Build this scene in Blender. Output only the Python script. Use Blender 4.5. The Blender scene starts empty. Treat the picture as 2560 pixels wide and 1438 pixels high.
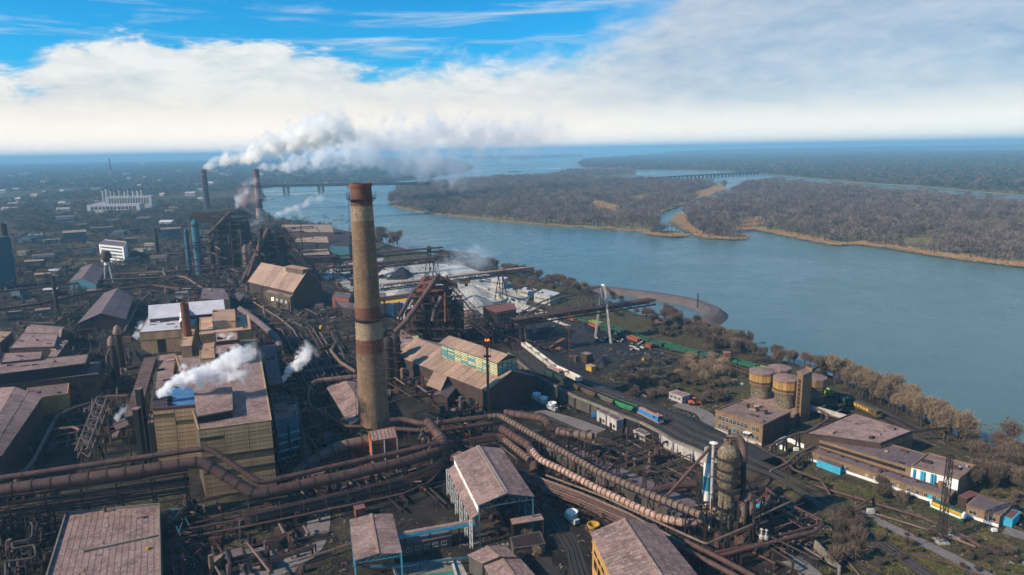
import bpy, math, random
import numpy as np
from mathutils import Vector, noise as mnoise
random.seed(7)
rnd = random.random
def rr(a, b): return a + (b - a) * random.random()
sc = bpy.context.scene
COL = sc.collection
# ---------------------------------------------------------------- camera
H = 130.0; FPX = 1750.0; PITCH = math.radians(11.12); ROLL = math.radians(1.0)
_f = Vector((0, math.cos(PITCH), -math.sin(PITCH))); _r = Vector((1, 0, 0)); _u = Vector((0, math.sin(PITCH), math.cos(PITCH)))
CR = _r * math.cos(ROLL) - _u * math.sin(ROLL); CU = _u * math.cos(ROLL) + _r * math.sin(ROLL)
cam = bpy.data.cameras.new('camera'); co = bpy.data.objects.new('camera', cam); COL.objects.link(co)
from mathutils import Matrix
co.matrix_world = Matrix(((CR.x, CU.x, -_f.x, 0), (CR.y, CU.y, -_f.y, 0), (CR.z, CU.z, -_f.z, H), (0, 0, 0, 1)))
cam.sensor_width = 36; cam.lens = 36 * FPX / 2560; cam.clip_start = 1; cam.clip_end = 200000
sc.camera = co
# ---------------------------------------------------------------- light
SUN_TO = Vector((0.84, 0.40, -0.62)).normalized()          # direction the sunlight travels
elev = math.asin(-SUN_TO.z); azim = math.atan2(-SUN_TO.x, -SUN_TO.y)
sl = bpy.data.lights.new('sun', 'SUN'); so = bpy.data.objects.new('sun', sl); COL.objects.link(so)
sl.energy = 5.0; sl.angle = math.radians(0.6); sl.color = (1.0, 0.84, 0.66)
so.rotation_euler = SUN_TO.to_track_quat('-Z', 'Y').to_euler()
sc.view_settings.view_transform = 'Standard'; sc.view_settings.look = 'None'
sc.view_settings.exposure = 0.27; sc.view_settings.gamma = 1.0; sc.view_settings.use_curve_mapping = False

class NT:
    """small node-graph writer"""
    def __init__(s, tree): s.t = tree; s.n = tree.nodes; s.l = tree.links
    def new(s, typ, **kw):
        n = s.n.new(typ)
        for k, v in kw.items():
            if k.startswith('i_'):
                key = k[2:]
                key = int(key) if key.isdigit() else key.replace('_', ' ')
                s.set(n.inputs[key], v)
            else: setattr(n, k, v)
        return n
    def set(s, sock, v):
        if isinstance(v, bpy.types.NodeSocket): s.l.new(v, sock)
        elif isinstance(v, (tuple, list)) and len(v) == 3 and sock.type == 'RGBA': sock.default_value = (*v, 1)
        else: sock.default_value = v
    def m(s, op, a, b=0.0, c=0.0, clamp=False):
        n = s.new('ShaderNodeMath', operation=op, use_clamp=clamp)
        s.set(n.inputs[0], a); s.set(n.inputs[1], b); s.set(n.inputs[2], c); return n.outputs[0]
    def vm(s, op, a, b=(0, 0, 0), sc=None):
        n = s.new('ShaderNodeVectorMath', operation=op); s.set(n.inputs[0], a); s.set(n.inputs[1], b)
        if sc is not None: s.set(n.inputs[3], sc)
        return n.outputs[0]
    def mr(s, v, a, b, c=0.0, d=1.0, kind='LINEAR'):
        n = s.new('ShaderNodeMapRange', interpolation_type=kind)
        for k, x in enumerate((v, a, b, c, d)): s.set(n.inputs[k], x)
        return n.outputs[0]
    def noise(s, vec, scale, detail=4.0, rough=0.55, dist=0.0):
        n = s.new('ShaderNodeTexNoise'); s.set(n.inputs['Vector'], vec)
        n.inputs['Scale'].default_value = scale; n.inputs['Detail'].default_value = detail
        n.inputs['Roughness'].default_value = rough; n.inputs['Distortion'].default_value = dist
        return n.outputs['Fac']
    def mix(s, f, a, b):
        n = s.new('ShaderNodeMix', data_type='RGBA'); s.set(n.inputs[0], f); s.set(n.inputs[6], a); s.set(n.inputs[7], b); return n.outputs[2]
    def mul(s, a, b, f=1.0):
        n = s.new('ShaderNodeMix', data_type='RGBA', blend_type='MULTIPLY'); s.set(n.inputs[0], f); s.set(n.inputs[6], a); s.set(n.inputs[7], b); return n.outputs[2]
    def grey(s, v):
        n = s.new('ShaderNodeCombineColor'); [s.set(n.inputs[k], v) for k in range(3)]; return n.outputs[0]
    def ramp(s, f, pts, interp='LINEAR'):
        n = s.new('ShaderNodeValToRGB'); s.set(n.inputs[0], f); cr = n.color_ramp; cr.interpolation = interp
        while len(cr.elements) < len(pts): cr.elements.new(0.5)
        for e, (p, c) in zip(cr.elements, pts):
            e.position = p; e.color = (c, c, c, 1) if isinstance(c, (int, float)) else (*c, 1)
        return n.outputs[0]
# ---------------------------------------------------------------- sky
w = bpy.data.worlds.new('World'); sc.world = w; w.use_nodes = True; w.node_tree.nodes.clear()
N = NT(w.node_tree)
sky = N.new('ShaderNodeTexSky', sky_type='NISHITA', sun_disc=False, sun_elevation=elev, sun_rotation=azim, altitude=300, dust_density=0.6, ozone_density=4.0)
gd = N.new('ShaderNodeTexCoord').outputs['Generated']
sx = N.new('ShaderNodeSeparateXYZ', i_0=gd)
az = N.m('ARCTAN2', sx.outputs[0], sx.outputs[1]); el = N.m('ARCSINE', sx.outputs[2])
azd = N.m('MULTIPLY', az, 57.2958); eld = N.m('MULTIPLY', el, 57.2958)
cv = N.new('ShaderNodeCombineXYZ', i_0=N.m('MULTIPLY', azd, 0.16), i_1=N.m('MULTIPLY', eld, 0.46), i_2=0.0).outputs[0]
n1 = N.noise(cv, 0.55, 7, 0.60, 0.6); n2 = N.noise(cv, 2.2, 8, 0.62, 0.4)
cv2 = N.new('ShaderNodeCombineXYZ', i_0=N.m('MULTIPLY', azd, 0.05), i_1=N.m('MULTIPLY', eld, 0.62), i_2=3.3).outputs[0]
n3 = N.noise(cv2, 1.3, 7, 0.62, 0.5)
# top edge of the cloud bank against azimuth (degrees -40..40 mapped to 0..1), elevation / 40 deg
azn = N.mr(azd, -40, 40)
edge = N.ramp(azn, [(0.0, .13), (.07, .14), (.12, .19), (.20, .212), (.33, .205), (.37, .165), (.50, .175), (.56, .21), (.62, .28), (.70, .40), (.85, .55), (1.0, .6)], 'EASE')
edge = N.m('MULTIPLY', edge, 40.0)
d = N.m('SUBTRACT', edge, eld)
d = N.m('ADD', d, N.m('MULTIPLY', N.m('SUBTRACT', n1, 0.5), 8.5))
d = N.m('ADD', d, N.m('MULTIPLY', N.m('SUBTRACT', n2, 0.5), 3.6))
soft = N.ramp(azn, [(0, .22), (.3, .16), (.5, .34), (.62, .75), (1, 1.0)])
cover = N.mr(N.m('DIVIDE', d, N.m('MULTIPLY', soft, 6.0)), -0.3, 1.0, 0, 1, 'SMOOTHSTEP')
wisp = N.mr(n3, 0.52, 0.78, 0, 0.75, 'SMOOTHSTEP')
cover = N.m('MAXIMUM', cover, wisp)
right = N.mr(azn, 0.45, 0.75, 0.0, 1.0, 'SMOOTHSTEP')
cover = N.m('MULTIPLY', cover, N.mr(right, 0, 1, 1.0, 0.88))
shade = N.m('ADD', N.m('MULTIPLY', n1, 0.55), N.m('MULTIPLY', n2, 0.5))
band = N.mr(eld, 0.8, 7.0, 0, 1, 'SMOOTHSTEP')
lit = N.mix(band, (1.02, 0.95, 0.86), (0.93, 0.95, 0.93))
drk = N.mix(band, (0.92, 0.87, 0.81), (0.60, 0.70, 0.76))
ccol = N.mix(N.mr(shade, 0.36, 0.60, 0, 1), drk, lit)
veil = N.mix(N.mr(shade, 0.36, 0.62, 0, 1), (0.36, 0.47, 0.63), (0.60, 0.665, 0.735))
ccol = N.mix(N.m('MULTIPLY', right, N.mr(eld, 1, 7, 0.15, 1)), ccol, veil)
ccol = N.mix(N.mr(eld, 0.3, 4.2, 1, 0, 'SMOOTHSTEP'), ccol, (1.42, 1.26, 1.08))
skc = N.mul(sky.outputs[0], (0.014, 0.118, 0.165))
skc = N.mix(cover, skc, ccol)
bg = N.new('ShaderNodeBackground'); N.set(bg.inputs[0], skc); bg.inputs[1].default_value = 0.80
wo = N.new('ShaderNodeOutputWorld'); N.l.new(bg.outputs[0], wo.inputs[0])

# ---------------------------------------------------------------- pixel <-> world
def P(px, py, z=0.0):
    dd = _f * FPX + CR * (px - 1280) + CU * (719 - py)
    t = (z - H) / dd.z
    return Vector((dd.x * t, dd.y * t, z))
def Q(p):
    v = Vector(p) - Vector((0, 0, H)); c = v.dot(_f)
    return 1280 + FPX * v.dot(CR) / c, 719 - FPX * v.dot(CU) / c
def ZP(b, py):
    a, c = -10.0, 600.0
    for _ in range(40):
        m_ = (a + c) / 2
        if Q((b[0], b[1], m_))[1] > py: a = m_
        else: c = m_
    return a
def PD(px, py, dist):
    """point on the pixel ray at the given ground distance y"""
    dd = _f * FPX + CR * (px - 1280) + CU * (719 - py)
    t = dist / dd.y
    return Vector((dd.x * t, dd.y * t, H + dd.z * t))
# ---------------------------------------------------------------- mesh builder
class Fr:
    """four-cornered plan frame; s runs A->B, t runs A->D, both 0..1"""
    def __init__(s, A, B, C=None, D=None):
        s.A, s.B, s.D = Vector(A[:2]), Vector(B[:2]), Vector(D[:2]); s.C = Vector(C[:2]) if C is not None else s.B + s.D - s.A
        s.L = (s.B - s.A).length; s.W = (s.D - s.A).length
    def at(s, u, v, z):
        p = (s.A * (1 - u) + s.B * u) * (1 - v) + (s.D * (1 - u) + s.C * u) * v
        return Vector((p.x, p.y, z))
    def sub(s, u0, u1, v0, v1): return Fr(s.at(u0, v0, 0), s.at(u1, v0, 0), s.at(u1, v1, 0), s.at(u0, v1, 0))
def FP(z, *q):
    """frame from photo pixels of the corners at height z: front-left, front-right, back-right, back-left"""
    w_ = [P(a, b, z) for a, b in q]
    if len(w_) == 3: return Fr(w_[0], w_[1], None, w_[2])        # FL, FR, BL
    return Fr(*w_)
def FR(cx, cy, ang, L, W):
    c, s_ = math.cos(ang), math.sin(ang)
    g = lambda a, b: (cx + a * c - b * s_, cy + a * s_ + b * c)
    return Fr(g(-L/2, -W/2), g(L/2, -W/2), g(L/2, W/2), g(-L/2, W/2))
def origin(o):
    v = Vector((0, 0, 0))
    while o is not None: v = v + o.location; o = o.parent
    return v
ALLM = {}
class MB:
    def __init__(s): s.v = []; s.f = []
    def poly(s, pts):
        k = len(s.v); s.v += [tuple(p) for p in pts]; s.f.append(tuple(range(k, k + len(pts)))); return s
    def hexa(s, b, t):
        k = len(s.v); n = len(b); s.v += [tuple(p) for p in b] + [tuple(p) for p in t]
        s.f.append(tuple(range(k + n - 1, k - 1, -1))); s.f.append(tuple(range(k + n, k + 2 * n)))
        for i in range(n): j = (i + 1) % n; s.f.append((k + i, k + j, k + n + j, k + n + i))
        return s
    def box(s, x0, x1, y0, y1, z0, z1):
        return s.hexa([(x0, y0, z0), (x1, y0, z0), (x1, y1, z0), (x0, y1, z0)], [(x0, y0, z1), (x1, y0, z1), (x1, y1, z1), (x0, y1, z1)])
    def fb(s, F, u0, u1, v0, v1, z0, z1):
        q = [(u0, v0), (u1, v0), (u1, v1), (u0, v1)]
        return s.hexa([F.at(a, b, z0) for a, b in q], [F.at(a, b, z1) for a, b in q])
    def slab(s, pts, th=0.3):
        """tilted sheet with thickness below pts"""
        return s.hexa([(p[0], p[1], p[2] - th) for p in pts], pts)
    def beam(s, a, b, w=0.4, h=None):
        a, b = Vector(a), Vector(b); d = (b - a)
        if d.length < 1e-6: return s
        d.normalize(); up = Vector((0, 0, 1)) if abs(d.z) < 0.95 else Vector((1, 0, 0))
        x = d.cross(up).normalized() * w / 2; y = x.cross(d).normalized() * (h or w) / 2
        return s.hexa([a - x - y, a + x - y, a + x + y, a - x + y], [b - x - y, b + x - y, b + x + y, b - x + y])
    def cyl(s, a, b, r0, r1=None, n=12, caps=True):
        a, b = Vector(a), Vector(b); r1 = r0 if r1 is None else r1; d = (b - a).normalized()
        up = Vector((0, 0, 1)) if abs(d.z) < 0.95 else Vector((1, 0, 0)); x = d.cross(up).normalized(); y = x.cross(d)
        k = len(s.v)
        for c, r in ((a, r0), (b, r1)):
            for i in range(n): t = 2 * math.pi * i / n; s.v.append(tuple(c + x * r * math.cos(t) + y * r * math.sin(t)))
        for i in range(n): j = (i + 1) % n; s.f.append((k + i, k + n + i, k + n + j, k + j))
        if caps: s.f.append(tuple(range(k, k + n))); s.f.append(tuple(range(k + 2 * n - 1, k + n - 1, -1)))
        return s
    def lathe(s, c, prof, n=24, caps=True):
        k = len(s.v); m_ = len(prof)
        for r, z in prof:
            for i in range(n): t = 2 * math.pi * i / n; s.v.append((c[0] + r * math.cos(t), c[1] + r * math.sin(t), c[2] + z))
        for q in range(m_ - 1):
            for i in range(n): j = (i + 1) % n; a = k + q * n; s.f.append((a + i, a + j, a + n + j, a + n + i))
        if caps: s.f.append(tuple(range(k + n - 1, k - 1, -1))); s.f.append(tuple(range(k + (m_ - 1) * n, k + m_ * n)))
        return s
    def tube(s, pts, r, n=10, caps=True):
        pts = [Vector(p) for p in pts]; k = len(s.v); m_ = len(pts)
        for i, p in enumerate(pts):
            d0 = (pts[i] - pts[i - 1]).normalized() if i else (pts[1] - pts[0]).normalized()
            d1 = (pts[i + 1] - pts[i]).normalized() if i < m_ - 1 else d0
            d = (d0 + d1).normalized() if (d0 + d1).length > 1e-3 else d0
            up = Vector((0, 0, 1)) if abs(d.z) < 0.9 else Vector((0.7, 0.7, 0)); x = d.cross(up).normalized(); y = x.cross(d)
            rr_ = (r[i] if isinstance(r, (list, tuple)) else r) / max(0.6, d.dot(d0))
            for j in range(n): t = 2 * math.pi * j / n; s.v.append(tuple(p + x * rr_ * math.cos(t) + y * rr_ * math.sin(t)))
        for i in range(m_ - 1):
            for j in range(n): q = (j + 1) % n; a = k + i * n; s.f.append((a + j, a + n + j, a + n + q, a + q))
        if caps: s.f.append(tuple(range(k, k + n))); s.f.append(tuple(range(k + m_ * n - 1, k + (m_ - 1) * n - 1, -1)))
        return s
    def lattice(s, a, b, w0, w1, n, t=0.15, t2=None):
        """square lattice mast or truss between a and b"""
        a, b = Vector(a), Vector(b); d = (b - a).normalized(); t2 = t2 or t * .7
        up = Vector((0, 0, 1)) if abs(d.z) < 0.95 else Vector((1, 0, 0)); x = d.cross(up).normalized(); y = x.cross(d)
        R_ = []
        for i in range(n + 1):
            p = a.lerp(b, i / n); w_ = w0 + (w1 - w0) * i / n
            R_.append([p + (x * q[0] + y * q[1]) * w_ / 2 for q in ((-1, -1), (1, -1), (1, 1), (-1, 1))])
        for k in range(4): s.beam(R_[0][k], R_[n][k], t)
        for i in range(n):
            for k in range(4):
                s.beam(R_[i][k], R_[i + 1][(k + 1) % 4] if i % 2 else R_[i + 1][k], t2) if i % 2 else s.beam(R_[i][(k + 1) % 4], R_[i + 1][k], t2)
                s.beam(R_[i + 1][k], R_[i + 1][(k + 1) % 4], t2)
        return s
    def build(s, name, mt, parent=None, smooth=False, kind=None, label=None):
        o_ = origin(parent)
        me = bpy.data.meshes.new(name)
        me.from_pydata([(v[0] - o_.x, v[1] - o_.y, v[2] - o_.z) for v in s.v], [], s.f); me.update()
        me.materials.append(mt)
        if smooth:
            me.polygons.foreach_set('use_smooth', [True] * len(me.polygons))
            try: me.set_sharp_from_angle(angle=math.radians(42))
            except Exception: pass
        o = bpy.data.objects.new(name, me); COL.objects.link(o)
        if parent: o.parent = parent
        if kind: o['kind'] = kind
        if label: o['label'] = label
        return o
def thing(name, label, cat, loc=(0, 0, 0), group=None, rz=0):
    o = bpy.data.objects.new(name, None); COL.objects.link(o); o.location = Vector((*loc[:2], loc[2] if len(loc) > 2 else 0)); o.empty_display_size = 1
    o.rotation_euler = (0, 0, rz); tag(o, label, cat, group); return o
def tag(o, label, cat, group=None):
    o['label'] = label; o['category'] = cat
    if group: o['group'] = group
    return o
def link(o, parent, loc=None, rot=None, scale=None):
    """copy of one object under a parent, sharing its mesh"""
    c = o.copy(); COL.objects.link(c); c.parent = parent
    if loc is not None: c.location = loc
    if rot is not None: c.rotation_euler = rot
    if scale is not None: c.scale = scale
    return c
def dup(root, loc, rz, label=None, group=None, scale=None, mats=None):
    r = root.copy(); COL.objects.link(r); r.location = loc; r.rotation_euler = (0, 0, rz) if not isinstance(rz, tuple) else rz
    if label: r['label'] = label
    if group: r['group'] = group
    if scale: r.scale = (scale,) * 3 if not isinstance(scale, tuple) else scale
    for ch in list(root.children):
        c = ch.copy(); COL.objects.link(c); c.parent = r
        if mats and ch.name.split('.')[0] in mats: swap(c, mats[ch.name.split('.')[0]])
        for g in ch.children: d_ = g.copy(); COL.objects.link(d_); d_.parent = c
    return r
def swap(o, mt):
    key = (o.data.name, mt.name)
    if key not in ALLM: me = o.data.copy(); me.materials.clear(); me.materials.append(mt); ALLM[key] = me
    o.data = ALLM[key]
# ---------------------------------------------------------------- materials
def mat(name, c1, c2=None, c3=None, s1=0.25, s2=2.0, rough=0.85, metal=0.0, bump=0.15, var=0.18, streak=0.0, k=0.5, fine=0.25, spec=0.3, coords='Object'):
    m = bpy.data.materials.new(name); m.use_nodes = True; t = m.node_tree; t.nodes.clear(); n = NT(t)
    tc = n.new('ShaderNodeTexCoord').outputs[coords] if coords == 'Object' else n.new('ShaderNodeNewGeometry').outputs['Position']
    c2 = c2 or tuple(x * 0.7 for x in c1)
    a = n.noise(tc, s1, 6, 0.62, 0.3); b = n.noise(tc, s2, 5, 0.65)
    col = n.mix(n.mr(a, k - 0.14, k + 0.14), c1, c2)
    if c3: col = n.mix(n.mr(b, 0.50, 0.68), col, c3)
    if streak:
        mp = n.new('ShaderNodeMapping'); n.set(mp.inputs[0], tc); mp.inputs['Scale'].default_value = (1.6, 1.6, 0.09)
        st = n.noise(mp.outputs[0], 1.0, 5, 0.7); g = n.mr(st, 0.38, 0.66, 1.0, 1.0 - streak); col = n.mul(col, n.grey(g))
    fn = n.noise(tc, s2 * 4, 3, 0.7); col = n.mul(col, n.grey(n.mr(fn, 0.3, 0.7, 1 - fine, 1 + fine)))
    if var:
        oi = n.new('ShaderNodeObjectInfo').outputs['Random']; col = n.mul(col, n.grey(n.mr(oi, 0, 1, 1 - var, 1 + var)))
    p = n.new('ShaderNodeBsdfPrincipled'); n.set(p.inputs['Base Color'], col); p.inputs['Roughness'].default_value = rough
    p.inputs['Metallic'].default_value = metal; p.inputs['Specular IOR Level'].default_value = spec
    if bump:
        bn = n.new('ShaderNodeBump', i_Strength=bump, i_Distance=0.3); n.set(bn.inputs['Height'], b); n.l.new(bn.outputs[0], p.inputs['Normal'])
    o = n.new('ShaderNodeOutputMaterial'); n.l.new(p.outputs[0], o.inputs[0]); return m
M = {}
def addm(key, *a, **k): M[key] = mat(key, *a, **k)
addm('roof_mauve', (.30, .195, .165), (.16, .10, .085), (.36, .25, .215), s1=.14, s2=.7, bump=.12, var=.16, streak=.12, fine=.35)
addm('roof_dark', (.15, .105, .105), (.10, .07, .072), (.19, .135, .13), s1=.1, s2=.8, var=.12)
addm('roof_tan', (.40, .26, .18), (.28, .18, .135), (.46, .31, .22), s1=.08, s2=.7, streak=.3)
addm('roof_orange', (.50, .30, .18), (.34, .20, .13), (.42, .30, .24), s1=.12, s2=.8)
addm('roof_white', (.52, .50, .52), (.38, .36, .38), (.60, .58, .58), s1=.1)
addm('roof_red', (.20, .075, .065), (.14, .055, .05), (.24, .11, .09), s1=.2)
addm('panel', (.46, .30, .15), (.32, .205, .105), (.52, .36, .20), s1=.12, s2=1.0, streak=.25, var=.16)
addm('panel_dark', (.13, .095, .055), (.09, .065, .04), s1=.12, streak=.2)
addm('brick', (.27, .165, .085), (.18, .11, .06), (.33, .22, .13), s1=.2, s2=2.5, streak=.3, var=.12)
addm('brick_dark', (.085, .052, .038), (.048, .032, .026), s1=.2, s2=2.5, streak=.3)
addm('yellow', (.52, .30, .085), (.40, .22, .07), s1=.2, streak=.2)
addm('concrete', (.25, .215, .165), (.16, .135, .105), (.30, .26, .21), s1=.15, s2=1.5, streak=.35)
addm('concrete_dark', (.11, .095, .08), (.07, .06, .05), s1=.2, streak=.3)
addm('plaster', (.50, .47, .43), (.33, .29, .25), (.58, .55, .52), s1=.35, s2=1.6, streak=.35)
addm('white', (.78, .77, .74), (.66, .64, .60), s1=.5, bump=.05, var=.05, fine=.1)
addm('rust', (.085, .042, .031), (.060, .032, .026), (.15, .070, .045), s1=.25, s2=1.6, rough=.8, var=.2, streak=.2)
addm('rust_red', (.21, .065, .035), (.12, .04, .026), (.27, .10, .05), s1=.3, s2=1.8, var=.2)
addm('steel', (.036, .024, .022), (.020, .015, .015), (.070, .040, .032), s1=.3, s2=2, rough=.75, var=.25)
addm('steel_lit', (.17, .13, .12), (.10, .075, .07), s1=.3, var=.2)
addm('pipe', (.105, .055, .044), (.060, .032, .028), (.14, .078, .058), s1=.22, s2=1.5, rough=.7, var=.14, streak=.15)
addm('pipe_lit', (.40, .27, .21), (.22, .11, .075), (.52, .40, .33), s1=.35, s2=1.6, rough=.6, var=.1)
addm('pipe_tan', (.18, .115, .082), (.10, .066, .05), (.24, .165, .12), s1=.3, s2=1.5, rough=.7, var=.15)
addm('dark', (.018, .015, .015), (.012, .011, .012), s1=.3, var=.2)
addm('coal', (.022, .024, .028), (.014, .015, .018), s1=.2, s2=1.0, bump=.6)
addm('teal', (.04, .26, .33), (.03, .17, .23), (.10, .34, .40), s1=.5, var=.15)
addm('cyan', (.05, .38, .52), (.04, .28, .40), s1=.6, var=.08)
addm('blue_steel', (.035, .12, .17), (.02, .07, .10), (.06, .16, .2), s1=.4, var=.2)
addm('glass', (.05, .085, .10), (.025, .04, .05), s1=.6, rough=.25, bump=0, var=.5, spec=.6)
addm('glass_dark', (.016, .02, .022), (.010, .012, .012), s1=.6, rough=.3, bump=0, var=.5, spec=.5)
addm('green', (.018, .12, .055), (.014, .07, .04), (.05, .17, .09), s1=.5, var=.28)
addm('lime', (.24, .34, .05), (.14, .2, .04), s1=.5, var=.15)
addm('green_dark', (.02, .085, .06), (.014, .05, .04), (.05, .12, .08), s1=.5, var=.25)
addm('wagon_brown', (.13, .085, .035), (.08, .052, .028), (.17, .12, .06), s1=.5, var=.25)
addm('wagon_red', (.30, .085, .045), (.19, .06, .035), s1=.5, var=.2)
addm('loco_blue', (.03, .22, .46), (.025, .14, .3), s1=.6, var=.05)
addm('loco_pink', (.42, .24, .20), (.28, .16, .13), s1=.5, var=.05)
addm('amber', (.55, .33, .03), (.38, .22, .03), s1=.6, var=.1)
addm('orange', (.60, .13, .04), (.45, .09, .03), s1=.6, var=.1)
addm('bark', (.085, .062, .048), (.05, .037, .03), s1=1.0, s2=4)
addm('twig', (.15, .105, .075), (.085, .060, .046), (.20, .14, .09), s1=.12, s2=.6, bump=0, var=.28)
addm('twig_gold', (.27, .19, .115), (.17, .12, .08), (.35, .26, .15), s1=.12, s2=.6, bump=0, var=.2)
addm('twig_far', (.175, .125, .10), (.075, .068, .07), (.26, .175, .12), s1=.3, s2=.9, bump=0, var=.6)
addm('leaf', (.035, .060, .030), (.020, .035, .022), s1=.3, s2=1, bump=0, var=.35)
addm('reed', (.44, .28, .13), (.33, .20, .10), (.50, .35, .19), s1=.05, s2=.3, bump=0, var=.15)
addm('grass_dry', (.20, .155, .06), (.11, .10, .04), (.27, .2, .08), s1=.08, s2=.5, var=.2, coords='P')
addm('moss', (.10, .125, .022), (.07, .08, .02), s1=.3, s2=1)
addm('red_ore', (.22, .075, .05), (.15, .055, .04), s1=.3, s2=1.2, bump=.5, var=.05)
addm('pale_ore', (.42, .40, .36), (.24, .23, .21), (.56, .53, .47), s1=.05, s2=.5, bump=.5, var=.08)
addm('road', (.20, .17, .155), (.14, .12, .11), (.24, .205, .185), s1=.06, s2=.5, bump=.1, var=.0, coords='P')
addm('ballast', (.036, .030, .026), (.022, .019, .018), (.075, .060, .048), s1=.1, s2=1.2, var=.0, coords='P')
addm('rail', (.26, .22, .20), (.16, .13, .12), s1=.3, rough=.4, metal=.7, bump=0, var=0)
addm('sleeper', (.10, .085, .075), (.06, .05, .045), s1=.5, var=.2)
addm('stone_bank', (.125, .095, .085), (.085, .065, .06), (.16, .125, .11), s1=.1, s2=1.0, bump=.6, var=0, coords='P')
addm('sand', (.42, .33, .23), (.34, .25, .17), s1=.05, s2=.4, var=0, coords='P')
addm('house', (.42, .40, .38), (.28, .26, .25), s1=.3, var=.35)
addm('pool', (.03, .17, .125), (.05, .24, .18), s1=.2, rough=.15, bump=0, var=0)
def emis(name, col, st):
    m = bpy.data.materials.new(name); m.use_nodes = True; p = m.node_tree.nodes['Principled BSDF']
    p.inputs['Base Color'].default_value = (*col, 1); p.inputs['Emission Color'].default_value = (*col, 1); p.inputs['Emission Strength'].default_value = st; M[name] = m
emis('lamp', (1, .82, .5), 6); emis('flame', (1, .20, .03), 1.6)
# ground: dry grass and sooty dirt, darkened for shade missing between the structures
g = bpy.data.materials.new('ground'); g.use_nodes = True; g.node_tree.nodes.clear(); n = NT(g.node_tree)
pos = n.new('ShaderNodeNewGeometry').outputs['Position']
a = n.noise(pos, .011, 8, .62, .4); b = n.noise(pos, .06, 8, .66, .3); c = n.noise(pos, .5, 6, .7)
dirt = n.mix(n.mr(b, .38, .62), (.013, .011, .010), (.046, .035, .028))
dirt = n.mix(n.mr(c, .56, .74, 0, .6), dirt, (.13, .105, .088))
grs = n.mix(n.mr(c, .4, .62), (.040, .040, .020), (.105, .080, .036))
xy = n.new('ShaderNodeSeparateXYZ', i_0=pos)
gx = n.mr(n.m('ADD', xy.outputs[0], n.m('MULTIPLY', xy.outputs[1], .28)), 150, 215, 0, .16)
far = n.mr(xy.outputs[1], 620, 1100, 0, .22)
gm = n.mr(n.m('ADD', n.m('ADD', a, n.m('MULTIPLY', n.m('SUBTRACT', b, .5), .8)), n.m('ADD', gx, far)), .56, .66)
col = n.mix(gm, dirt, grs)
p = n.new('ShaderNodeBsdfPrincipled'); n.set(p.inputs['Base Color'], col); p.inputs['Roughness'].default_value = .95; p.inputs['Specular IOR Level'].default_value = .15
bn = n.new('ShaderNodeBump', i_Strength=.6, i_Distance=.5); n.set(bn.inputs['Height'], c); n.l.new(bn.outputs[0], p.inputs['Normal'])
o = n.new('ShaderNodeOutputMaterial'); n.l.new(p.outputs[0], o.inputs[0]); M['ground'] = g
# water
g = bpy.data.materials.new('river_water'); g.use_nodes = True; g.node_tree.nodes.clear(); n = NT(g.node_tree)
pos = n.new('ShaderNodeNewGeometry').outputs['Position']
a = n.noise(pos, .0035, 5, .6, .8); b = n.noise(pos, .25, 4, .65); c = n.noise(pos, .03, 6, .7)
col = n.mix(n.mr(a, .35, .65), (.062, .130, .136), (.092, .165, .160))
p = n.new('ShaderNodeBsdfPrincipled'); n.set(p.inputs['Base Color'], col)
n.set(p.inputs['Roughness'], n.mr(n.m('ADD', a, n.m('MULTIPLY', c, .6)), .5, 1.0, .10, .38)); p.inputs['IOR'].default_value = 1.33
bn = n.new('ShaderNodeBump', i_Strength=.35, i_Distance=.6); n.set(bn.inputs['Height'], n.m('ADD', b, n.m('MULTIPLY', c, 1.5))); n.l.new(bn.outputs[0], p.inputs['Normal'])
o = n.new('ShaderNodeOutputMaterial'); n.l.new(p.outputs[0], o.inputs[0]); M['river_water'] = g
# ================================================================= the land and the river
WZ = -3.0
MB().poly([(-60000, -2000, WZ), (60000, -2000, WZ), (60000, 60000, WZ), (-60000, 60000, WZ)]).build('river_water', M['river_water'], kind='structure')
def ground_poly(name, pts, z=0.0, mt=None, skirt=True):
    mb = MB(); k = len(pts); top = [(p[0], p[1], z) for p in pts]; mb.poly(top)
    cx = sum(p[0] for p in pts) / k
    if skirt:
        for i in range(k):
            a, b = top[i], top[(i + 1) % k]
            mb.poly([a, (a[0], a[1], WZ - 2), (b[0], b[1], WZ - 2), b])
    return mb.build(name, mt or M['ground'], kind='structure')
def pxs(l, z=0.0): return [tuple(P(a, b, z))[:2] for a, b in l]
SHORE = [(2900, 1370), (2700, 1245), (2560, 1172), (2420, 1106), (2300, 1042), (2180, 983), (2060, 932), (1960, 903), (1860, 868), (1760, 826), (1680, 806), (1600, 787), (1540, 765), (1500, 745), (1440, 722), (1380, 706), (1320, 694), (1260, 677), (1200, 660), (1150, 650), (1100, 640), (1040, 628), (990, 617), (940, 600), (880, 580), (820, 568), (760, 561), (710, 556), (670, 545), (655, 530), (648, 505), (662, 497), (650, 470), (700, 464), (760, 462), (870, 459), (960, 456), (1010, 449), (1060, 446), (1100, 438), (1160, 430), (1185, 420), (1150, 408), (1080, 400), (1000, 393), (900, 388)]
shore = pxs(SHORE)
ground_poly('ground', [(900, 60), (900, -500), (-9000, -500), (-58000, 0), (-58000, 58000), (-12000, 58000)][::-1] + shore[::-1] if False else shore + [(-12000, 58000), (-58000, 58000), (-58000, -500), (900, -500), (900, 60)])
I1 = [(968, 500), (985, 516), (1065, 530), (1130, 538), (1290, 554), (1370, 561), (1510, 567), (1625, 577), (1650, 562), (1640, 546), (1655, 529), (1700, 513), (1760, 492), (1815, 472), (1812, 463), (1780, 457), (1730, 453), (1640, 451), (1540, 450), (1440, 442), (1300, 441), (1180, 450), (1060, 459), (1000, 474)]
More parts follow.
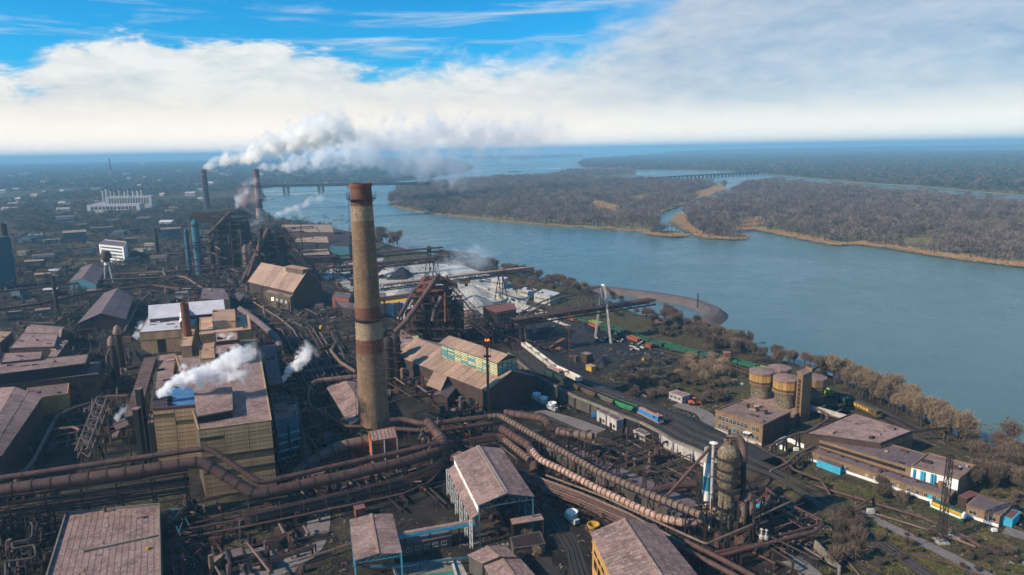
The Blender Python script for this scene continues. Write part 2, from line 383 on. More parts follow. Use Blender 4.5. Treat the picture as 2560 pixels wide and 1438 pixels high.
I2 = [(1712, 528), (1688, 545), (1704, 560), (1735, 577), (1765, 591), (1842, 596), (1856, 586), (1846, 574), (1872, 569), (1905, 571), (2010, 592), (2105, 610), (2122, 601), (2135, 604), (2250, 618), (2400, 642), (2560, 660), (2900, 705), (3000, 540), (2560, 514), (2400, 494), (2200, 479), (2130, 471), (2000, 459), (1920, 454), (1866, 457), (1848, 468), (1826, 484), (1765, 506)]
I3 = [(1444, 410), (1462, 400), (1600, 390), (1750, 381), (1900, 375), (3400, 352), (3400, 560), (2560, 487), (2300, 464), (2130, 454), (2000, 442), (1920, 436), (1850, 431), (1780, 426), (1700, 424), (1600, 424), (1560, 421), (1460, 419)]
I4 = [(1150, 397), (1280, 399), (1360, 396), (1460, 392), (1455, 387), (1340, 388), (1240, 390), (1160, 391)]
I5 = [(1380, 437), (1480, 441), (1585, 438), (1590, 430), (1570, 425), (1500, 426), (1420, 428)]
I6 = [(1622, 580), (1640, 585), (1690, 589), (1712, 584), (1695, 576), (1655, 574)]
ISL = [pxs(i, 0) for i in (I1, I2, I3, I4, I5, I6)]
ISL[2] = ISL[2]
for q, nm in zip(ISL, ('wooded_island', 'wooded_island', 'far_bank', 'far_bank', 'wooded_island', 'wooded_island')): ground_poly(nm, q, -1.2, M['grass_dry'])

def inside(pts, poly):
    x, y = pts[:, 0], pts[:, 1]; r = np.zeros(len(pts), bool); k = len(poly)
    for i in range(k):
        (x0, y0), (x1, y1) = poly[i], poly[(i + 1) % k]
        if y0 == y1: continue
        c_ = ((y0 > y) != (y1 > y)) & (x < (x1 - x0) * (y - y0) / (y1 - y0) + x0); r ^= c_
    return r
rng = np.random.default_rng(5)
HID = bpy.data.collections.new('scatter_sources')
def sources(tag_, meshes):
    c_ = bpy.data.collections.new(tag_)
    for i, me in enumerate(meshes): c_.objects.link(bpy.data.objects.new('%s_source_%d' % (tag_, i), me))
    return c_
def scatter(name, pts, scales, col, zscale=1.0):
    me = bpy.data.meshes.new(name); me.from_pydata([tuple(p) for p in pts], [], [])
    at = me.attributes.new('size', 'FLOAT', 'POINT'); at.data.foreach_set('value', np.asarray(scales, 'f'))
    o = bpy.data.objects.new(name, me); COL.objects.link(o); o['kind'] = 'stuff'
    ng = bpy.data.node_groups.new(name, 'GeometryNodeTree')
    ng.interface.new_socket('Geometry', in_out='INPUT', socket_type='NodeSocketGeometry'); ng.interface.new_socket('Geometry', in_out='OUTPUT', socket_type='NodeSocketGeometry')
    nd = ng.nodes; gi = nd.new('NodeGroupInput'); go = nd.new('NodeGroupOutput')
    ci = nd.new('GeometryNodeCollectionInfo'); ci.inputs[0].default_value = col; ci.inputs['Separate Children'].default_value = True
    ip = nd.new('GeometryNodeInstanceOnPoints'); ip.inputs['Pick Instance'].default_value = True
    rv = nd.new('FunctionNodeRandomValue'); rv.data_type = 'FLOAT_VECTOR'; rv.inputs[0].default_value = (0, 0, 0); rv.inputs[1].default_value = (0, 0, 6.28)
    sa = nd.new('GeometryNodeInputNamedAttribute'); sa.data_type = 'FLOAT'; sa.inputs[0].default_value = 'size'
    cx = nd.new('ShaderNodeCombineXYZ'); mz = nd.new('ShaderNodeMath'); mz.operation = 'MULTIPLY'; mz.inputs[1].default_value = zscale
    L = ng.links.new; L(gi.outputs[0], ip.inputs['Points']); L(ci.outputs[0], ip.inputs['Instance']); L(rv.outputs[0], ip.inputs['Rotation'])
    L(sa.outputs[0], cx.inputs[0]); L(sa.outputs[0], cx.inputs[1]); L(sa.outputs[0], mz.inputs[0]); L(mz.outputs[0], cx.inputs[2]); L(cx.outputs[0], ip.inputs['Scale'])
    L(ip.outputs[0], go.inputs[0])
    o.modifiers.new('scatter', 'NODES').node_group = ng
    return o
def crown_mesh(name, mts, n, rx, rz, tw, zc, trunk=True):
    """loose clump of twig-like faces, unit height about 1"""
    v = []; f = []
    for i in range(n):
        t = rr(0, 6.283); ph = math.acos(rr(-0.55, 1)); r = rr(.55, 1.0) ** .6 * (1 + .25 * math.sin(3 * t + n) * math.sin(2 * ph))
        d = Vector((math.cos(t) * math.sin(ph), math.sin(t) * math.sin(ph), math.cos(ph)))
        c_ = Vector((d.x * rx * r, d.y * rx * r, zc + d.z * rz * r))
        q = (d + Vector((rr(-.5, .5), rr(-.5, .5), rr(.0, .8)))).normalized() * tw * rr(.8, 2.0); s_ = q.cross(Vector((rr(-1, 1), rr(-1, 1), rr(-1, 1)))).normalized() * tw * rr(.3, .65)
        k = len(v); v += [tuple(c_ - q * .5 - s_ * .5), tuple(c_ - q * .5 + s_ * .5), tuple(c_ + q)]; f.append((k, k + 1, k + 2))
    nt = len(f)
    if trunk:
        b_ = MB().cyl((0, 0, 0), (0, 0, zc), .035, .02, 4, False)
        for i in range(4):
            t = rr(0, 6.28); b_.cyl((0, 0, zc * .6), (math.cos(t) * rx * .7, math.sin(t) * rx * .7, zc + rz * rr(0, .5)), .014, .005, 3, False)
        k = len(v); v += b_.v; f += [tuple(i + k for i in q) for q in b_.f]
    me = bpy.data.meshes.new(name); me.from_pydata(v, [], f); me.materials.append(mts[0]); me.materials.append(M['bark'])
    me.polygons.foreach_set('material_index', [0] * nt + [1] * (len(f) - nt)); return me
far_tree = sources('far_tree', [crown_mesh('far_tree', [M['twig_far']], 110, .42, .40, .075, .58) for i in range(5)])
far_mix = sources('far_mixed_tree', [crown_mesh('far_mixed', [M['twig_far'] if i % 2 else M['leaf']], 70, .46, .38, .11, .55) for i in range(4)])
reeds = sources('reed_tuft', [crown_mesh('reed_tuft', [M['reed']], 40, .9, .45, .22, .40, False) for i in range(3)])
def fill(poly, n, box=None):
    q = np.array(poly); lo, hi = q.min(0), q.max(0)
    if box: lo = np.maximum(lo, box[:2]); hi = np.minimum(hi, box[2:])
    p_ = rng.random((n, 2)) * (hi - lo) + lo; return p_[inside(p_, poly)]
def nz(p_, s_, o_=0.0): return np.array([mnoise.noise(Vector((x * s_, y * s_, o_))) for x, y in p_])
CLR = [pxs(c_) for c_ in ([(1722, 497), (1740, 480), (1800, 462), (1818, 470), (1760, 494)], [(1470, 510), (1500, 503), (1545, 515), (1542, 535), (1490, 530)], [(1560, 497), (1600, 490), (1640, 492), (1600, 505)],
      [(1850, 555), (1900, 540), (1915, 545), (1900, 560), (1860, 566)], [(1686, 540), (1700, 530), (1718, 540), (1722, 560), (1740, 578), (1760, 588), (1700, 562)])]
P_, S_ = [], []
for k, (q, dens) in enumerate(((ISL[0], 95), (ISL[1], 80), (ISL[4], 160), (ISL[5], 90))):
    a_ = np.array(q); area = np.prod(a_.max(0) - a_.min(0)); box = (-5000, 0, 2600, 9000)
    pts = fill(q, min(220000, int(area / dens)), box)
    keep = ~np.any([inside(pts, c_) for c_ in CLR], axis=0); pts = pts[keep]
    nn = nz(pts, .012) + .6 * nz(pts, .045, 3); pts = pts[nn > -.27]; nn = nn[nn > -.27]
    sz = 8 + 13 * rng.random(len(pts)) ** 2 + 7 * nn
    P_ += [(x, y, -1.3) for x, y in pts]; S_ += list(sz)
scatter('island_wood', P_, S_, far_tree)
print('island trees', len(P_))
P_, S_ = [], []
for k, (q, cnt, box) in enumerate(((ISL[2], 90000, (-2500, 4500, 6500, 13000)), (ISL[3], 4000, None))):
    pts = fill(q, cnt, box); nn = nz(pts, .0018) + .5 * nz(pts, .007, 3); pts = pts[nn > -.25]
    P_ += [(x, y, -1.3) for x, y in pts]; S_ += list(15 + 12 * rng.random(len(pts)))
q = ISL[2]; pts = fill(q, 90000, (-500, 1400, 4500, 4500)); nn = nz(pts, .004) + .5 * nz(pts, .02, 3); pts = pts[nn > -.3]; P_ += [(x, y, -1.3) for x, y in pts]; S_ += list(10 + 11 * rng.random(len(pts)))
pts = fill(q, 60000, (-2500, 13000, 16000, 36000)); P_ += [(x, y, -1.3) for x, y in pts]; S_ += list(30 + 30 * rng.random(len(pts)))
scatter('far_wood', P_, S_, far_mix); print('far wood', len(P_))
# left bank: wooded suburb behind the works
P_, S_ = [], []
def halton_fan(n, y0, y1, pxa, pxb):
    """points spread over the ground seen between two picture columns, denser nearby"""
    u_ = rng.random(n); y = y0 * (y1 / y0) ** u_ if True else 0
    t = rng.random(n); xa = np.array([(pxa - 1280) / FPX]) * y * 1.02; xb = np.array([(pxb - 1280) / FPX]) * y * 1.02
    return np.stack([xa + (xb - xa) * t, y], 1)
pts = halton_fan(52000, 1250, 14000, -120, 1300); pts = pts[inside(pts, shore + [(-12000, 58000), (-58000, 58000), (-58000, -500), (900, -500)])]
nn = nz(pts, .0025) + .7 * nz(pts, .011, 3); keep = nn > -.28; pts = pts[keep]
sz = (8 + 5 * rng.random(len(pts))) * np.clip(pts[:, 1] / 2600, .9, 3.4)
P_ = [(x, y, -.3) for x, y in pts]; scatter('suburb_wood', P_, sz, far_mix); print('suburb', len(P_))
# reeds along the island shores and clearings
P_, S_ = [], []
def along(poly_px, w0, w1, dens, z=-1.6, s0=3.0, s1=5.0, gaps=True):
    q = [P(a, b, 0) for a, b in poly_px]
    for a, b in zip(q[:-1], q[1:]):
        L = (b - a).length; nrm = Vector((-(b - a).y, (b - a).x, 0)).normalized(); k = int(L * dens)
        for i in range(k):
            t = rnd(); p_ = a.lerp(b, t)
            wv = .5 + .5 * mnoise.noise(Vector((p_.x * .012, p_.y * .012, 7)))
            if gaps and wv < .36: continue
            p_ = p_ + nrm * rr(w0, w0 + (w1 - w0) * (.3 + wv)); P_.append((p_.x, p_.y, z)); S_.append(rr(s0, s1))
along([(985, 516), (1065, 530), (1130, 538), (1290, 554), (1370, 561), (1510, 567), (1625, 577)], -5, 9, 1.1, s0=2.5, s1=4)
along([(1840, 572), (1872, 569), (1905, 571), (2010, 592), (2105, 610)], -14, 26, 4.5, gaps=False)
along([(2135, 604), (2250, 618), (2400, 642), (2560, 660), (2900, 705)], -14, 26, 4.5, gaps=False)
along([(1688, 545), (1704, 560), (1735, 577), (1765, 591), (1842, 596), (1856, 586)], -9, 18, 3.4, gaps=False)
along([(1622, 580), (1640, 585), (1690, 589), (1712, 584)], -8, 14, 3.2, gaps=False)
for c_, k in zip(CLR, (2600, 1500, 600, 700, 700)):
    pts = fill(c_, k * 3)[:k]; P_ += [(x, y, -1.5) for x, y in pts]; S_ += list(rng.random(len(pts)) * 3 + 3.5)
scatter('reed_bed', P_, S_, reeds, .55); print('reeds', len(P_))
# ================================================================= shared builders
def ring_mesh(name, mt, n=20, th=.5, out=1.10):
    """unit flange ring about the x axis"""
    v = []; f = []
    for x, r in ((-th/2, 1.0), (-th/2, out), (th/2, out), (th/2, 1.0)):
        for i in range(n): t = 6.28319 * i / n; v.append((x, r * math.cos(t), r * math.sin(t)))
    for q in range(3):
        for i in range(n): j = (i + 1) % n; a = q * n; f.append((a + i, a + j, a + n + j, a + n + i))
    me = bpy.data.meshes.new(name); me.from_pydata(v, [], f); me.materials.append(mt); return me
RINGS = {k: ring_mesh('flange', M[k], th=.32, out=1.10) for k in ('rust', 'steel', 'pipe', 'rust_red')}
def bend(pts, r=3.0, n=4):
    """round the corners of a path"""
    pts = [Vector(p) for p in pts]; out = [pts[0]]
    for a, b, c in zip(pts[:-2], pts[1:-1], pts[2:]):
        u1, u2 = (a - b), (c - b); k = min(r, u1.length * .45, u2.length * .45); p0 = b + u1.normalized() * k; p1 = b + u2.normalized() * k
        for i in range(n + 1): t = i / n; out.append(p0 * (1 - t) ** 2 + b * 2 * t * (1 - t) + p1 * t * t)
    out.append(pts[-1]); return out
def walk(pts, step, off=None):
    """points and directions every step metres along a path"""
    out = []; d = off if off is not None else step / 2
    for a, b in zip(pts[:-1], pts[1:]):
        L = (b - a).length
        while d < L: out.append((a.lerp(b, d / L), (b - a).normalized())); d += step
        d -= L
    return out
def q2e(d): return Vector(d).to_track_quat('X', 'Z').to_euler()
def flanges(root, pts, r, step, mk='rust', off=None, name='flange'):
    o_ = origin(root)
    for p, d in walk(pts, step, off):
        o = bpy.data.objects.new(name, RINGS[mk]); COL.objects.link(o); o.parent = root; o.location = p - o_; o.rotation_euler = q2e(d); o.scale = (r, r, r)
def trestles(root, pts, step, w, mt='steel', r=0, two=True, off=None, zb=0, name='support'):
    for p, d in walk(pts, step, off):
        if p.z - zb < 2: continue
        s_ = Vector((-d.y, d.x, 0)).normalized() * w / 2; m_ = MB(); top = p.z - r
        A, B = Vector((p.x, p.y, 0)) + s_, Vector((p.x, p.y, 0)) - s_
        for q in (A, B): m_.beam((q.x + (q.x - p.x) * .25, q.y + (q.y - p.y) * .25, zb - .2), (q.x, q.y, top), .5)
        m_.beam((A.x, A.y, top), (B.x, B.y, top), .5, .6)
        k = max(1, int((top - zb) / 5))
        for i in range(k):
            z0, z1 = zb + (top - zb) * i / k, zb + (top - zb) * (i + 1) / k; a, b = (A, B) if i % 2 else (B, A)
            m_.beam((a.x, a.y, z0), (b.x, b.y, z1), .22); m_.beam((A.x, A.y, z1), (B.x, B.y, z1), .25)
        m_.build(name, M[mt], root)
def pipeline(name, label, cat, path, r, mk='pipe', ring=6.0, rk='rust', sup=0, supw=None, n=14, smooth=True, group=None, rail=False, br=None, roff=None, caps=True):
    pts = bend(path, br or r * 2.2) if len(path) > 2 else [Vector(p) for p in path]
    root = thing(name, label, cat, (pts[0].x, pts[0].y, 0), group)
    MB().tube(pts, r, n, caps).build('pipe_shell', M[mk], root, smooth)
    if ring: flanges(root, pts, r, ring, rk, roff)
    if sup: trestles(root, pts, sup, supw or r * 2.4, r=r)
    if rail:
        m_ = MB()
        up = [p + Vector((0, 0, r + 1.1)) for p in pts]
        for a, b in zip(up[:-1], up[1:]): m_.beam(a, b, .10)
        for p, d in walk([p + Vector((0, 0, r)) for p in pts], 3.0): m_.beam(p, p + Vector((0, 0, 1.1)), .09)
        m_.build('handrail', M['steel'], root, kind='stuff')
    return root
WIN = {}
def win_mesh(w_, h, bars, fm='plaster', pm='glass_dark'):
    k = (round(w_, 1), round(h, 1), bars, fm, pm)
    if k not in WIN:
        f = MB(); t = .12; f.box(-w_/2 - t, w_/2 + t, -.12, .05, 0 - t, 0); f.box(-w_/2 - t, w_/2 + t, -.06, .05, h, h + t); f.box(-w_/2 - t, -w_/2, -.06, .05, 0, h); f.box(w_/2, w_/2 + t, -.06, .05, 0, h)
        for i in range(1, bars): x = -w_/2 + w_ * i / bars; f.box(x - .05, x + .05, -.05, .02, 0, h)
        f.box(-w_/2, w_/2, -.05, .02, h * .62, h * .62 + .09)
        a = f.build('tmp', M[fm]); p_ = MB().box(-w_/2, w_/2, .0, .04, 0, h).build('tmp', M[pm]); WIN[k] = (a.data, p_.data)
        bpy.data.objects.remove(a); bpy.data.objects.remove(p_)
    return WIN[k]
def put(me, name, parent, loc, rz=0, label=None):
    o = bpy.data.objects.new(name, me); COL.objects.link(o); o.parent = parent; o.location = Vector(loc) - origin(parent) if parent else loc
    o.rotation_euler = (0, 0, rz) if not isinstance(rz, tuple) else rz
    if label: o['label'] = label
    return o
def windows(root, a, b, z, h, w_, n, bars=2, m0=.06, m1=.94, fm='plaster', pm='glass_dark', skip=(), name='window'):
    """a row of windows on the wall from a to b (outside is to the right of a->b ... i.e. towards -normal)"""
    a, b = Vector((*a[:2], 0)), Vector((*b[:2], 0)); d = (b - a).normalized(); out = Vector((d.y, -d.x, 0)); rz = math.atan2(d.y, d.x)
    fme, pme = win_mesh(w_, h, bars, fm, pm)
    for i in range(n):
        if i in skip: continue
        t = m0 + (m1 - m0) * ((i + .5) / n); p = a.lerp(b, t) + out * .06; p.z = z
        f = put(fme, name, root, p, rz); g_ = bpy.data.objects.new('pane', pme); COL.objects.link(g_); g_.parent = f
def panels(root, a, b, z0, z1, n, rows, mt, name='wall_panel', gap=.11, th=.16, skip=(), jit=.03, z_b=None):
    """cladding of separate panels fixed to the wall from a to b"""
    a, b = Vector((*a[:2], 0)), Vector((*b[:2], 0)); d = (b - a).normalized(); out = Vector((d.y, -d.x, 0)); rz = math.atan2(d.y, d.x)
    L = (b - a).length / n; h = (z1 - z0) / rows
    o = MB().box(gap, L - gap, -th, .0, gap, h - gap).build(name, M[mt]); me = o.data; bpy.data.objects.remove(o)
    for j in range(rows):
        for i in range(n):
            if (i, j) in skip: continue
            p = a + d * (L * i) + out * rr(0.02, 0.02 + jit); p.z = z0 + h * j; put(me, name, root, p, rz)
def walls(F, z0, z1, t=0.0):
    m_ = MB(); q = [(0, 0), (1, 0), (1, 1), (0, 1)]; m_.hexa([F.at(a, b, z0) for a, b in q], [F.at(a, b, z1) for a, b in q]); return m_
def hip_wall(F, z0, ze, zr, axis='s'):
    """walls with two gables; ridge runs along axis"""
    m_ = MB(); c = F.at
    if axis == 's':
        A, B, C, D, R0, R1 = (0, 0), (1, 0), (1, 1), (0, 1), (0, .5), (1, .5)
    else:
        A, B, C, D, R0, R1 = (1, 0), (1, 1), (0, 1), (0, 0), (.5, 0), (.5, 1)
    p = lambda q, z: c(q[0], q[1], z)
    m_.poly([p(A, z0), p(B, z0), p(B, ze), p(A, ze)]); m_.poly([p(B, z0), p(C, z0), p(C, ze), p(R1, zr), p(B, ze)])
    m_.poly([p(C, z0), p(D, z0), p(D, ze), p(C, ze)]); m_.poly([p(D, z0), p(A, z0), p(A, ze), p(R0, zr), p(D, ze)])
    return m_
def gable_roof(root, F, ze, zr, mt, axis='s', over=.7, th=.35, sheets=None, ridge=None, rows=1, zoff=.02):
    """two pitches; each pitch split into rows x sheets of lapped sheets when asked"""
    U, V = over / F.L, over / F.W; drop = over * (zr - ze) / ((F.W if axis == 's' else F.L) / 2)
    def pt(a, b, z): return F.at(a, b, z + zoff)
    for side in (0, 1):
        if axis == 's':
            lo, hi = (-V, .5) if side == 0 else (1 + V, .5)
            g_ = lambda u, k: pt(-U + (1 + 2 * U) * u, lo + (hi - lo) * k, ze - drop + (zr - ze + drop) * k)
        else:
            lo, hi = (-U, .5) if side == 0 else (1 + U, .5)
            g_ = lambda u, k: pt(lo + (hi - lo) * k, -V + (1 + 2 * V) * u, ze - drop + (zr - ze + drop) * k)
        n = sheets or 1
        for j in range(rows):
            for i in range(n):
                e = .0015 if n > 1 else 0; k0, k1 = j / rows, (j + 1) / rows
                dz = Vector((0, 0, .10 if rows > 1 else 0)); z_ = Vector((0, 0, rr(0, .05) if n * rows > 1 else 0))
                q = [g_(i / n + e, k0) + dz + z_, g_((i + 1) / n - e, k0) + dz + z_, g_((i + 1) / n - e, k1) + z_, g_(i / n + e, k1) + z_]
                if (side == 0) == (axis != 's'): q = q[::-1]
                MB().slab(q, th if n * rows == 1 else .12).build('roof_sheet' if n * rows > 1 else 'roof_pitch', M[mt], root)
    if ridge:
        m_ = MB(); a, b = (pt(-U, .5, zr + .1), pt(1 + U, .5, zr + .1)) if axis == 's' else (pt(.5, -V, zr + .1), pt(.5, 1 + V, zr + .1))
        m_.beam(a, b, .9, .25); m_.build('ridge_cap', M[ridge], root)
def flat_roof(root, F, z, mt, par=.6, pm=None, pw=.5, seams=0, name='roof'):
    MB().fb(F, 0, 1, 0, 1, z, z + .15).build(name, M[mt], root)
    if par:
        u, v = pw / F.L, pw / F.W; m_ = MB()
        m_.fb(F, -u/2, 1 + u/2, -v/2, v/2, z + .152, z + par).fb(F, -u/2, 1 + u/2, 1 - v/2, 1 + v/2, z + .152, z + par).fb(F, -u/2, u/2, v/2, 1 - v/2, z + .152, z + par).fb(F, 1 - u/2, 1 + u/2, v/2, 1 - v/2, z + .152, z + par)
        m_.build('parapet', M[pm or mt], root)
    for i in range(seams):
        t = (i + 1) / (seams + 1); MB().fb(F, t - .1 / F.L, t + .1 / F.L, .01, .99, z + .152, z + .24).build('roof_seam', M[mt], root)
def rootof(F, name, label, cat, group=None):
    c = F.at(.5, .5, 0); return thing(name, label, cat, (c.x, c.y, 0), group)
def block(name, label, cat, F, z, wm, rm, par=.5, z0=0, seams=0, group=None, pm=None):
    root = rootof(F, name, label, cat, group); walls(F, z0 - .3, z).build('wall', M[wm], root); flat_roof(root, F, z, rm, par, pm or wm, seams=seams)
    if F.L * F.W > 160:
        rg = random.Random(int(F.A.x * 7 + F.A.y * 3))
        for i in range(int(min(9, 3 + F.L * F.W / 220))):
            u, v, a_, b_, h_ = rg.uniform(.08, .9), rg.uniform(.08, .9), rg.uniform(.4, 2.2) / F.L, rg.uniform(.4, 1.6) / F.W, rg.choice((.05, .06, .5, .9)); MB().fb(F, u - a_, min(u + a_, .97), v - b_, min(v + b_, .97), z + .152, z + .152 + h_ + .02 * i).build('roof_hatch' if h_ > .1 else 'roof_patch', M[rg.choice((rm, 'roof_dark', 'steel', 'rust', 'roof_tan'))], root)
    return root
def shed(name, label, cat, F, ze, zr, wm, rm, axis='s', z0=0, group=None, sheets=None, rows=1, ridge=None, over=.7):
    root = rootof(F, name, label, cat, group); hip_wall(F, z0 - .3, ze, zr, axis).build('wall', M[wm], root); gable_roof(root, F, ze, zr, rm, axis, over, sheets=sheets, rows=rows, ridge=ridge); return root
def dark_gap(root, F, side, u0, u1, z0, z1, mt='dark', name='opening', t=.12):
    """recess-dark doorway or opening panel on a wall side: 0 front(AB) 1 right(BC) 2 back 3 left(DA)"""
    c = [F.at(0, 0, 0), F.at(1, 0, 0), F.at(1, 1, 0), F.at(0, 1, 0)]; a, b = c[side], c[(side + 1) % 4]; d = (b - a); L = d.length; d = d.normalized(); o_ = Vector((d.y, -d.x, 0))
    p, q = a + d * L * u0, a + d * L * u1
    return MB().hexa([(p.x - o_.x * t, p.y - o_.y * t, z0), (q.x - o_.x * t, q.y - o_.y * t, z0), (q.x + o_.x * .05, q.y + o_.y * .05, z0), (p.x + o_.x * .05, p.y + o_.y * .05, z0)],
        [(p.x - o_.x * t, p.y - o_.y * t, z1), (q.x - o_.x * t, q.y - o_.y * t, z1), (q.x + o_.x * .05, q.y + o_.y * .05, z1), (p.x + o_.x * .05, p.y + o_.y * .05, z1)]).build(name, M[mt], root)
# ================================================================= the tall chimney in front
addm('chim', (.26, .150, .086), (.15, .10, .055), (.31, .22, .125), s1=.12, s2=.9, streak=.35, var=.05)
addm('chim_pale', (.36, .265, .16), (.25, .175, .105), (.42, .33, .22), s1=.15, s2=.9, streak=.35, var=.03)
addm('chim_rust', (.20, .075, .04), (.125, .05, .03), (.25, .11, .06), s1=.15, s2=.9, streak=.45, var=.03)
def chimney(name, label, px, py, r0, r1, ytop, bands, lift=None, platforms=(), lad=None, mk='chim'):
    b = P(px, py); zt = ZP(b, ytop); root = thing(name, label, 'chimney', b); rad = lambda z: r0 + (r1 - r0) * (z / zt) ** .85 if z > 0 else r0
    zs = [0 if k == 0 else ZP(b, y) for k, (y, _) in enumerate(bands)] + [zt]
    for (y, mk_), z0, z1 in zip(bands, zs[:-1], zs[1:]):
        MB().lathe(b, [(rad(z0 + (z1 - z0) * i / 6), z0 + (z1 - z0) * i / 6) for i in range(7)], 40, False).build('shaft_band', M[mk_], root, True)
    if lift:
        z = lift
        while z < zt - 1:
            MB().lathe(b, [(rad(z) + .02, z - .06), (rad(z) + .09, z), (rad(z) + .02, z + .10)], 36, False).build('lift_joint', M['concrete_dark' if rnd() < .4 else mk], root); z += lift
    MB().lathe(b, [(rad(zt) + .35, zt - 1.6), (rad(zt) + .35, zt), (rad(zt) - .7, zt), (rad(zt) - .7, zt - 3)], 40, False).build('rim', M['rust_red'], root, True)
    MB().lathe(b, [(rad(zt) - .6, zt - 2.5), (.01, zt - 2.6)], 32, False).build('flue', M['dark'], root)
    for y in platforms:
        z = ZP(b, y); r = rad(z); m_ = MB(); m_.lathe(b, [(r, z - .25), (r + 1.7, z - .1), (r + 1.7, z), (r, z)], 32, False)
        for hh in (.6, 1.2): m_.lathe(b, [(r + 1.6, z + hh), (r + 1.66, z + hh + .06)], 32, False)
        for i in range(16):
            t = i * math.pi / 8; c_ = Vector((b.x + (r + 1.63) * math.cos(t), b.y + (r + 1.63) * math.sin(t), z)); m_.beam(c_, c_ + Vector((0, 0, 1.25)), .09)
            m_.beam((b.x + r * math.cos(t), b.y + r * math.sin(t), z - 1.4), c_, .1)
        m_.build('platform', M['steel'], root)
        for t in (0.4, 2.7, 3.6, 5.8):
            c_ = Vector((b.x + (r + 1.7) * math.cos(t), b.y + (r + 1.7) * math.sin(t), z)); MB().beam(c_, c_ + Vector((0, 0, 3.0)), .16).build('lamp_post', M['steel'], root)
    if lad:
        m_ = MB(); t = lad
        for i in range(int(zt / 1.2)):
            z = i * 1.2; r = rad(z) + .8; c_ = Vector((b.x + r * math.cos(t), b.y + r * math.sin(t), z)); tn = Vector((-math.sin(t), math.cos(t), 0)) * .4
            m_.beam(c_ - tn, c_ + tn, .08)
            if i % 3 == 0: m_.beam(c_, c_ - Vector((math.cos(t), math.sin(t), 0)) * .9, .1); m_.lathe((c_.x, c_.y, z), [(.55, 0), (.6, .1)], 8, False)
        for sg in (-.4, .4):
            m_.beam((b.x + (rad(0) + .8) * math.cos(t) - sg * math.sin(t), b.y + (rad(0) + .8) * math.sin(t) + sg * math.cos(t), 0), (b.x + (rad(zt) + .8) * math.cos(t) - sg * math.sin(t), b.y + (rad(zt) + .8) * math.sin(t) + sg * math.cos(t), zt), .09)
        m_.build('ladder', M['steel'], root)
    return root
chimney('brick_chimney', 'tallest rust banded chimney standing in the foreground left of centre', 938, 1092, 7.4, 4.55, 458,
    [(1092, 'chim'), (878, 'chim_rust'), (845, 'chim_pale'), (800, 'chim_rust'), (768, 'chim'), (550, 'chim_pale'), (514, 'chim_rust')][:1] + [(878, 'chim_rust'), (844, 'chim_pale'), (802, 'chim_rust'), (764, 'chim'), (552, 'chim_pale'), (514, 'chim_rust')],
    lift=4.2, platforms=(497, 793), lad=3.3)
addm('chim_blue', (.075, .055, .055), (.05, .04, .042), s1=.1, streak=.3, var=0)
addm('chim_white', (.34, .25, .24), (.24, .16, .15), s1=.1, streak=.3, var=0)
chimney('smoking_chimney', 'dark brown chimney giving off the thick white plume, leftmost of the far pair', 519, 528, 7.6, 6.4, 424, [(528, 'chim_blue'), (440, 'chim_rust'), (432, 'chim_blue')], lift=14, platforms=(), mk='chim_blue')
chimney('smoking_chimney', 'banded chimney with a rust top and pale foot behind the far furnaces', 651, 553, 7.4, 5.4, 423, [(553, 'chim_white'), (520, 'chim_blue'), (497, 'chim_white'), (470, 'chim_rust'), (455, 'chim_white'), (444, 'chim_rust')], lift=10, platforms=(540,))
# flare stack beside the casthouse
b = P(1222, 1040); zt = ZP(b, 862); fs = thing('flare_stack', 'thin rusty flare stack with an orange flame at its tip beside the casthouse', 'flare stack', b)
MB().cyl(b, (b.x, b.y, zt), .75, .62, 14).build('pipe_shaft', M['rust_red'], fs, True)
MB().lathe(b, [(.7, zt - 6.2), (2.0, zt - 6), (2.0, zt - 5.8), (.7, zt - 5.7)], 16, False).build('platform', M['rust'], fs)
MB().lathe(b, [(.7, zt - 1.8), (1.9, zt - .4), (2.1, zt + 1.4), (1.6, zt + 2.2), (1.2, zt + 1.2)], 14).build('burner_head', M['rust_red'], fs)
m_ = MB()
for i in range(5): t = i * 1.26; m_.lathe((b.x + .9 * math.cos(t), b.y + .9 * math.sin(t), zt + 2), [(.35, 0), (.25, .4), (.05, rr(.7, 1.3))], 6)
m_.build('flame', M['flame'], fs)
for i in range(4): t = i * 1.57 + .3; MB().beam((b.x + 1.5 * math.cos(t), b.y + 1.5 * math.sin(t), zt - 6), (b.x + 1.9 * math.cos(t), b.y + 1.9 * math.sin(t), zt), .14).build('stay', M['rust'], fs)
# ================================================================= casthouse in front of the near furnace
F = FP(12, (985, 885), (1217, 976), (1334, 940)); F = Fr(F.A, F.B, F.B + (F.D - F.A) if False else None, F.A + (F.D - F.B) if False else F.A + (Vector((11, 356)) - F.B))
ch = rootof(F, 'casthouse', 'big gabled casthouse with a lit louvred clerestory and tan sheet roof', 'building')
ZR = 18.5
hip_wall(F, -.3, 12, ZR, 's').build('wall', M['brick_dark'], ch)
gable_roof(ch, F, 12, ZR, 'roof_tan', 's', .8, sheets=14, rows=2)
for k in range(5): dark_gap(ch, F, 0, .42 + k * .1, .49 + k * .1, 0, 4.5)
CL = Fr(F.at(.40, .31, 0), F.at(.965, .31, 0), F.at(.965, .69, 0), F.at(.40, .69, 0))
zb, zc = 15.7, 24.2
hip_wall(CL, zb, zc, 26.8, 's').build('clerestory_wall', M['panel_dark'], ch)
gable_roof(ch, CL, zc, 26.8, 'roof_tan', 's', 1.2, sheets=8)
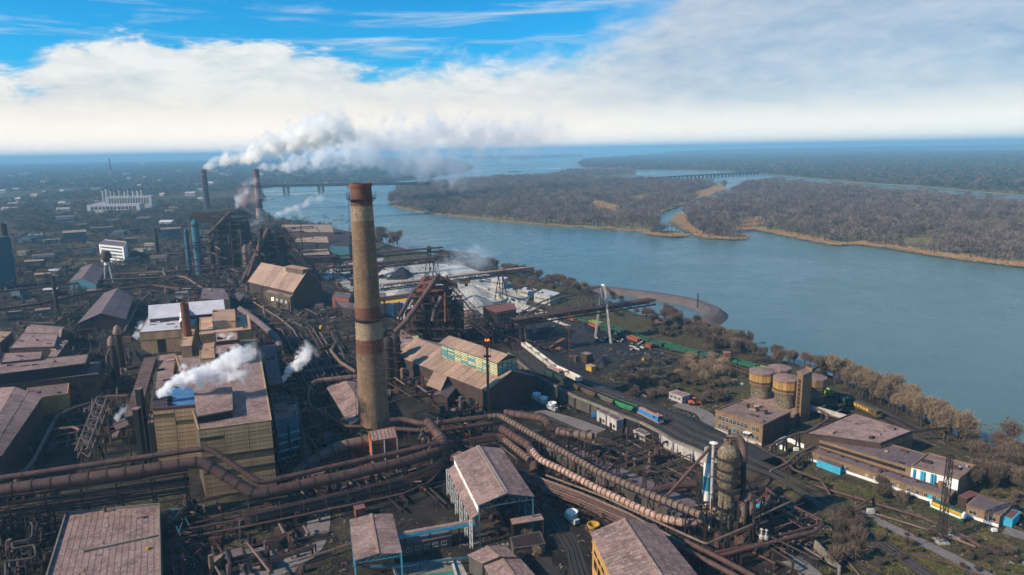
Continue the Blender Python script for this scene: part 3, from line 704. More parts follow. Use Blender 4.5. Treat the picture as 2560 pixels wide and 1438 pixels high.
# louvres: glazed bands between mullions on the sunny side and the end
addm('louvre', (.60, .56, .30), (.42, .42, .24), (.66, .62, .42), s1=.4, var=.15)
addm('louvre_teal', (.10, .36, .38), (.07, .25, .27), (.3, .46, .34), s1=.4, var=.25)
for (a, b_, n_) in ((CL.at(0, 0, 0), CL.at(1, 0, 0), 8), (CL.at(1, 0, 0), CL.at(1, 1, 0), 4)):
    L = (b_ - a).length; d = (b_ - a).normalized(); o_ = Vector((d.y, -d.x, 0)); cell = L / n_; rz = math.atan2(d.y, d.x)
    pm = {}
    for mk in ('louvre', 'louvre_teal'):
        o = MB().hexa([(.12, -.35, 0), (cell - .12, -.35, 0), (cell - .12, 0, .0), (.12, 0, .0)], [(.12, -.10, .42), (cell - .12, -.10, .42), (cell - .12, 0, .42), (.12, 0, .42)]).build('t', M[mk]); pm[mk] = o.data; bpy.data.objects.remove(o)
    for i in range(n_):
        for j in range(9):
            teal = (rnd() < (.85 - i * .12 if n_ == 8 else .75) and j < 6) or rnd() < .12
            p = a + d * (cell * i) + o_ * .02; p.z = zb + .1 + j * (zc - zb - .3) / 9; put(pm['louvre_teal' if teal else 'louvre'], 'louvre', ch, p, rz)
    for i in range(n_ + 1):
        p = a + d * (cell * i) + o_ * .3; MB().beam((p.x, p.y, zb), (p.x, p.y, zc), .22).build('mullion', M['steel'], ch)
# lean-to and porch on the front
F2 = FP(9.5, (1066, 958), (1102, 972), (1119, 948), (1085, 936)); MB().slab([F2.at(0, 0, 8.6), F2.at(1, 0, 8.6), F2.at(1, 1, 11.4), F2.at(0, 1, 11.4)], .3).build('lean_to_roof', M['roof_tan'], ch)
q = FP(5, (1087, 995), (1118, 1000), (1138, 975), (1105, 968)); s_ = shed('transfer_house', 'small dark porch building with a pitched roof under the casthouse eave', 'building', q, 7, 8.2, 'brick_dark', 'roof_dark', 't')
dark_gap(s_, q, 0, .1, .9, 0, 3)
b = P(1118, 1018); y_ = thing('crane_hook', 'yellow steel bracket hanging under the casthouse porch', 'bracket', b); MB().beam((b.x, b.y, 0), (b.x, b.y, 5), .5).beam((b.x, b.y, 5), (b.x + 1.5, b.y, 5), .4).build('bracket_arm', M['amber'], y_)
# roofs beside the furnace, left of the casthouse
q = FP(10, (985, 870), (1030, 885), (1058, 850), (1000, 822)); block('annex_building', 'low mauve roofed annex between the chimney and the casthouse', 'building', q, 10, 'brick_dark', 'roof_mauve')
b = P(1042, 898); z = ZP(b, 838); MB
c_ = thing('square_tower', 'pale square panelled tower at the near furnace foot', 'tower', b); MB().box(b.x - 1.9, b.x + 1.9, b.y - 1.5, b.y + 1.5, 0, z).build('tower_core', M['panel_dark'], c_)
for i in range(8): MB().box(b.x - 1.95, b.x + 1.95, b.y - 1.75, b.y - 1.52, z * i / 8 + .15, z * (i + 1) / 8 - .1).build('tower_panel', M['louvre'], c_)

# ================================================================= blast furnaces
def furnace(name, label, px, py, ptop, w_, mk='rust', dk='steel', legs=True, left=True, scale=1.0, skip_to=None, seed=1, down=None, cage=True):
    random.seed(seed); b = P(px, py); zt = ZP(b, ptop); k = zt / 50.; root = thing(name, label, 'blast furnace', b); R = w_ / 2
    MB().lathe(b, [(R * .62, 0), (R * .62, zt * .14), (R * .70, zt * .22), (R * .72, zt * .34), (R * .50, zt * .66), (R * .42, zt * .70), (R * .25, zt * .76)], 24).build('furnace_shell', M[dk], root, True)
    for fz in (.16, .30, .42, .54, .64, .74):
        r_ = R * (.98 if fz < .5 else .85); m_ = MB(); z = zt * fz
        m_.box(b.x - r_, b.x + r_, b.y - r_, b.y + r_, z, z + .3)
        for sx_ in (-1, 1):
            m_.box(b.x - r_, b.x + r_, b.y + sx_ * r_ - .05, b.y + sx_ * r_ + .05, z + 1.0, z + 1.1); m_.box(b.x + sx_ * r_ - .05, b.x + sx_ * r_ + .05, b.y - r_, b.y + r_, z + 1.0, z + 1.1)
        for i in range(7):
            x = b.x - r_ + 2 * r_ * i / 6
            for sy in (-1, 1): m_.beam((x, b.y + sy * r_, z), (x, b.y + sy * r_, z + 1.1), .08)
        m_.build('service_platform', M[mk], root)
    for sx_ in (-1, 1):
        for sy in (-1, 1): MB().beam((b.x + sx_ * R * .92, b.y + sy * R * .92, 0), (b.x + sx_ * R * .62, b.y + sy * R * .62, zt * .80), .9 * k).build('frame_column', M[mk], root)
    for i in range(5):
        z0, z1 = zt * (.16 + .13 * i), zt * (.16 + .13 * (i + 1)); m_ = MB(); f0, f1 = R * (.92 - .3 * z0 / zt), R * (.92 - .3 * z1 / zt)
        for sx_, sy, tx, ty in ((-1, -1, 1, -1), (1, -1, 1, 1), (-1, -1, -1, 1)):
            m_.beam((b.x + sx_ * f0, b.y + sy * f0, z0), (b.x + tx * f1, b.y + ty * f1, z1), .35 * k); m_.beam((b.x + tx * f0, b.y + ty * f0, z0), (b.x + sx_ * f1, b.y + sy * f1, z1), .35 * k)
        m_.build('cross_bracing', M[dk], root)
    for i in range(7):
        t = i * .9 + seed; q_ = R * rr(.35, .7); hh = zt * rr(.25, .62); x, y = b.x + R * 1.05 * math.cos(t), b.y + R * .8 * math.sin(t) + R * .3
        MB().lathe((x, y, 0), [(q_ * .6, 0), (q_ * .6, hh), (q_ * .35, hh * 1.08), (.2, hh * 1.1)], 14).build('gas_vessel', M[random.choice([dk, mk, 'steel'])], root, True)
    for i in range(20 if mk == 'rust' else 34):
        x, y, z = b.x + rr(-.62, .62) * R, b.y + rr(-.3, .4) * R, zt * rr(.15, .68); s_ = R * rr(.2, .5); MB().box(x - s_, x + s_, y - s_ * .8, y + s_ * .8, z, z + s_ * rr(.5, 1.1)).build('clad_box', M[random.choice([dk, 'steel', 'brick_dark'])], root)
    if mk != 'rust':
        for q_, h0, h1 in (((-.55, .15, -.5, .5), 0, .78), ((.1, .6, -.35, .55), 0, .66), ((-1.0, -.6, -.6, .5), .1, .5), ((.5, 1.25, -.2, .6), 0, .38)):
            MB().box(b.x + q_[0] * R, b.x + q_[1] * R, b.y + q_[2] * R, b.y + q_[3] * R, h0 * zt, h1 * zt).build('clad_tower', M['steel'], root)
    # top house
    MB().box(b.x - R * .62, b.x + R * .66, b.y - R * .6, b.y + R * .6, zt * .80, zt * .82).build('top_platform', M['rust_red' if mk == 'rust' else 'steel'], root)
    MB().slab([(b.x - R * .5, b.y - R * .5, zt * .90), (b.x + R * .3, b.y - R * .6, zt * .93), (b.x + R * .3, b.y + R * .5, zt * .97), (b.x - R * .5, b.y + R * .5, zt * .95)], .5).build('top_roof', M['rust_red' if mk == 'rust' else 'steel'], root)
    MB().slab([(b.x + R * .3, b.y - R * .6, zt * .93), (b.x + R * 1.15, b.y - R * .3, zt * .84), (b.x + R * 1.05, b.y + R * .5, zt * .86), (b.x + R * .3, b.y + R * .5, zt * .97)], .5).build('top_roof', M['rust_red' if mk == 'rust' else 'steel'], root)
    for i in range(5):
        x, y = b.x + rr(-.55, .5) * R, b.y + rr(-.4, .4) * R; h_ = zt * rr(.98, 1.10); MB().cyl((x, y, zt * .8), (x, y, h_), .35 * k, .3 * k, 8).lathe((x, y, h_), [(.3 * k, 0), (.7 * k, .3), (.1, 1.0 * k)], 8).build('bleeder_stack', M['steel_lit'], root, True)
    for i in range(16):
        x, y, z = b.x + rr(-.8, .8) * R, b.y - R * rr(.4, .95), zt * rr(.16, .75); s_ = rr(.6, 2.0) * k
        MB().box(x - s_, x + s_, y - s_ * .6, y + s_ * .6, z, z + s_ * rr(.8, 2.4)).build('machinery_box', M[random.choice([mk, dk, 'steel', 'rust'])], root)
    for i in range(7):
        t = rr(2.6, 6.2); r_ = R * .9; x, y = b.x + r_ * math.cos(t), b.y + r_ * math.sin(t); z0, z1 = zt * rr(.05, .3), zt * rr(.4, .72)
        MB().tube(bend([(x, y, z0), (x, y, z1), (b.x + R * .4 * math.cos(t), b.y + R * .4 * math.sin(t), z1 + 2)], 2), .55 * k, 8).build('riser_pipe', M[random.choice(['pipe', mk])], root, True)
    for i in range(18):
        t0 = rr(-1, 1); MB().beam((b.x + t0 * R, b.y - R, zt * rr(.1, .7)), (b.x + rr(-1, 1) * R, b.y - R * .9, zt * rr(.1, .7)), .28 * k).build('stray_beam', M[random.choice([mk, 'steel'])], root)
    return b, zt, root, R
b1, z1_, r1_, R1_ = furnace('blast_furnace', 'nearest rusty blast furnace, just right of the tallest chimney', 1086, 862, 688, 31, mk='rust', seed=3)
def rel(px, py, yy): return PD(px, py, yy)
yb = b1.y
MB().tube(bend([rel(1096, 690, yb - 2), rel(1088, 700, yb - 12), rel(1018, 800, yb - 20), rel(988, 830, yb - 22)], 2), 1.75, 14).build('downcomer_pipe', M['pipe'], r1_, True)
flanges(r1_, [rel(1084, 712, yb - 13.5), rel(1022, 794, yb - 19.5)], 1.75, 7, 'rust')
MB().tube(bend([rel(1066, 690, yb), rel(1054, 712, yb - 2), rel(1036, 726, yb + 2), rel(1000, 790, yb + 4)], 3), 1.5, 12).build('downcomer_pipe', M['pipe'], r1_, True)
MB().tube(bend([rel(1104, 742, yb - 12), rel(1085, 770, yb - 13), rel(1081, 802, yb - 14)], 5), 1.5, 12).build('gas_main_pipe', M['pipe_tan'], r1_, True)
MB().tube(bend([rel(1056, 762, yb - 13), rel(1062, 790, yb - 14), rel(1056, 806, yb - 14)], 4), .9, 10).build('gas_main_pipe', M['pipe_tan'], r1_, True)
MB().tube(bend([rel(1117, 690, yb), rel(1112, 740, yb - 12), rel(1114, 806, yb - 16)], 2), .8, 10).build('gas_main_pipe', M['rust_red'], r1_, True)
for (a, b_) in (((1108, 697), (1213, 812)), ((1122, 760), (1225, 835))):
    MB().lattice(rel(*a, yb), rel(*b_, yb - 26), 3.6, 3.6, 12, .38, .24).build('skip_bridge', M['steel'], r1_)
b = P(1036, 850); z = ZP(b, 786); s_ = thing('dust_catcher', 'pale concrete cylinder left of the near furnace', 'tank', b); MB().lathe(b, [(3.4, 0), (3.4, z - 2), (2.6, z), (1.2, z + 1.4)], 18).build('tank_shell', M['concrete'], s_, True)
# hot stoves of the near furnace behind the big chimney
for i, (px_, py_, tp) in enumerate(((975, 968, 842), (992, 944, 836), (962, 930, 824))):
    b = P(px_, py_); z = ZP(b, tp); s_ = thing('hot_stove', ('dark domed hot stove just right of the tallest chimney', 'dark domed hot stove between the chimney and the annex roof', 'dark domed hot stove farthest from the camera beside the chimney')[i], 'stove', b, 'hot stoves by the near furnace')
    MB().lathe(b, [(3.1, 0), (3.1, z - 3), (2.7, z - 1.2), (1.5, z - .2), (.3, z)], 18).build('stove_shell', M['steel'], s_, True)
    for j in range(4): MB().lathe(b, [(3.1, z * (j + 1) / 5 - .2), (4.1, z * (j + 1) / 5), (4.1, z * (j + 1) / 5 + .2), (3.1, z * (j + 1) / 5 + .2)], 16, False).build('gallery', M['rust'], s_)
# lattice towers and cross beams around it
for i, (px_, py_, tp) in enumerate(((958, 860, 745), (1000, 850, 760), (1148, 850, 742), (1192, 850, 790))):
    b = P(px_, py_); z = ZP(b, tp); s_ = thing('lattice_tower', ('dark lattice tower right behind the tallest chimney', 'dark lattice tower left of the near furnace', 'lattice tower right of the near furnace', 'short lattice tower below the skip bridge')[i], 'tower', b)
    MB().lattice(b, (b.x, b.y, z), 5, 4.4, 6, .45, .3).build('lattice', M['steel'], s_)
    for j in range(3): zz = z * (j + 1) / 3; MB().box(b.x - 2.8, b.x + 2.8, b.y - 2.8, b.y + 2.8, zz, zz + .25).build('deck', M['rust'], s_)
cb = thing('conveyor_bridge', 'dark conveyor gallery with yellow side boards running into the near furnace', 'conveyor', P(1000, 830))
MB().beam(PD(944, 752, yb + 30), PD(1052, 738, yb + 10), 4.5, 3.0).build('gallery_body', M['steel'], cb); MB().beam(PD(950, 757, yb + 25), PD(1030, 747, yb + 8), 5.2, 1.1).build('side_board', M['amber'], cb)
MB().beam(PD(944, 745, yb + 30), PD(1052, 731, yb + 10), 5.2, .4).build('gallery_roof', M['rust'], cb)
for t in (.1, .5, .9): p = PD(944, 752, yb + 30).lerp(PD(1052, 738, yb + 10), t); MB().beam((p.x, p.y, 0), (p.x, p.y, p.z), .9).build('leg', M['steel'], cb)
# far furnaces
b2, z2_, r2_, R2_ = furnace('blast_furnace', 'middle blast furnace with a steaming top left of the tallest chimney', 680, 705, 560, 36, mk='steel', seed=8)
y2 = b2.y
for pts, r in (([(672, 572), (606, 706)], 2.6), ([(655, 575), (640, 640), (622, 690)], 2.0)):
    MB().tube([rel(*pts[0], y2 - 10)] + [rel(*p_, y2 - 30) for p_ in pts[1:]], r, 12).build('downcomer_pipe', M['pipe'], r2_, True)
MB().lattice(rel(698, 572, y2), rel(782, 690, y2 - 20), 6, 6, 12, .7, .45).build('skip_bridge', M['steel'], r2_)
for i, (x0, x1) in enumerate(((614, 626), (629, 641))):
    c_ = P((x0 + x1) / 2, 690); z = ZP(c_, 618 + i * -6); s_ = thing('gas_cleaning_column', ('tan striped steel column left of the middle furnace', 'orange tan steel column touching the middle furnace')[i], 'column', c_)
    MB().lathe(c_, [(4.0, 0), (4.0, z * .4), (3.4, z * .42), (3.4, z), (1, z + 3)], 14).build('column_shell', M['pipe_tan'], s_, True)
    for j in range(3): MB().lathe(c_, [(4, z * (.3 + j * .25)), (5, z * (.3 + j * .25)), (5, z * (.3 + j * .25) + .5), (3.4, z * (.3 + j * .25) + .5)], 14, False).build('gallery', M['steel'], s_)
b3, z3_, r3_, R3_ = furnace('blast_furnace', 'farthest blast furnace, leftmost of the three', 588, 668, 520, 44, mk='steel', seed=12)
y3 = b3.y
MB().tube([rel(575, 532, y3 - 10), rel(520, 588, y3 - 30)], 2.2, 12).build('downcomer_pipe', M['pipe'], r3_, True)
MB().beam(rel(482, 536, y3), rel(600, 532, y3), 8, 4).build('top_gallery', M['steel'], r3_); MB().beam(rel(478, 545, y3 - 6), rel(560, 552, y3 - 6), 9, 6).build('lower_gallery', M['steel'], r3_)
for i, (px_, pt, r, mk) in enumerate(((500, 548, 3.9, 'blue_steel'), (476, 572, 2.4, 'blue_steel'), (552, 600, 5.0, 'steel'), (536, 598, 4, 'steel'), (568, 606, 4.5, 'pipe'))):
    c_ = P(px_, 690 - i * 2); z = ZP(c_, pt); s_ = thing('hot_stove', ('tall teal cylinder at the left end of the furnace row', 'slim pale teal cylinder leftmost of the furnace row', 'dark cylinder in front of the far furnace', 'dark cylinder left of the far furnace foot', 'brown cylinder right of the far furnace foot')[i], 'stove', c_)
    MB().lathe(c_, [(r, 0), (r, z * .9), (r * .7, z * .97), (.5, z)], 16).build('stove_shell', M[mk], s_, True)
    for j in range(3): MB().lathe(c_, [(r, z * (.3 + j * .3)), (r + 1.5, z * (.3 + j * .3)), (r + 1.5, z * (.3 + j * .3) + .4), (r, z * (.3 + j * .3) + .4)], 16, False).build('gallery', M['steel'], s_)
# second casthouse
F = FP(16, (622, 702), (733, 728), (803, 708)); F = Fr(F.A, F.B, None, F.A + (P(803, 708, 16).xy.to_3d() - F.B.to_3d()).xy)
c2 = rootof(F, 'casthouse', 'dark blue gabled casthouse with a sunlit tan roof in the middle distance', 'building')
hip_wall(F, -.3, 16, 30, 's').build('wall', M['brick_dark'], c2); gable_roof(c2, F, 16, 30, 'roof_tan', 's', 1.2, sheets=6)
K = F.sub(.62, .99, .40, .60); walls(K, 26, 31.5).build('monitor', M['panel_dark'], c2); MB().fb(K, -.02, 1.02, -.1, 1.1, 31.5, 31.9).build('monitor_roof', M['roof_orange'], c2)
q = FP(12, (660, 730), (725, 745), (735, 738), (672, 722)); s_ = block('control_cabin', 'boxy cabin with four lit windows on the front of the middle casthouse', 'building', q, 12, 'panel_dark', 'roof_tan')
for i in range(4):
    p = q.at(.35 + i * .17, 0, 6.5); MB().box(p.x - 1.3, p.x + 1.3, p.y - .3, p.y - .1, 6.5, 9).build('window', M['white'] if i else M['lamp'], s_)
for i in range(3): p = q.at(.05 + i * .45, 0.02, 0); MB().beam((p.x, p.y - .5, 0), (p.x, p.y - .5, 8), .8).build('post', M['steel'], s_)
# ================================================================= big panelled hall
F = FP(28, (497, 1076), (678, 1052), (648, 880), (440, 892)); HF = F
hl = rootof(F, 'sinter_hall', 'huge flat roofed hall with walls of yellow panels behind the pipes', 'building')
walls(F, -.3, 28).build('wall', M['panel_dark'], hl); flat_roof(hl, F, 28, 'roof_mauve', .5, 'panel', seams=4)
panels(hl, F.A, F.B, 10.5, 27.9, 3, 11, 'panel', skip=[(i, j) for j in (2, 3) for i in (0, 1, 2)] + [(0, 8)])
panels(hl, F.A, F.B, .5, 9.5, 3, 5, 'panel', skip=[(2, 4), (1, 4)])
panels(hl, F.B, F.C, 4, 27.8, 12, 8, 'panel_dark')  # shade of the right wall put into darker panel colour
F = FP(30.5, (381, 1021), (489, 1012), (483, 965), (381, 968)); hb = rootof(F, 'fan_house', 'taller panelled block with a blue roof and cooling fans beside the hall', 'building')
walls(F, -.3, 29.5).build('wall', M['panel_dark'], hb)
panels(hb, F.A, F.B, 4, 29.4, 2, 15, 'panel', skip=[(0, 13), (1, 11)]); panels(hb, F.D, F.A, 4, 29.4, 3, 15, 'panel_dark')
dark_gap(hb, F, 0, .32, .52, 24.5, 26.0)
addm('roof_blue', (.05, .16, .32), (.04, .11, .23), (.10, .24, .38), s1=.2, var=0)
MB().fb(F, .32, 1, .01, 1, 29.5, 29.8).build('roof', M['roof_blue'], hb); MB().fb(F, 0, .32, .01, 1, 29.5, 29.7).build('roof', M['steel'], hb)
MB().fb(F, 0, 1, -.01, .02, 29.5, 30.6).build('parapet', M['rust'], hb)
for i in range(3):
    c_ = F.at(.40, .14 + i * .16, 29.8); MB().lathe(c_, [(1.05, 0), (1.15, .7), (1.35, .9), (1.1, .9), (.95, .1)], 18, False).build('fan_ring', M['dark'], hb); MB().lathe(c_, [(1.0, .1), (.1, .12)], 16, False).build('fan_disc', M['blue_steel'], hb)
# raised roof
q = FP(31.5, (483, 968), (580, 963), (582, 1024), (492, 1041)); q = Fr(q.D, q.C, q.B, q.A)
rs = rootof(q, 'raised_roof', 'raised mauve flat roof standing on the big hall roof', 'roof'); rs.location.z = 28.2
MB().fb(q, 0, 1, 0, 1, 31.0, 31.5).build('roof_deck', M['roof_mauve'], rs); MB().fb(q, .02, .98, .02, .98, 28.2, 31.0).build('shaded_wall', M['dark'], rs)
for i in range(6): p = q.at(.02 + i * .19, .01, 28.2); MB().beam((p.x, p.y - .2, 28.2), (p.x, p.y - .2, 31), .35).build('post', M['steel'], rs)
q = FP(29.5, (455, 905), (500, 898), (510, 940), (465, 955)); q = Fr(q.D, q.C, q.B, q.A); block('roof_annex', 'small steaming roof annex between the hall and the rusty stack', 'building', q, 29.5, 'panel_dark', 'roof_mauve', 0, z0=0)
# tan stepped roofs behind
for i, (z, zz, q, wm, rm, lb) in enumerate((
    (31, 24, ((500, 898), (640, 888), (637, 850), (500, 858)), 'panel', 'roof_orange', 'low orange roof strip joining the hall and the tan blocks'),
    (36, 24, ((499, 838), (627, 824), (622, 787), (500, 795)), 'panel', 'roof_orange', 'orange flat roof with a jagged edge behind the steaming roofs'),
    (40, 24, ((531, 806), (588, 803), (586, 774), (532, 776)), 'panel', 'roof_orange', 'topmost tan penthouse of the stepped tower roofs'),
    (35, 24, ((537, 886), (598, 878), (597, 852), (537, 860)), 'brick_dark', 'roof_mauve', 'mauve roofed box nearest the hall, lower of the steaming pair'),
    (37, 24, ((538, 856), (595, 850), (594, 830), (538, 832)), 'brick_dark', 'roof_tan', 'tan roofed box with two steam vents, upper of the pair'))):
    f_ = FP(z, *q); block('stepped_block', lb, 'building', f_, z, wm, rm, .3)
f_ = FP(34, (452, 868), (478, 865), (486, 824), (460, 826)); block('lit_wing', 'narrow sunlit wing left of the rusty stack', 'building', f_, 34, 'panel', 'roof_orange', .3)
b = P(486, 990); z = ZP(b, 758) ; st = thing('rusty_stack', 'thick dark rusty stack rising from the hall roofs, tallest on the left', 'chimney', b)
MB().lathe(b, [(2.3, 0), (2.1, z * .5), (2.1, z), (1.6, z), (1.6, z - 2)], 18).build('stack_shell', M['rust_red'], st, True)
for t in (.35, .6, .85): MB().lathe(b, [(2.1, z * t), (2.5, z * t), (2.5, z * t + .6), (2.1, z * t + .6)], 18, False).build('flange', M['rust'], st)
# pale roofed building behind
F = FP(30, (348, 832), (478, 822), (500, 786), (372, 792)); wb = block('pale_hall', 'building with a pale white roof and brown panelled front behind the hall', 'building', F, 30, 'panel', 'roof_white', .3)
for u in (.32, .78): dark_gap(wb, F, 0, u, u + .16, 17, 25)
panels(wb, F.A, F.B, 25.3, 29.5, 4, 1, 'panel'); panels(wb, F.A, F.B, 8, 17, 5, 2, 'panel_dark')
F = FP(38, (374, 783), (557, 766), (560, 754), (376, 768)); s_ = shed('pale_hall', 'long building with a pale folded gable roof, farthest of the pale roofs', 'building', FP(33, (374, 796), (560, 780), (556, 756), (378, 770)), 33, 38, 'roof_dark', 'roof_white', 's')
F = FP(34, (449, 806), (470, 806), (474, 768), (452, 768)); s_ = shed('vent_hood', 'small white barrel roofed hood beside the rusty stack', 'building', F, 34, 37, 'panel_dark', 'white', 't', over=.2)
# narrow flues at the hall corner
for i, (px_, py_, tp) in enumerate(((372, 1170, 972), (362, 1190, 1022), (478, 1085, 1000))[:2]):
    b = P(px_, py_); z = ZP(b, tp); s_ = thing('square_flue', ('upper dark square flue at the left corner of the fan house', 'lower dark square flue at the left corner of the fan house')[i], 'flue', b); MB().box(b.x - 1.1, b.x + 1.1, b.y - 1.2, b.y + 1.2, 0, z).build('flue_duct', M['dark'], s_); MB().box(b.x - 1.3, b.x + 1.3, b.y - 1.4, b.y + 1.4, z, z + .3).build('cap', M['roof_mauve'], s_)
# second roof strip left of the hall and long gallery
F = FP(24, (372, 1060), (420, 1052), (440, 884), (395, 890)); block('side_aisle', 'long mauve side aisle roof along the left of the hall', 'building', F, 24, 'panel_dark', 'roof_mauve', .4, seams=0)
def gallery(name, label, pts, w_, h, wm, rm, sup=14, cat='conveyor'):
    pts = [Vector(p) for p in pts]; root = thing(name, label, cat, pts[0])
    for a, b in zip(pts[:-1], pts[1:]):
        MB().beam(a, b, w_, h).build('gallery_body', M[wm], root)
        d = (b - a).normalized(); n_ = Vector((-d.y, d.x, 0)).normalized() * (w_ / 2 + .3); up = Vector((0, 0, h / 2 + .02)); k = max(1, int((b - a).length / 7))
        for i in range(k):
            p, q = a.lerp(b, i / k), a.lerp(b, (i + .97) / k); MB().slab([p - n_ + up, q - n_ + up, q + n_ + up, p + n_ + up][::-1], .2).slab([p - n_ + up, q - n_ + up, q + n_ + up, p + n_ + up], .2).build('roof_sheet', M[rm], root)
    trestles(root, pts, sup, w_ * .8, r=h / 2); return root
gallery('conveyor_gallery', 'long straight mauve roofed conveyor gallery beside the side aisle', [P(297, 1062, 17), P(330, 1048, 20), P(376, 900, 25)], 5.2, 3, 'roof_dark', 'roof_mauve')
# blue framed annex at the right of the hall
F = FP(16, (688, 1062), (748, 1048), (742, 1016), (682, 1022)); an = block('blue_annex', 'small blue clad annex with an open teal frame at the right side of the hall', 'building', F, 18, 'blue_steel', 'roof_mauve', .2)
F = FP(18, (688, 1066), (750, 1050), (744, 1014), (682, 1022))
for i in range(3):
    for j in range(2):
        p = F.at(i / 2, -.08 - .0 * j, 0); MB().beam((p.x, p.y, 0), (p.x, p.y, 17.5), .7).build('column', M['teal'], an)
for z in (3.5, 7, 10.5, 14): a, b = F.at(0, -.08, z), F.at(1, -.08, z); MB().beam(a, b, .5, .7).build('floor_beam', M['teal'], an)
F = FP(24, (672, 1012), (735, 1005), (715, 962), (665, 966)); fr_ = rootof(F, 'roof_frame', 'open steel roof frame between the hall and the pipes', 'frame'); m_ = MB()
for i in range(5): m_.beam(F.at(i / 4, 0, 20), F.at(i / 4, 1, 20), .3); m_.beam(F.at(0, i / 4, 20), F.at(1, i / 4, 20), .3)
for i in range(4): m_.beam(F.at(i / 4, 0, 20), F.at((i + 1) / 4, 1, 20), .2)
m_.build('roof_grid', M['steel_lit'], fr_)
for a in (0, 1):
    for c in (0, 1): p = F.at(a, c, 0); MB().beam((p.x, p.y, 0), (p.x, p.y, 20), .6).build('column', M['steel'], fr_)
# ================================================================= foreground gas mains and pipe racks
pl = [P(-420, 1290, 22), P(0, 1226, 22), P(300, 1184, 22), P(505, 1153, 22), P(640, 1238, 9), P(860, 1190, 9), P(1020, 1152, 9), P(1098, 1128, 9), P(1112, 1105, 9.5), P(1085, 1075, 12), P(1070, 1055, 13)]
main = pipeline('gas_main', 'fat rusty gas main crossing the left foreground and dipping in front of the hall', 'pipe', pl, 2.05, 'pipe', 5.6, 'rust', 0, n=18, br=4)
pu = [P(-420, 1250, 25), P(0, 1196, 25), P(300, 1152, 25), P(522, 1120, 25), P(650, 1208, 12), P(860, 1160, 12), P(1050, 1120, 12), P(1096, 1108, 12)]
up = pipeline('gas_main', 'thinner rusty pipe running just above and behind the fat gas main', 'pipe', pu, 1.05, 'pipe', 8, 'rust', 0, n=12, br=3, rail=True)
def rack(name, label, path, levels, n_per, gap, r, sup, mks=('pipe', 'steel', 'rust'), zfix=None, group=None, cross=True):
    """trestle rack: several pipes side by side on several decks"""
    pts = [Vector(p) for p in path]; root = thing(name, label, 'pipe rack', (pts[0].x, pts[0].y, 0), group)
    for li, dz in enumerate(levels):
        for k in range(n_per[li]):
            off = (k - (n_per[li] - 1) / 2) * gap; q = []
            for i, p in enumerate(pts):
                d = ((pts[min(i + 1, len(pts) - 1)] - pts[max(i - 1, 0)])); n_ = Vector((-d.y, d.x, 0)).normalized(); q.append(p + n_ * off + Vector((0, 0, dz + rr(-.1, .1))))
            rk = r * rr(.6, 1.25); MB().tube(bend(q, 2), rk, 8).build('pipe', M[random.choice(mks)], root, True)
    w_ = (max(n_per) - 1) * gap + 1.5
    for p, d in walk(pts, sup):
        s_ = Vector((-d.y, d.x, 0)).normalized() * w_ / 2; m_ = MB(); top = p.z + max(levels) + .2
        for sg in (-1, 1): m_.beam((p.x + s_.x * sg, p.y + s_.y * sg, -.2), (p.x + s_.x * sg, p.y + s_.y * sg, top), .38)
        for dz in levels: z = p.z + dz - r - .2; m_.beam((p.x - s_.x, p.y - s_.y, z), (p.x + s_.x, p.y + s_.y, z), .3)
        z0 = 0; zt_ = p.z + min(levels); k = max(1, int(zt_ / 5))
        for i in range(k):
            a, b = (1, -1) if i % 2 else (-1, 1); m_.beam((p.x + s_.x * a, p.y + s_.y * a, zt_ * i / k), (p.x + s_.x * b, p.y + s_.y * b, zt_ * (i + 1) / k), .2)
        m_.build('support', M['steel'], root)
    if cross:
        for sg in (-1, 1):
            m_ = MB(); kk = 0
            for (p, d), (q, e) in zip(walk(pts, sup)[:-1], walk(pts, sup)[1:]):
                s_ = Vector((-d.y, d.x, 0)).normalized() * w_ / 2 * sg; za, zb_ = p.z + min(levels) - r - .4, p.z + min(levels) - r - 2.4
                a, b = Vector((p.x + s_.x, p.y + s_.y, za)), Vector((q.x + s_.x, q.y + s_.y, q.z + min(levels) - r - .4)); m_.beam(a, b, .3)
                c_, e_ = a - Vector((0, 0, 2.2)), b - Vector((0, 0, 2.2)); m_.beam(c_, e_, .25)
                for t in range(4): m_.beam(a.lerp(b, t / 4), c_.lerp(e_, (t + 1) / 4), .14) if t % 2 else m_.beam(c_.lerp(e_, t / 4), a.lerp(b, (t + 1) / 4), .14)
            m_.build('side_truss', M['steel'], root)
    return root
lft = [P(-420, 1300, 17), P(0, 1242, 17), P(300, 1204, 17), P(470, 1180, 17)]
rack('pipe_rack', 'tall three level pipe rack under the left half of the fat gas main', lft, (0, -3.2, -6.0), (3, 4, 4), 1.3, .32, 11)
rgt = [P(610, 1290, 6.5), P(860, 1232, 6.5), P(1010, 1195, 6.5), P(1090, 1165, 6.5), P(1135, 1105, 6.5)]
rack('pipe_rack', 'two level pipe rack under the right half of the fat gas main', rgt, (0, -1.8, -3.6), (3, 3, 3), 1.2, .28, 8)
for i, (dy, lb) in enumerate(((0, 'long low pipe nearest the camera in front of the right pipe rack'), (20, 'second long low pipe just behind the nearest one'))):
    pipeline('process_pipe', lb, 'pipe', [P(420, 1352 - dy, 4), P(640, 1312 - dy, 4), P(860, 1266 - dy, 4), P(1010, 1234 - dy, 4), P(1075, 1205 - dy, 4), P(1105, 1172 - dy, 4), P(1135, 1168 - dy, 4)], .42, 'pipe', 0, sup=14, n=8, br=2)
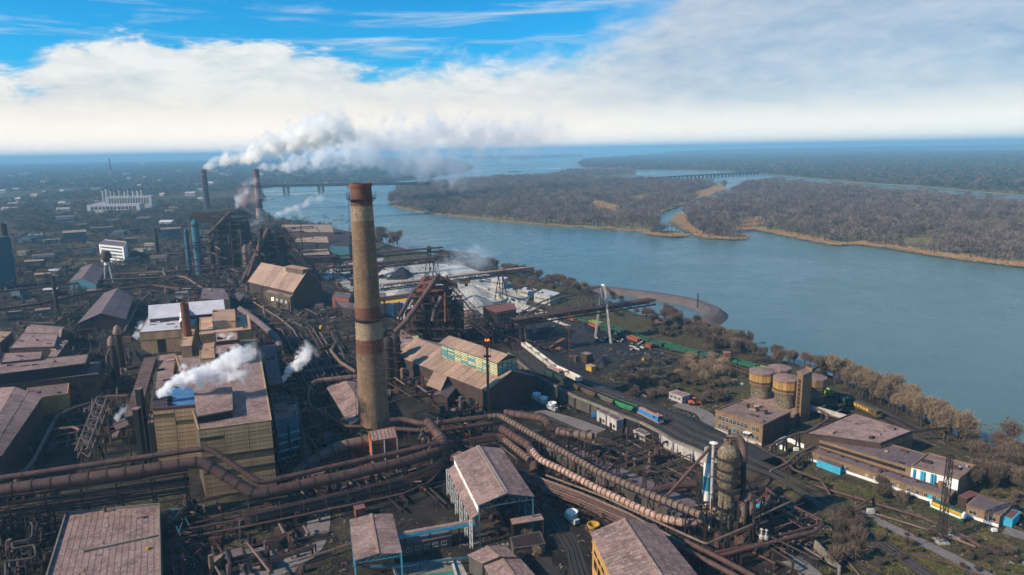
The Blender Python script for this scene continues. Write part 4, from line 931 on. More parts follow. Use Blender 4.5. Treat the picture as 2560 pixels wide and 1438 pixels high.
# expansion loops at the bottom left
b = P(60, 1320); pts = []
for i, (x, y) in enumerate(((95, 1290), (20, 1296), (18, 1310), (75, 1304), (82, 1312), (80, 1342), (72, 1350), (30, 1356), (32, 1372), (85, 1362), (90, 1385), (84, 1395), (14, 1404), (14, 1438), (16, 1500))): pts.append(P(x, y, 9))
pipeline('expansion_loop', 'thin pipe folded into square loops at the lower left edge', 'pipe', pts, .34, 'concrete_dark', 0, sup=9, supw=2, n=8, br=1)
pipeline('expansion_loop', 'second folded pipe lying under the square loops at the lower left edge', 'pipe', [p + Vector((1.5, 1.5, -3)) for p in pts], .34, 'steel', 0, sup=12, supw=2, n=8, br=1)
# fat pipes behind the rack at the chimney foot
pipeline('gas_main', 'fat mottled pipe bending down to the left of the red box house', 'pipe', [P(922, 1102, 9), P(880, 1108, 9), P(838, 1120, 8), P(770, 1160, 3), P(740, 1185, 1)], 2.2, 'pipe_tan', 6, 'rust', 0, n=16, br=4)
pipeline('gas_main', 'fat dark pipe beside the blue annex dropping to the lower rack', 'pipe', [P(735, 1000, 9), P(752, 1100, 7), P(768, 1160, 3), P(790, 1180, 1.6)], 2.0, 'pipe', 4, 'steel', 0, n=16, br=4)
pipeline('gas_main', 'short fat red brown pipe just under the mottled one', 'pipe', [P(925, 1120, 5), P(880, 1128, 5), P(840, 1145, 2.5), P(820, 1155, 1.5)], 1.9, 'rust', 5, 'rust', 0, n=16, br=3)
# red box house
q = FP(13, (928, 1104), (992, 1094), (985, 1068), (921, 1080)); s_ = block('red_box_house', 'rust red boarded box house on legs at the foot of the tallest chimney', 'building', q, 13, 'rust_red', 'roof_mauve', .2, z0=4.3)
walls(q, -.3, 4.5)
for i in range(8): panels(s_, q.A, q.B, 4.5 + i * 1.05, 5.5 + i * 1.05, 2, 1, 'rust_red', 'board', jit=.08)
panels(s_, q.D, q.A, 4.5, 12.8, 2, 4, 'orange', 'board')  # sunlight on the left side painted in as orange boards
for a in (0, .5, 1): p = q.at(a, -.03, 0); MB().beam((p.x, p.y, 0), (p.x, p.y, 13), .35).build('post', M['plaster'], s_)
for i in range(6): MB().fb(q, .08 + i * .15, .12 + i * .15, .1, .9, 13.15, 13.35).build('roof_batten', M['roof_tan'], s_)
# pipe between the chimney and the junction
pipeline('gas_main', 'fat pipe from the chimney foot to the flare stack junction', 'pipe', [P(975, 1052, 10), P(1010, 1048, 10), P(1045, 1058, 10), P(1075, 1060, 10), P(1240, 1040, 10)], 1.25, 'pipe', 6, 'rust', 14, n=14)
pipeline('gas_main', 'second pipe under the junction main behind the shed', 'pipe', [P(985, 1072, 7), P(1080, 1078, 7), P(1245, 1056, 7)], 1.0, 'pipe', 8, 'rust', 14, n=12)
rack('pipe_rack', 'dark pipe rack running behind the open shed to the junction', [P(1105, 1112, 6), P(1240, 1088, 6), P(1330, 1105, 6)], (0, -2), (4, 4), 1.2, .28, 9)
pipeline('process_pipe', 'thin pipe sloping from the casthouse porch to the chimney', 'pipe', [P(970, 1008, 8), P(1092, 976, 8)], .5, 'pipe', 6, 'rust', 0, n=8)
pipeline('gas_main', 'pipe reaching from the left into the tallest chimney above the low shed', 'pipe', [P(778, 962, 12), P(795, 952, 12.5), P(890, 942, 13)], 1.35, 'pipe_tan', 5, 'rust', 10, n=12)
pipeline('process_pipe', 'double pipe bending below the low shed towards the chimney', 'pipe', [P(747, 1035, 9), P(778, 1018, 9), P(868, 1066, 9), P(905, 1066, 9)], .7, 'pipe', 5, 'rust', 9, n=10)
pipeline('process_pipe', 'thin pipe frame beside the open steel roof grid', 'pipe', [P(775, 962, 12), P(770, 990, 10), P(778, 1018, 9)], .5, 'pipe_tan', 0, n=8)
# three mains running to the gas plant
pA = [P(1222, 1042, 12), P(1252, 1040, 12), P(1330, 1085, 12), P(1500, 1182, 12), P(1640, 1243, 12), P(1752, 1288, 12)]
pipeline('gas_main', 'straight ringed brown main running down right to the gas cleaning tower', 'pipe', pA, 1.32, 'pipe_tan', 2.2, 'steel', 15, n=16, rail=True, br=3)
pB = [P(1330, 1125, 7), P(1350, 1150, 7), P(1395, 1170, 7), P(1500, 1225, 7), P(1600, 1272, 7), P(1650, 1295, 7), P(1715, 1309, 7), P(1752, 1303, 7), P(1772, 1288, 7), P(1805, 1270, 9)]
pipeline('gas_main', 'pale pinkish ringed main curving into the gas cleaning tower', 'pipe', pB, 1.35, 'pipe_lit', 2.2, 'pipe', 10, n=16, br=4)
pC = [P(1262, 1032, 13), P(1330, 1042, 13), P(1366, 1050, 13), P(1372, 1068, 13)]
pipeline('gas_main', 'short fat main turning beside the junction', 'pipe', pC, 1.7, 'pipe', 3.5, 'rust', 14, n=16)
pD = [P(1392, 1078, 12), P(1482, 1092, 12)]
pd_ = pipeline('gas_main', 'fat open ended pipe stub pointing right', 'pipe', pD, 1.8, 'pipe_tan', 3.0, 'rust', 9, n=16, caps=False)
a, b = P(1470, 1090, 12), P(1481.5, 1092, 12); MB().cyl(a, b, 1.5, 1.5, 16).build('dark_mouth', M['dark'], pd_)
pipeline('gas_main', 'lower fat main at the left under the ringed brown main', 'pipe', [P(1255, 1072, 8), P(1290, 1095, 8), P(1325, 1115, 8), P(1336, 1150, 4), P(1336, 1180, 1)], 1.8, 'pipe', 3.0, 'rust', 0, n=16)
pipeline('gas_main', 'second lower main under the ringed brown main', 'pipe', [P(1262, 1100, 5), P(1300, 1130, 5), P(1325, 1150, 5)], 1.4, 'pipe_tan', 2.5, 'rust', 0, n=16)
sv = thing('valve_station', 'tangle of dark valves and beams on the left end of the mains', 'valve station', P(1060, 1100))
random.seed(21)
for i in range(26):
    a = P(1075 + rr(-22, 20), 1085 + rr(-30, 40), rr(6, 13)); MB().beam(a, a + Vector((rr(-4, 4), rr(-4, 4), rr(-3, 3))), rr(.25, .8)).build('valve_beam', M[random.choice(['steel', 'pipe_tan', 'rust', 'steel_lit'])], sv)
s2 = thing('valve_station', 'second tangle of rusty valves beside the ringed brown main', 'valve station', P(1510, 1150))
for i in range(44):
    a = P(1512 + rr(-38, 42), 1150 + rr(-22, 30), rr(.5, 8)); MB().beam(a, a + Vector((rr(-4, 4), rr(-4, 4), rr(-3, 3))), rr(.2, .6)).build('valve_beam', M[random.choice(['steel', 'steel', 'rust', 'pipe'])], s2)
# long bundle crossing the lower right
bun = [P(1135, 1135, 7), P(1300, 1187, 7), P(1450, 1243, 7), P(1560, 1292, 7), P(1700, 1368, 7)]
rack('pipe_rack', 'long bundle of brown pipes running down to the yellow building', bun, (0, -1.6), (5, 4), 1.35, .42, 10, mks=('pipe', 'pipe', 'rust', 'pipe_tan'))
pipeline('process_pipe', 'left one of the twin pipes passing behind the yellow building', 'pipe', [P(1685, 1362, 7), P(1760, 1398, 7), P(1905, 1475, 7)], .85, 'pipe', 5, 'rust', 12, n=12)
pipeline('process_pipe', 'right one of the twin pipes passing behind the yellow building', 'pipe', [P(1712, 1352, 7), P(1785, 1388, 7), P(1940, 1470, 7)], .85, 'pipe', 5, 'rust', 12, n=12)
pipeline('process_pipe', 'thin pale pipe with a bend along the outer side of the pipe bundle', 'pipe', [P(1365, 1188, 8), P(1500, 1238, 8), P(1720, 1340, 8), P(1765, 1360, 8), P(1885, 1310, 8), P(1882, 1298, 8), P(1975, 1255, 8)], .38, 'pipe_tan', 0, sup=12, supw=1, n=8, br=1)
# platform floor between the mains
q = Fr(P(1352, 1120, 4), P(1700, 1290, 4), P(1755, 1262, 4), P(1420, 1110, 4)); s_ = block('slab_platform', 'mauve concrete deck between the ringed mains', 'platform', q, 4, 'concrete_dark', 'roof_dark', .1)
random.seed(4)
for i, (x, y) in enumerate(((1462, 1178), (1530, 1225), (1415, 1150), (1625, 1262), (1380, 1135))):
    b = P(x, y); s_ = thing('pipe_portal', ('portal frame by the valve tangle', 'portal frame in the middle of the pale main', 'portal frame left of the valve tangle', 'portal frame near the bend of the pale main', 'portal frame at the start of the pale main')[i], 'frame', b)
    for sx_ in (-2, 2): MB().lattice((b.x + sx_, b.y - sx_ * .6, 0), (b.x + sx_, b.y - sx_ * .6, 13.5), 1.2, 1.2, 6, .22, .15).build('lattice_leg', M['steel'], s_)
    MB().beam((b.x - 2.5, b.y + 1.6, 13.5), (b.x + 2.5, b.y - 1.6, 13.5), .6).build('cross_beam', M['rust'], s_)
# ================================================================= gas cleaning tower
b = P(1812, 1338); zt = ZP(b, 1092); gt = thing('gas_cleaning_tower', 'stained cylindrical gas cleaning tower wrapped in platforms beside a white column', 'tower', b)
m1 = MB().lathe(b, [(3.2, 0), (3.2, zt * .25), (2.7, zt * .27), (2.7, zt * .52), (3.5, zt * .55), (3.5, zt * .80), (3.7, zt * .81), (3.7, zt * .84), (2.6, zt * .90), (1.4, zt * .93)], 26)
addm('stained', (.22, .175, .11), (.085, .06, .045), (.42, .34, .2), s1=.35, s2=1.2, streak=.5, var=0)
m1.build('tower_shell', M['stained'], gt, True)
for fz, ro in ((.50, 4.6), (.60, 4.3), (.69, 4.3), (.80, 4.6), (.30, 4.2)):
    z = zt * fz; m_ = MB().lathe(b, [(2.7, z), (ro, z), (ro, z + .25), (2.7, z + .25)], 24, False)
    for hh in (.6, 1.15): m_.lathe(b, [(ro - .06, z + hh), (ro, z + hh + .06)], 24, False)
    for i in range(14): t = i * .449; m_.beam((b.x + ro * math.cos(t), b.y + ro * math.sin(t), z), (b.x + ro * math.cos(t), b.y + ro * math.sin(t), z + 1.2), .08)
    m_.build('platform', M['steel'], gt)
MB().tube(bend([(b.x, b.y, zt * .90), (b.x - .6, b.y, zt * .99), (b.x + 2.6, b.y, zt * 1.0), (b.x + 4.6, b.y - .2, zt * .93), (b.x + 5.0, b.y - .3, zt * .76)], 2.2), 1.35, 14).build('top_elbow', M['pipe_tan'], gt, True)
MB().box(b.x - 2, b.x + 2, b.y - 1.4, b.y + 1.4, zt * 1.0, zt * 1.0 + .3).cyl((b.x, b.y, zt * .98), (b.x, b.y, zt * 1.07), .4, .4, 8).build('top_deck', M['steel'], gt)
MB().tube(bend([(b.x + 5.0, b.y - .5, zt * .78), (b.x + 5.2, b.y - .8, zt * .42), (b.x + 4.6, b.y - 1, zt * .30), (b.x + 3, b.y - 1.2, zt * .20)], 2), .9, 12).build('side_pipe', M['steel'], gt, True)
MB().tube(bend([(b.x + 5.4, b.y - 1, zt * .12), (b.x + 5.4, b.y - 1, zt * .36), (b.x + 7.2, b.y - 1, zt * .42), (b.x + 8.4, b.y - 1, zt * .36), (b.x + 8.4, b.y - 1, zt * .24)], 1.8), 1.25, 12).build('elbow_duct', M['pipe_tan'], gt, True)
MB().lathe((b.x + 5.2, b.y - 1.2, 0), [(.3, 0), (1.5, zt * .12), (1.6, zt * .28), (1.2, zt * .34)], 14).build('hopper_cone', M['pipe_tan'], gt, True)
c_ = P(1775, 1330); zc_ = ZP(c_, 1108); wc = thing('white_column', 'slim grey white column on the left of the gas cleaning tower', 'column', c_)
MB().lathe(c_, [(.55, 0), (.55, zc_)], 12).build('column_shell', M['plaster'], wc, True)
for k in range(5): MB().lathe(c_, [(.55, zc_ * k / 5 + 1), (.68, zc_ * k / 5 + 1), (.68, zc_ * k / 5 + 1.3), (.55, zc_ * k / 5 + 1.3)], 12, False).build('band', M['steel'], wc)
MB().lathe(c_, [(1.4, zc_), (1.4, zc_ + .15), (.2, zc_ + .5)], 10).build('cap', M['white'], wc)
c_ = P(1764, 1292); zc_ = ZP(c_, 1120); s_ = thing('white_tank', 'stubby white banded vessel behind the slim grey white column', 'tank', c_)
for i, mk in enumerate(('pipe_tan', 'white', 'teal', 'white', 'plaster')): MB().lathe(c_, [(1.35, zc_ * i / 5), (1.35, zc_ * (i + 1) / 5 - .05)], 16).build('shell_band', M[mk], s_, True)
a, b_ = P(1762, 1112, 31), P(1632, 1284, 8)
a = Vector((c_.x, c_.y - 2, zc_ + 1)); pipeline('inclined_pipe', 'straight brown pipe leaning down to the left from the gas cleaning tower', 'pipe', [(a.x + 3, a.y, a.z), a, P(1642, 1268, 8)], .55, 'pipe', 0, n=10, br=.5)
pipeline('gas_main', 'horizontal grey brown duct entering the gas cleaning tower from the left', 'pipe', [P(1635, 1228, 9), P(1690, 1212, 10), P(1740, 1210, 10)], 1.4, 'pipe', 0, n=14)
s_ = thing('process_structure', 'dark steel frame full of small pipes round the tower foot', 'frame', P(1800, 1345)); random.seed(9)
for i in range(60):
    x, y = b.x + rr(-9, 11), b.y + rr(-6, 6); z = rr(0, zt * .45); q = random.choice([(0, 0, rr(3, 8)), (rr(-6, 6), 0, 0), (0, rr(-5, 5), 0), (rr(-4, 4), 0, rr(2, 5))])
    MB().beam((x, y, z), (x + q[0], y + q[1], z + q[2]), rr(.15, .5)).build('frame_member', M[random.choice(['steel', 'steel', 'rust', 'dark'])], s_)
for i in range(8):
    x, y = b.x - 8 + (i % 4) * 5.2, b.y - 5 + (i // 4) * 9; MB().beam((x, y, 0), (x, y, zt * .42), .45).build('column', M['steel'], s_)
# pipes right of the tower
pipeline('process_pipe', 'upper one of three parallel pipes right of the yellow building', 'pipe', [P(1905, 1352, 6), P(2045, 1312, 6), P(2058, 1302, 6), P(1968, 1258, 6), P(1915, 1222, 6)], .45, 'pipe', 0, sup=14, supw=1.5, n=8, br=1)
pipeline('process_pipe', 'middle one of three parallel pipes right of the yellow building', 'pipe', [P(1790, 1392, 6), P(1905, 1362, 6), P(2040, 1328, 6), P(2056, 1312, 6)], .6, 'pipe', 0, sup=18, supw=1.5, n=8, br=1)
pipeline('process_pipe', 'lowest one of three parallel pipes right of the yellow building', 'pipe', [P(1780, 1384, 5), P(1918, 1356, 5), P(2036, 1338, 5)], .6, 'rust', 0, sup=18, supw=1.5, n=8, br=1)
for i, (x, y) in enumerate(((1903, 1350), (1915, 1352))):
    c_ = P(x, y, 6); s_ = thing('relief_valve', ('left pale relief valve standing on the pipes', 'right pale relief valve standing on the pipes')[i], 'valve', c_); s_.location.z = 6.5; MB().lathe((c_.x, c_.y, 6.5), [(.7, 0), (.8, 1), (.3, 1.4), (.25, 3), (.6, 3.2), (.1, 3.6)], 10).build('valve_body', M['plaster'], s_, True)
# ================================================================= viaduct, embankment and trains
DZ = 6.5
VL = [P(a, b, DZ) for a, b in ((1268, 880), (1334, 936), (1388, 964), (1436, 990), (1494, 1013), (1545, 1034), (1600, 1054), (1650, 1080), (1682, 1100), (1732, 1120), (1780, 1142), (1840, 1172))]
def offs(pts, d_):
    out = []
    for i, p in enumerate(pts):
        d = (pts[min(i + 1, len(pts) - 1)] - pts[max(i - 1, 0)]).normalized(); out.append(Vector((p.x - d.y * d_, p.y + d.x * d_, p.z)))
    return out
VR = offs(VL, 21); VT = [Vector((p.x, p.y, -.2)) for p in offs(VL, 36)]; VL2 = offs(VL, .9)
m_ = MB()
for i in range(len(VL) - 1):
    m_.poly([VL2[i], VL2[i + 1], VR[i + 1], VR[i]]); m_.poly([VR[i], VR[i + 1], VT[i + 1], VT[i]])
m_.build('rail_embankment', M['ballast'], kind='structure')
vd = thing('rail_viaduct', 'long dark retaining wall and viaduct carrying the hopper train', 'viaduct', (VL[0].x, VL[0].y, 0))
for i in range(len(VL) - 1):
    a, b = VL[i], VL[i + 1]; d = (b - a).normalized(); n_ = Vector((-d.y, d.x, 0))
    MB().hexa([(a.x, a.y, DZ - 1.0), (b.x, b.y, DZ - 1.0), (b.x + n_.x * 4, b.y + n_.y * 4, DZ - 1.0), (a.x + n_.x * 4, a.y + n_.y * 4, DZ - 1.0)], [(a.x, a.y, DZ + .05), (b.x, b.y, DZ + .05), (b.x + n_.x * 1.2, b.y + n_.y * 1.2, DZ + .05), (a.x + n_.x * 1.2, a.y + n_.y * 1.2, DZ + .05)]).build('edge_beam', M['concrete'], vd)
    L = (b - a).length; k = max(2, int(L / 4.5)); mk = 'concrete_dark' if i < 5 else ('dark' if i < 7 else 'plaster')
    for j in range(k):
        p, q = a.lerp(b, j / k), a.lerp(b, (j + .985) / k); u = n_ * .5
        MB().hexa([(p.x + u.x, p.y + u.y, -.2), (q.x + u.x, q.y + u.y, -.2), (q.x + u.x * 2, q.y + u.y * 2, -.2), (p.x + u.x * 2, p.y + u.y * 2, -.2)],
                  [(p.x + u.x, p.y + u.y, DZ - 1), (q.x + u.x, q.y + u.y, DZ - 1), (q.x + u.x * 2, q.y + u.y * 2, DZ - 1), (p.x + u.x * 2, p.y + u.y * 2, DZ - 1)]).build('wall_bay', M[mk], vd)
        if j % 2 == 0: MB().beam((p.x, p.y, 0), (p.x, p.y, DZ - 1), .5).build('pilaster', M['concrete_dark' if mk != 'plaster' else 'plaster'], vd)
m_ = MB()
for p, d in walk(VL, 2.5): m_.beam(p, p + Vector((0, 0, 1.1)), .10)
for a, b in zip(VL[:-1], VL[1:]): m_.beam(a + Vector((0, 0, 1.1)), b + Vector((0, 0, 1.1)), .1)
m_.build('railing', M['steel'], vd, kind='stuff')
# pale doorway blocks under the viaduct
for i, (x0, y0, x1, y1) in enumerate(((1492, 1052, 1514, 1064), (1517, 1064, 1541, 1078), (1583, 1092, 1612, 1105))):
    a, b = P(x0, y0), P(x1, y1); d = (b - a).normalized(); n_ = Vector((-d.y, d.x, 0)); q = Fr(a, b, b + n_ * 4, a + n_ * 4); zz = (5.2, 5.2, 3)[i]
    s_ = block('switch_room', ('left pale plastered room built under the viaduct', 'right pale plastered room built under the viaduct', 'small white hut at the foot of the retaining wall')[i], 'building', q, zz, 'plaster', 'roof_dark', .2); dark_gap(s_, q, 0, .3, .55, 0, 2.6, 'glass_dark', 'door'); dark_gap(s_, q, 0, .65, .85, 1, 2.4, 'glass_dark', 'window')
# ----------------------------------------------------------------- tracks
WAYS = []
def keepoff(P_, S_):
    q = np.array(P_)[:, :2]; ok = np.ones(len(q), bool)
    for a, b, w_ in WAYS:
        a = np.array(a[:2]); d = np.array(b[:2]) - a; L2 = max(1e-6, d @ d); t = np.clip(((q - a) @ d) / L2, 0, 1); ok &= np.hypot(*(q - a - t[:, None] * d).T) > w_
    return [p for p, k in zip(P_, ok) if k], [s_ for s_, k in zip(S_, ok) if k]
def track(path, ballast_w=3.2, z=.03, sleepers=False, gauge=1.5):
    pts = [Vector(p) for p in path]; WAYS.extend((p, q, 1.9) for p, q in zip(pts[:-1], pts[1:])); a, b = offs(pts, -ballast_w / 2), offs(pts, ballast_w / 2); m_ = MB()
    for i in range(len(pts) - 1): m_.poly([a[i], a[i + 1], b[i + 1], b[i]])
    o = m_.build('track_ballast', M['ballast'], kind='structure'); o.location.z = z
    r_ = MB()
    for g_ in (-gauge / 2, gauge / 2):
        q = offs(pts, g_)
        for c_, e_ in zip(q[:-1], q[1:]): r_.beam(c_ + Vector((0, 0, z + .22)), e_ + Vector((0, 0, z + .22)), .11, .16)
    r_.build('railway_track', M['rail'], kind='structure')
    if sleepers:
        s_ = MB()
        for p, d in walk(pts, .75):
            n_ = Vector((-d.y, d.x, 0)) * 1.3; s_.beam(p - n_ + Vector((0, 0, z + .07)), p + n_ + Vector((0, 0, z + .07)), .26, .12)
        s_.build('sleepers', M['sleeper'], kind='stuff')
T1 = offs(VL, 5.2); T1 = T1 + [P(1925, 1185, 4.5), P(2010, 1235, 2), P(2100, 1300, .3), P(2200, 1365, .1), P(2330, 1450, .1), P(2480, 1550, .1)]
track(T1, 3.4, .05, True)
T2 = offs(VL, 11.5); T2 = T2 + [P(1975, 1195, 3), P(2060, 1245, 1.5), P(2160, 1320, .2), P(2270, 1395, .1), P(2420, 1500, .1)]
track(T2, 3.6, .06, True)
T3 = offs(VL, 17)[:-1]; track(T3, 3, .07)
# ramp carrying the tracks down to grade
m_ = MB(); ra = [p + Vector((0, 0, -.05)) for p in offs(T1, -3)][10:15]; rb = [p + Vector((0, 0, -.05)) for p in offs(T2, 3.4)][10:15]
for i in range(4):
    m_.poly([ra[i], ra[i + 1], rb[i + 1], rb[i]])
    oa = [Vector((p.x - (rb[k].x - p.x) * .45, p.y - (rb[k].y - p.y) * .45, -.3)) for k, p in ((i, ra[i]), (i + 1, ra[i + 1]))]; ob = [Vector((p.x + (p.x - ra[k].x) * .45, p.y + (p.y - ra[k].y) * .45, -.3)) for k, p in ((i, rb[i]), (i + 1, rb[i + 1]))]
    m_.poly([oa[0], oa[1], ra[i + 1], ra[i]]); m_.poly([rb[i], rb[i + 1], ob[1], ob[0]])
m_.build('rail_ramp', M['ground'], kind='structure')
TG = [P(a, b, 0) for a, b in ((1440, 800), (1500, 818), (1560, 838), (1650, 868), (1740, 890), (1830, 910), (1930, 938), (2030, 972), (2110, 1008), (2215, 1058), (2330, 1118), (2440, 1180), (2560, 1245), (2700, 1330))]
track(TG, 3.2, .04)
track(offs(TG, 5), 3.2, .05); track(offs(TG, 10), 3.0, .04); track(offs(TG, -6)[2:7], 3.0, .04)
for k, q in enumerate((((1345, 1032), (1450, 1078), (1600, 1132), (1760, 1196), (1830, 1232)), ((1310, 1040), (1420, 1092), (1590, 1150), (1740, 1210)), ((1400, 1105), (1560, 1160), (1720, 1225)), ((1340, 1235), (1400, 1300), (1440, 1360), (1470, 1450)), ((1330, 1250), (1385, 1310), (1425, 1375), (1445, 1460)), ((2000, 1340), (2120, 1395), (2260, 1480)),
    ((1240, 730), (1400, 778), (1480, 815), (1560, 850)), ((1200, 700), (1300, 722), (1440, 770)), ((1180, 690), (1280, 712), (1400, 745)), ((900, 700), (1000, 690), (1150, 672)), ((780, 640), (860, 690), (900, 720)))):
    track([P(a, b, 0) for a, b in q], 3.0, .03 + .006 * k)
# ----------------------------------------------------------------- wagons
def bogie(x):
    m_ = MB()
    for dx in (-.9, .9):
        for sy in (-.8, .8): m_.cyl((x + dx, sy - .08, .48), (x + dx, sy + .08, .48), .46, .46, 10)
        m_.cyl((x + dx, -.8, .48), (x + dx, .8, .48), .1, .1, 6)
    m_.box(x - 1.3, x + 1.3, -1.0, -.88, .4, .75).box(x - 1.3, x + 1.3, .88, 1.0, .4, .75); return m_
def gondola(mk, load='coal', L=13.0, label=''):
    root = thing('freight_wagon', label, 'wagon', (0, -500, 0)); W = 1.5; o_ = (0, -500)
    def sh(m_): m_.v = [(v[0], v[1] - 500, v[2]) for v in m_.v]; return m_
    m_ = MB(); x = L / 2 - .5; m_.box(-x, x, -W, W, 1.05, 1.2).box(-x, x, -W, -W + .1, 1.2, 3.2).box(-x, x, W - .1, W, 1.2, 3.2).box(-x, -x + .1, -W + .1, W - .1, 1.2, 3.2).box(x - .1, x, -W + .1, W - .1, 1.2, 3.2)
    sh(m_).build('body', M[mk], root)
    me = None
    for i in range(8):
        for sy in (-1, 1):
            xx = -x + (2 * x) * i / 7
            if me is None: o = MB().box(-.09, .09, -.07, .07, 0, 2.1).build('rib', M[mk]); me = o.data; bpy.data.objects.remove(o)
            o = bpy.data.objects.new('rib', me); COL.objects.link(o); o.parent = root; o.location = (xx, sy * (W + .06), 1.1)
    sh(MB().box(-x, x, -W - .12, -W, 3.15, 3.3).box(-x, x, W, W + .12, 3.15, 3.3)).build('top_rail', M[mk], root)
    if load: 
        mm = MB(); n_ = 8
        for i in range(n_):
            a, b = -x + .1 + (2 * x - .2) * i / n_, -x + .1 + (2 * x - .2) * (i + 1) / n_; h0, h1 = 2.6 + .35 * math.sin(i * 1.9), 2.6 + .35 * math.sin((i + 1) * 1.9)
            mm.poly([(a, -W + .1, 2.4), (b, -W + .1, 2.4), (b, 0, h1), (a, 0, h0)]); mm.poly([(a, 0, h0), (b, 0, h1), (b, W - .1, 2.4), (a, W - .1, 2.4)])
        sh(mm).build('load', M[load], root)
    for xx in (-x + 2.2, x - 2.2): sh(bogie(xx)).build('bogie', M['dark'], root)
    sh(MB().box(-L / 2, L / 2, -.25, .25, .8, 1.04)).build('underframe', M['dark'], root)
    return root
def hopper(mk, label=''):
    root = thing('hopper_wagon', label, 'wagon', (0, -500, 0)); L = 12.0; W = 1.6
    def sh(m_): m_.v = [(v[0], v[1] - 500, v[2]) for v in m_.v]; return m_
    x = L / 2 - .4; m_ = MB()
    m_.hexa([(-x + 2, -W * .55, 1.1), (x - 2, -W * .55, 1.1), (x - 2, W * .55, 1.1), (-x + 2, W * .55, 1.1)], [(-x, -W, 3.5), (x, -W, 3.5), (x, W, 3.5), (-x, W, 3.5)])
    sh(m_).build('hopper_body', M[mk], root)
    sh(MB().box(-x + .15, x - .15, -W + .15, W - .15, 3.48, 3.56)).build('load', M['coal'], root); sh(MB().box(-x, x, -W - .08, -W + .1, 3.4, 3.7).box(-x, x, W - .1, W + .08, 3.4, 3.7).box(-x, -x + .15, -W, W, 3.4, 3.7).box(x - .15, x, -W, W, 3.4, 3.7)).build('rim', M[mk], root)
    for sy in (-1, 1):
        for i in range(6):
            a = -x + 2 * x * i / 6; b = -x + 2 * x * (i + 1) / 6; e = lambda xx, zz: (xx, sy * (W * (.55 + .45 * (zz - 1.1) / 2.4) + .07), zz)
            sh(MB().beam(e(a, 3.4), e((a + b) / 2, 1.7), .14).beam(e((a + b) / 2, 1.7), e(b, 3.4), .14)).build('brace', M[mk], root)
    for xx in (-x + 1.2, x - 1.2): sh(bogie(xx)).build('bogie', M['dark'], root); sh(MB().beam((xx, 0, 1), (xx * 1.0, 0, 3.3), .3)).build('end_post', M['dark'], root)
    sh(MB().box(-L / 2, L / 2, -.25, .25, .8, 1.04)).build('underframe', M['dark'], root)
    return root
def loco(name, label, body, roof_, stripe=None, L=16.0):
    root = thing(name, label, 'locomotive', (0, -500, 0))
    def sh(m_): m_.v = [(v[0], v[1] - 500, v[2]) for v in m_.v]; return m_
    sh(MB().box(-L / 2, L / 2, -1.5, 1.5, .95, 1.35)).build('frame', M[roof_], root)
    sh(MB().box(-L / 2 + .8, L / 2 - 4.4, -1.15, 1.15, 1.35, 3.5)).build('engine_hood', M[body], root)
    for i in range(5): sh(MB().box(-L / 2 + 1.2 + i * 2.0, -L / 2 + 2.7 + i * 2.0, -1.2, -1.15, 1.8, 3.1)).build('side_door', M[stripe or body], root)
    sh(MB().hexa([(-L / 2 + .8, -1.2, 3.5), (L / 2 - 4.4, -1.2, 3.5), (L / 2 - 4.4, 1.2, 3.5), (-L / 2 + .8, 1.2, 3.5)], [(-L / 2 + 1, -.7, 3.8), (L / 2 - 4.6, -.7, 3.8), (L / 2 - 4.6, .7, 3.8), (-L / 2 + 1, .7, 3.8)])).build('hood_roof', M[roof_], root)
    sh(MB().box(L / 2 - 4.4, L / 2 - .8, -1.5, 1.5, 1.35, 3.9)).build('cab', M[body], root); sh(MB().box(L / 2 - 4.6, L / 2 - .6, -1.6, 1.6, 3.9, 4.1)).build('cab_roof', M[roof_], root)
    for sy in (-1, 1): sh(MB().box(L / 2 - 4.0, L / 2 - 2.8, min(sy * 1.5, sy * 1.55), max(sy * 1.5, sy * 1.55), 2.6, 3.5)).build('cab_window', M['glass_dark'], root)
    sh(MB().box(L / 2 - .8, L / 2 - .76, -1.1, 1.1, 2.6, 3.5)).build('cab_window', M['glass_dark'], root)
    for xx in (-L / 2 + 3, L / 2 - 3): sh(bogie(xx)).build('bogie', M['dark'], root)
    sh(MB().cyl((-1.5, 0, .6), (1.5, 0, .6), .5, .5, 10)).build('fuel_tank', M['dark'], root)
    for xx in (-L / 2 + .1, L / 2 - .1):
        m_ = MB(); [m_.beam((xx, y, 1.35), (xx, y, 2.3), .08) for y in (-1.4, -.5, .5, 1.4)]; m_.beam((xx, -1.4, 2.3), (xx, 1.4, 2.3), .08); sh(m_).build('railing', M['amber'], root)
    return root
def resample(pts, step, start, n):
    return walk(pts, step, start)[:n]
def place(proto, first, p, d, z, label, group=None, flip=0, pitch=0):
    rz = math.atan2(d.y, d.x) + flip
    if first: proto.location = (p.x, p.y, z); proto.rotation_euler = (0, 0, rz); proto['label'] = label; proto['group'] = group; return proto
    return dup(proto, (p.x, p.y, z), rz, label, group)
def toline(px, py, z, pts):
    """distance along pts of the nearest point to a photo pixel"""
    p = P(px, py, z); best = (1e9, 0); s_ = 0
    for a, b in zip(pts[:-1], pts[1:]):
        L = (b - a).length; t = max(0, min(L, (p - a).dot((b - a)) / L)); dd = (a + (b - a) * (t / L) - p).length
        if dd < best[0]: best = (dd, s_ + t)
        s_ += L
    return best[1]
HT = [Vector((p.x, p.y, DZ)) for p in offs(VL, 5.2)]; WT = [Vector((p.x, p.y, DZ)) for p in offs(VL, 13)]
s0 = toline(1633, 1048, DZ, HT)
lc = loco('diesel_locomotive', 'blue and pink shunting locomotive at the right end of the hopper train', 'loco_blue', 'loco_pink')
def at_s(pts, s_): return walk(pts, 1e6, max(s_, .1))[0]
p, d = at_s(HT, s0); lc.location = (p.x, p.y, DZ + .25); lc.rotation_euler = (0, 0, math.atan2(d.y, d.x))
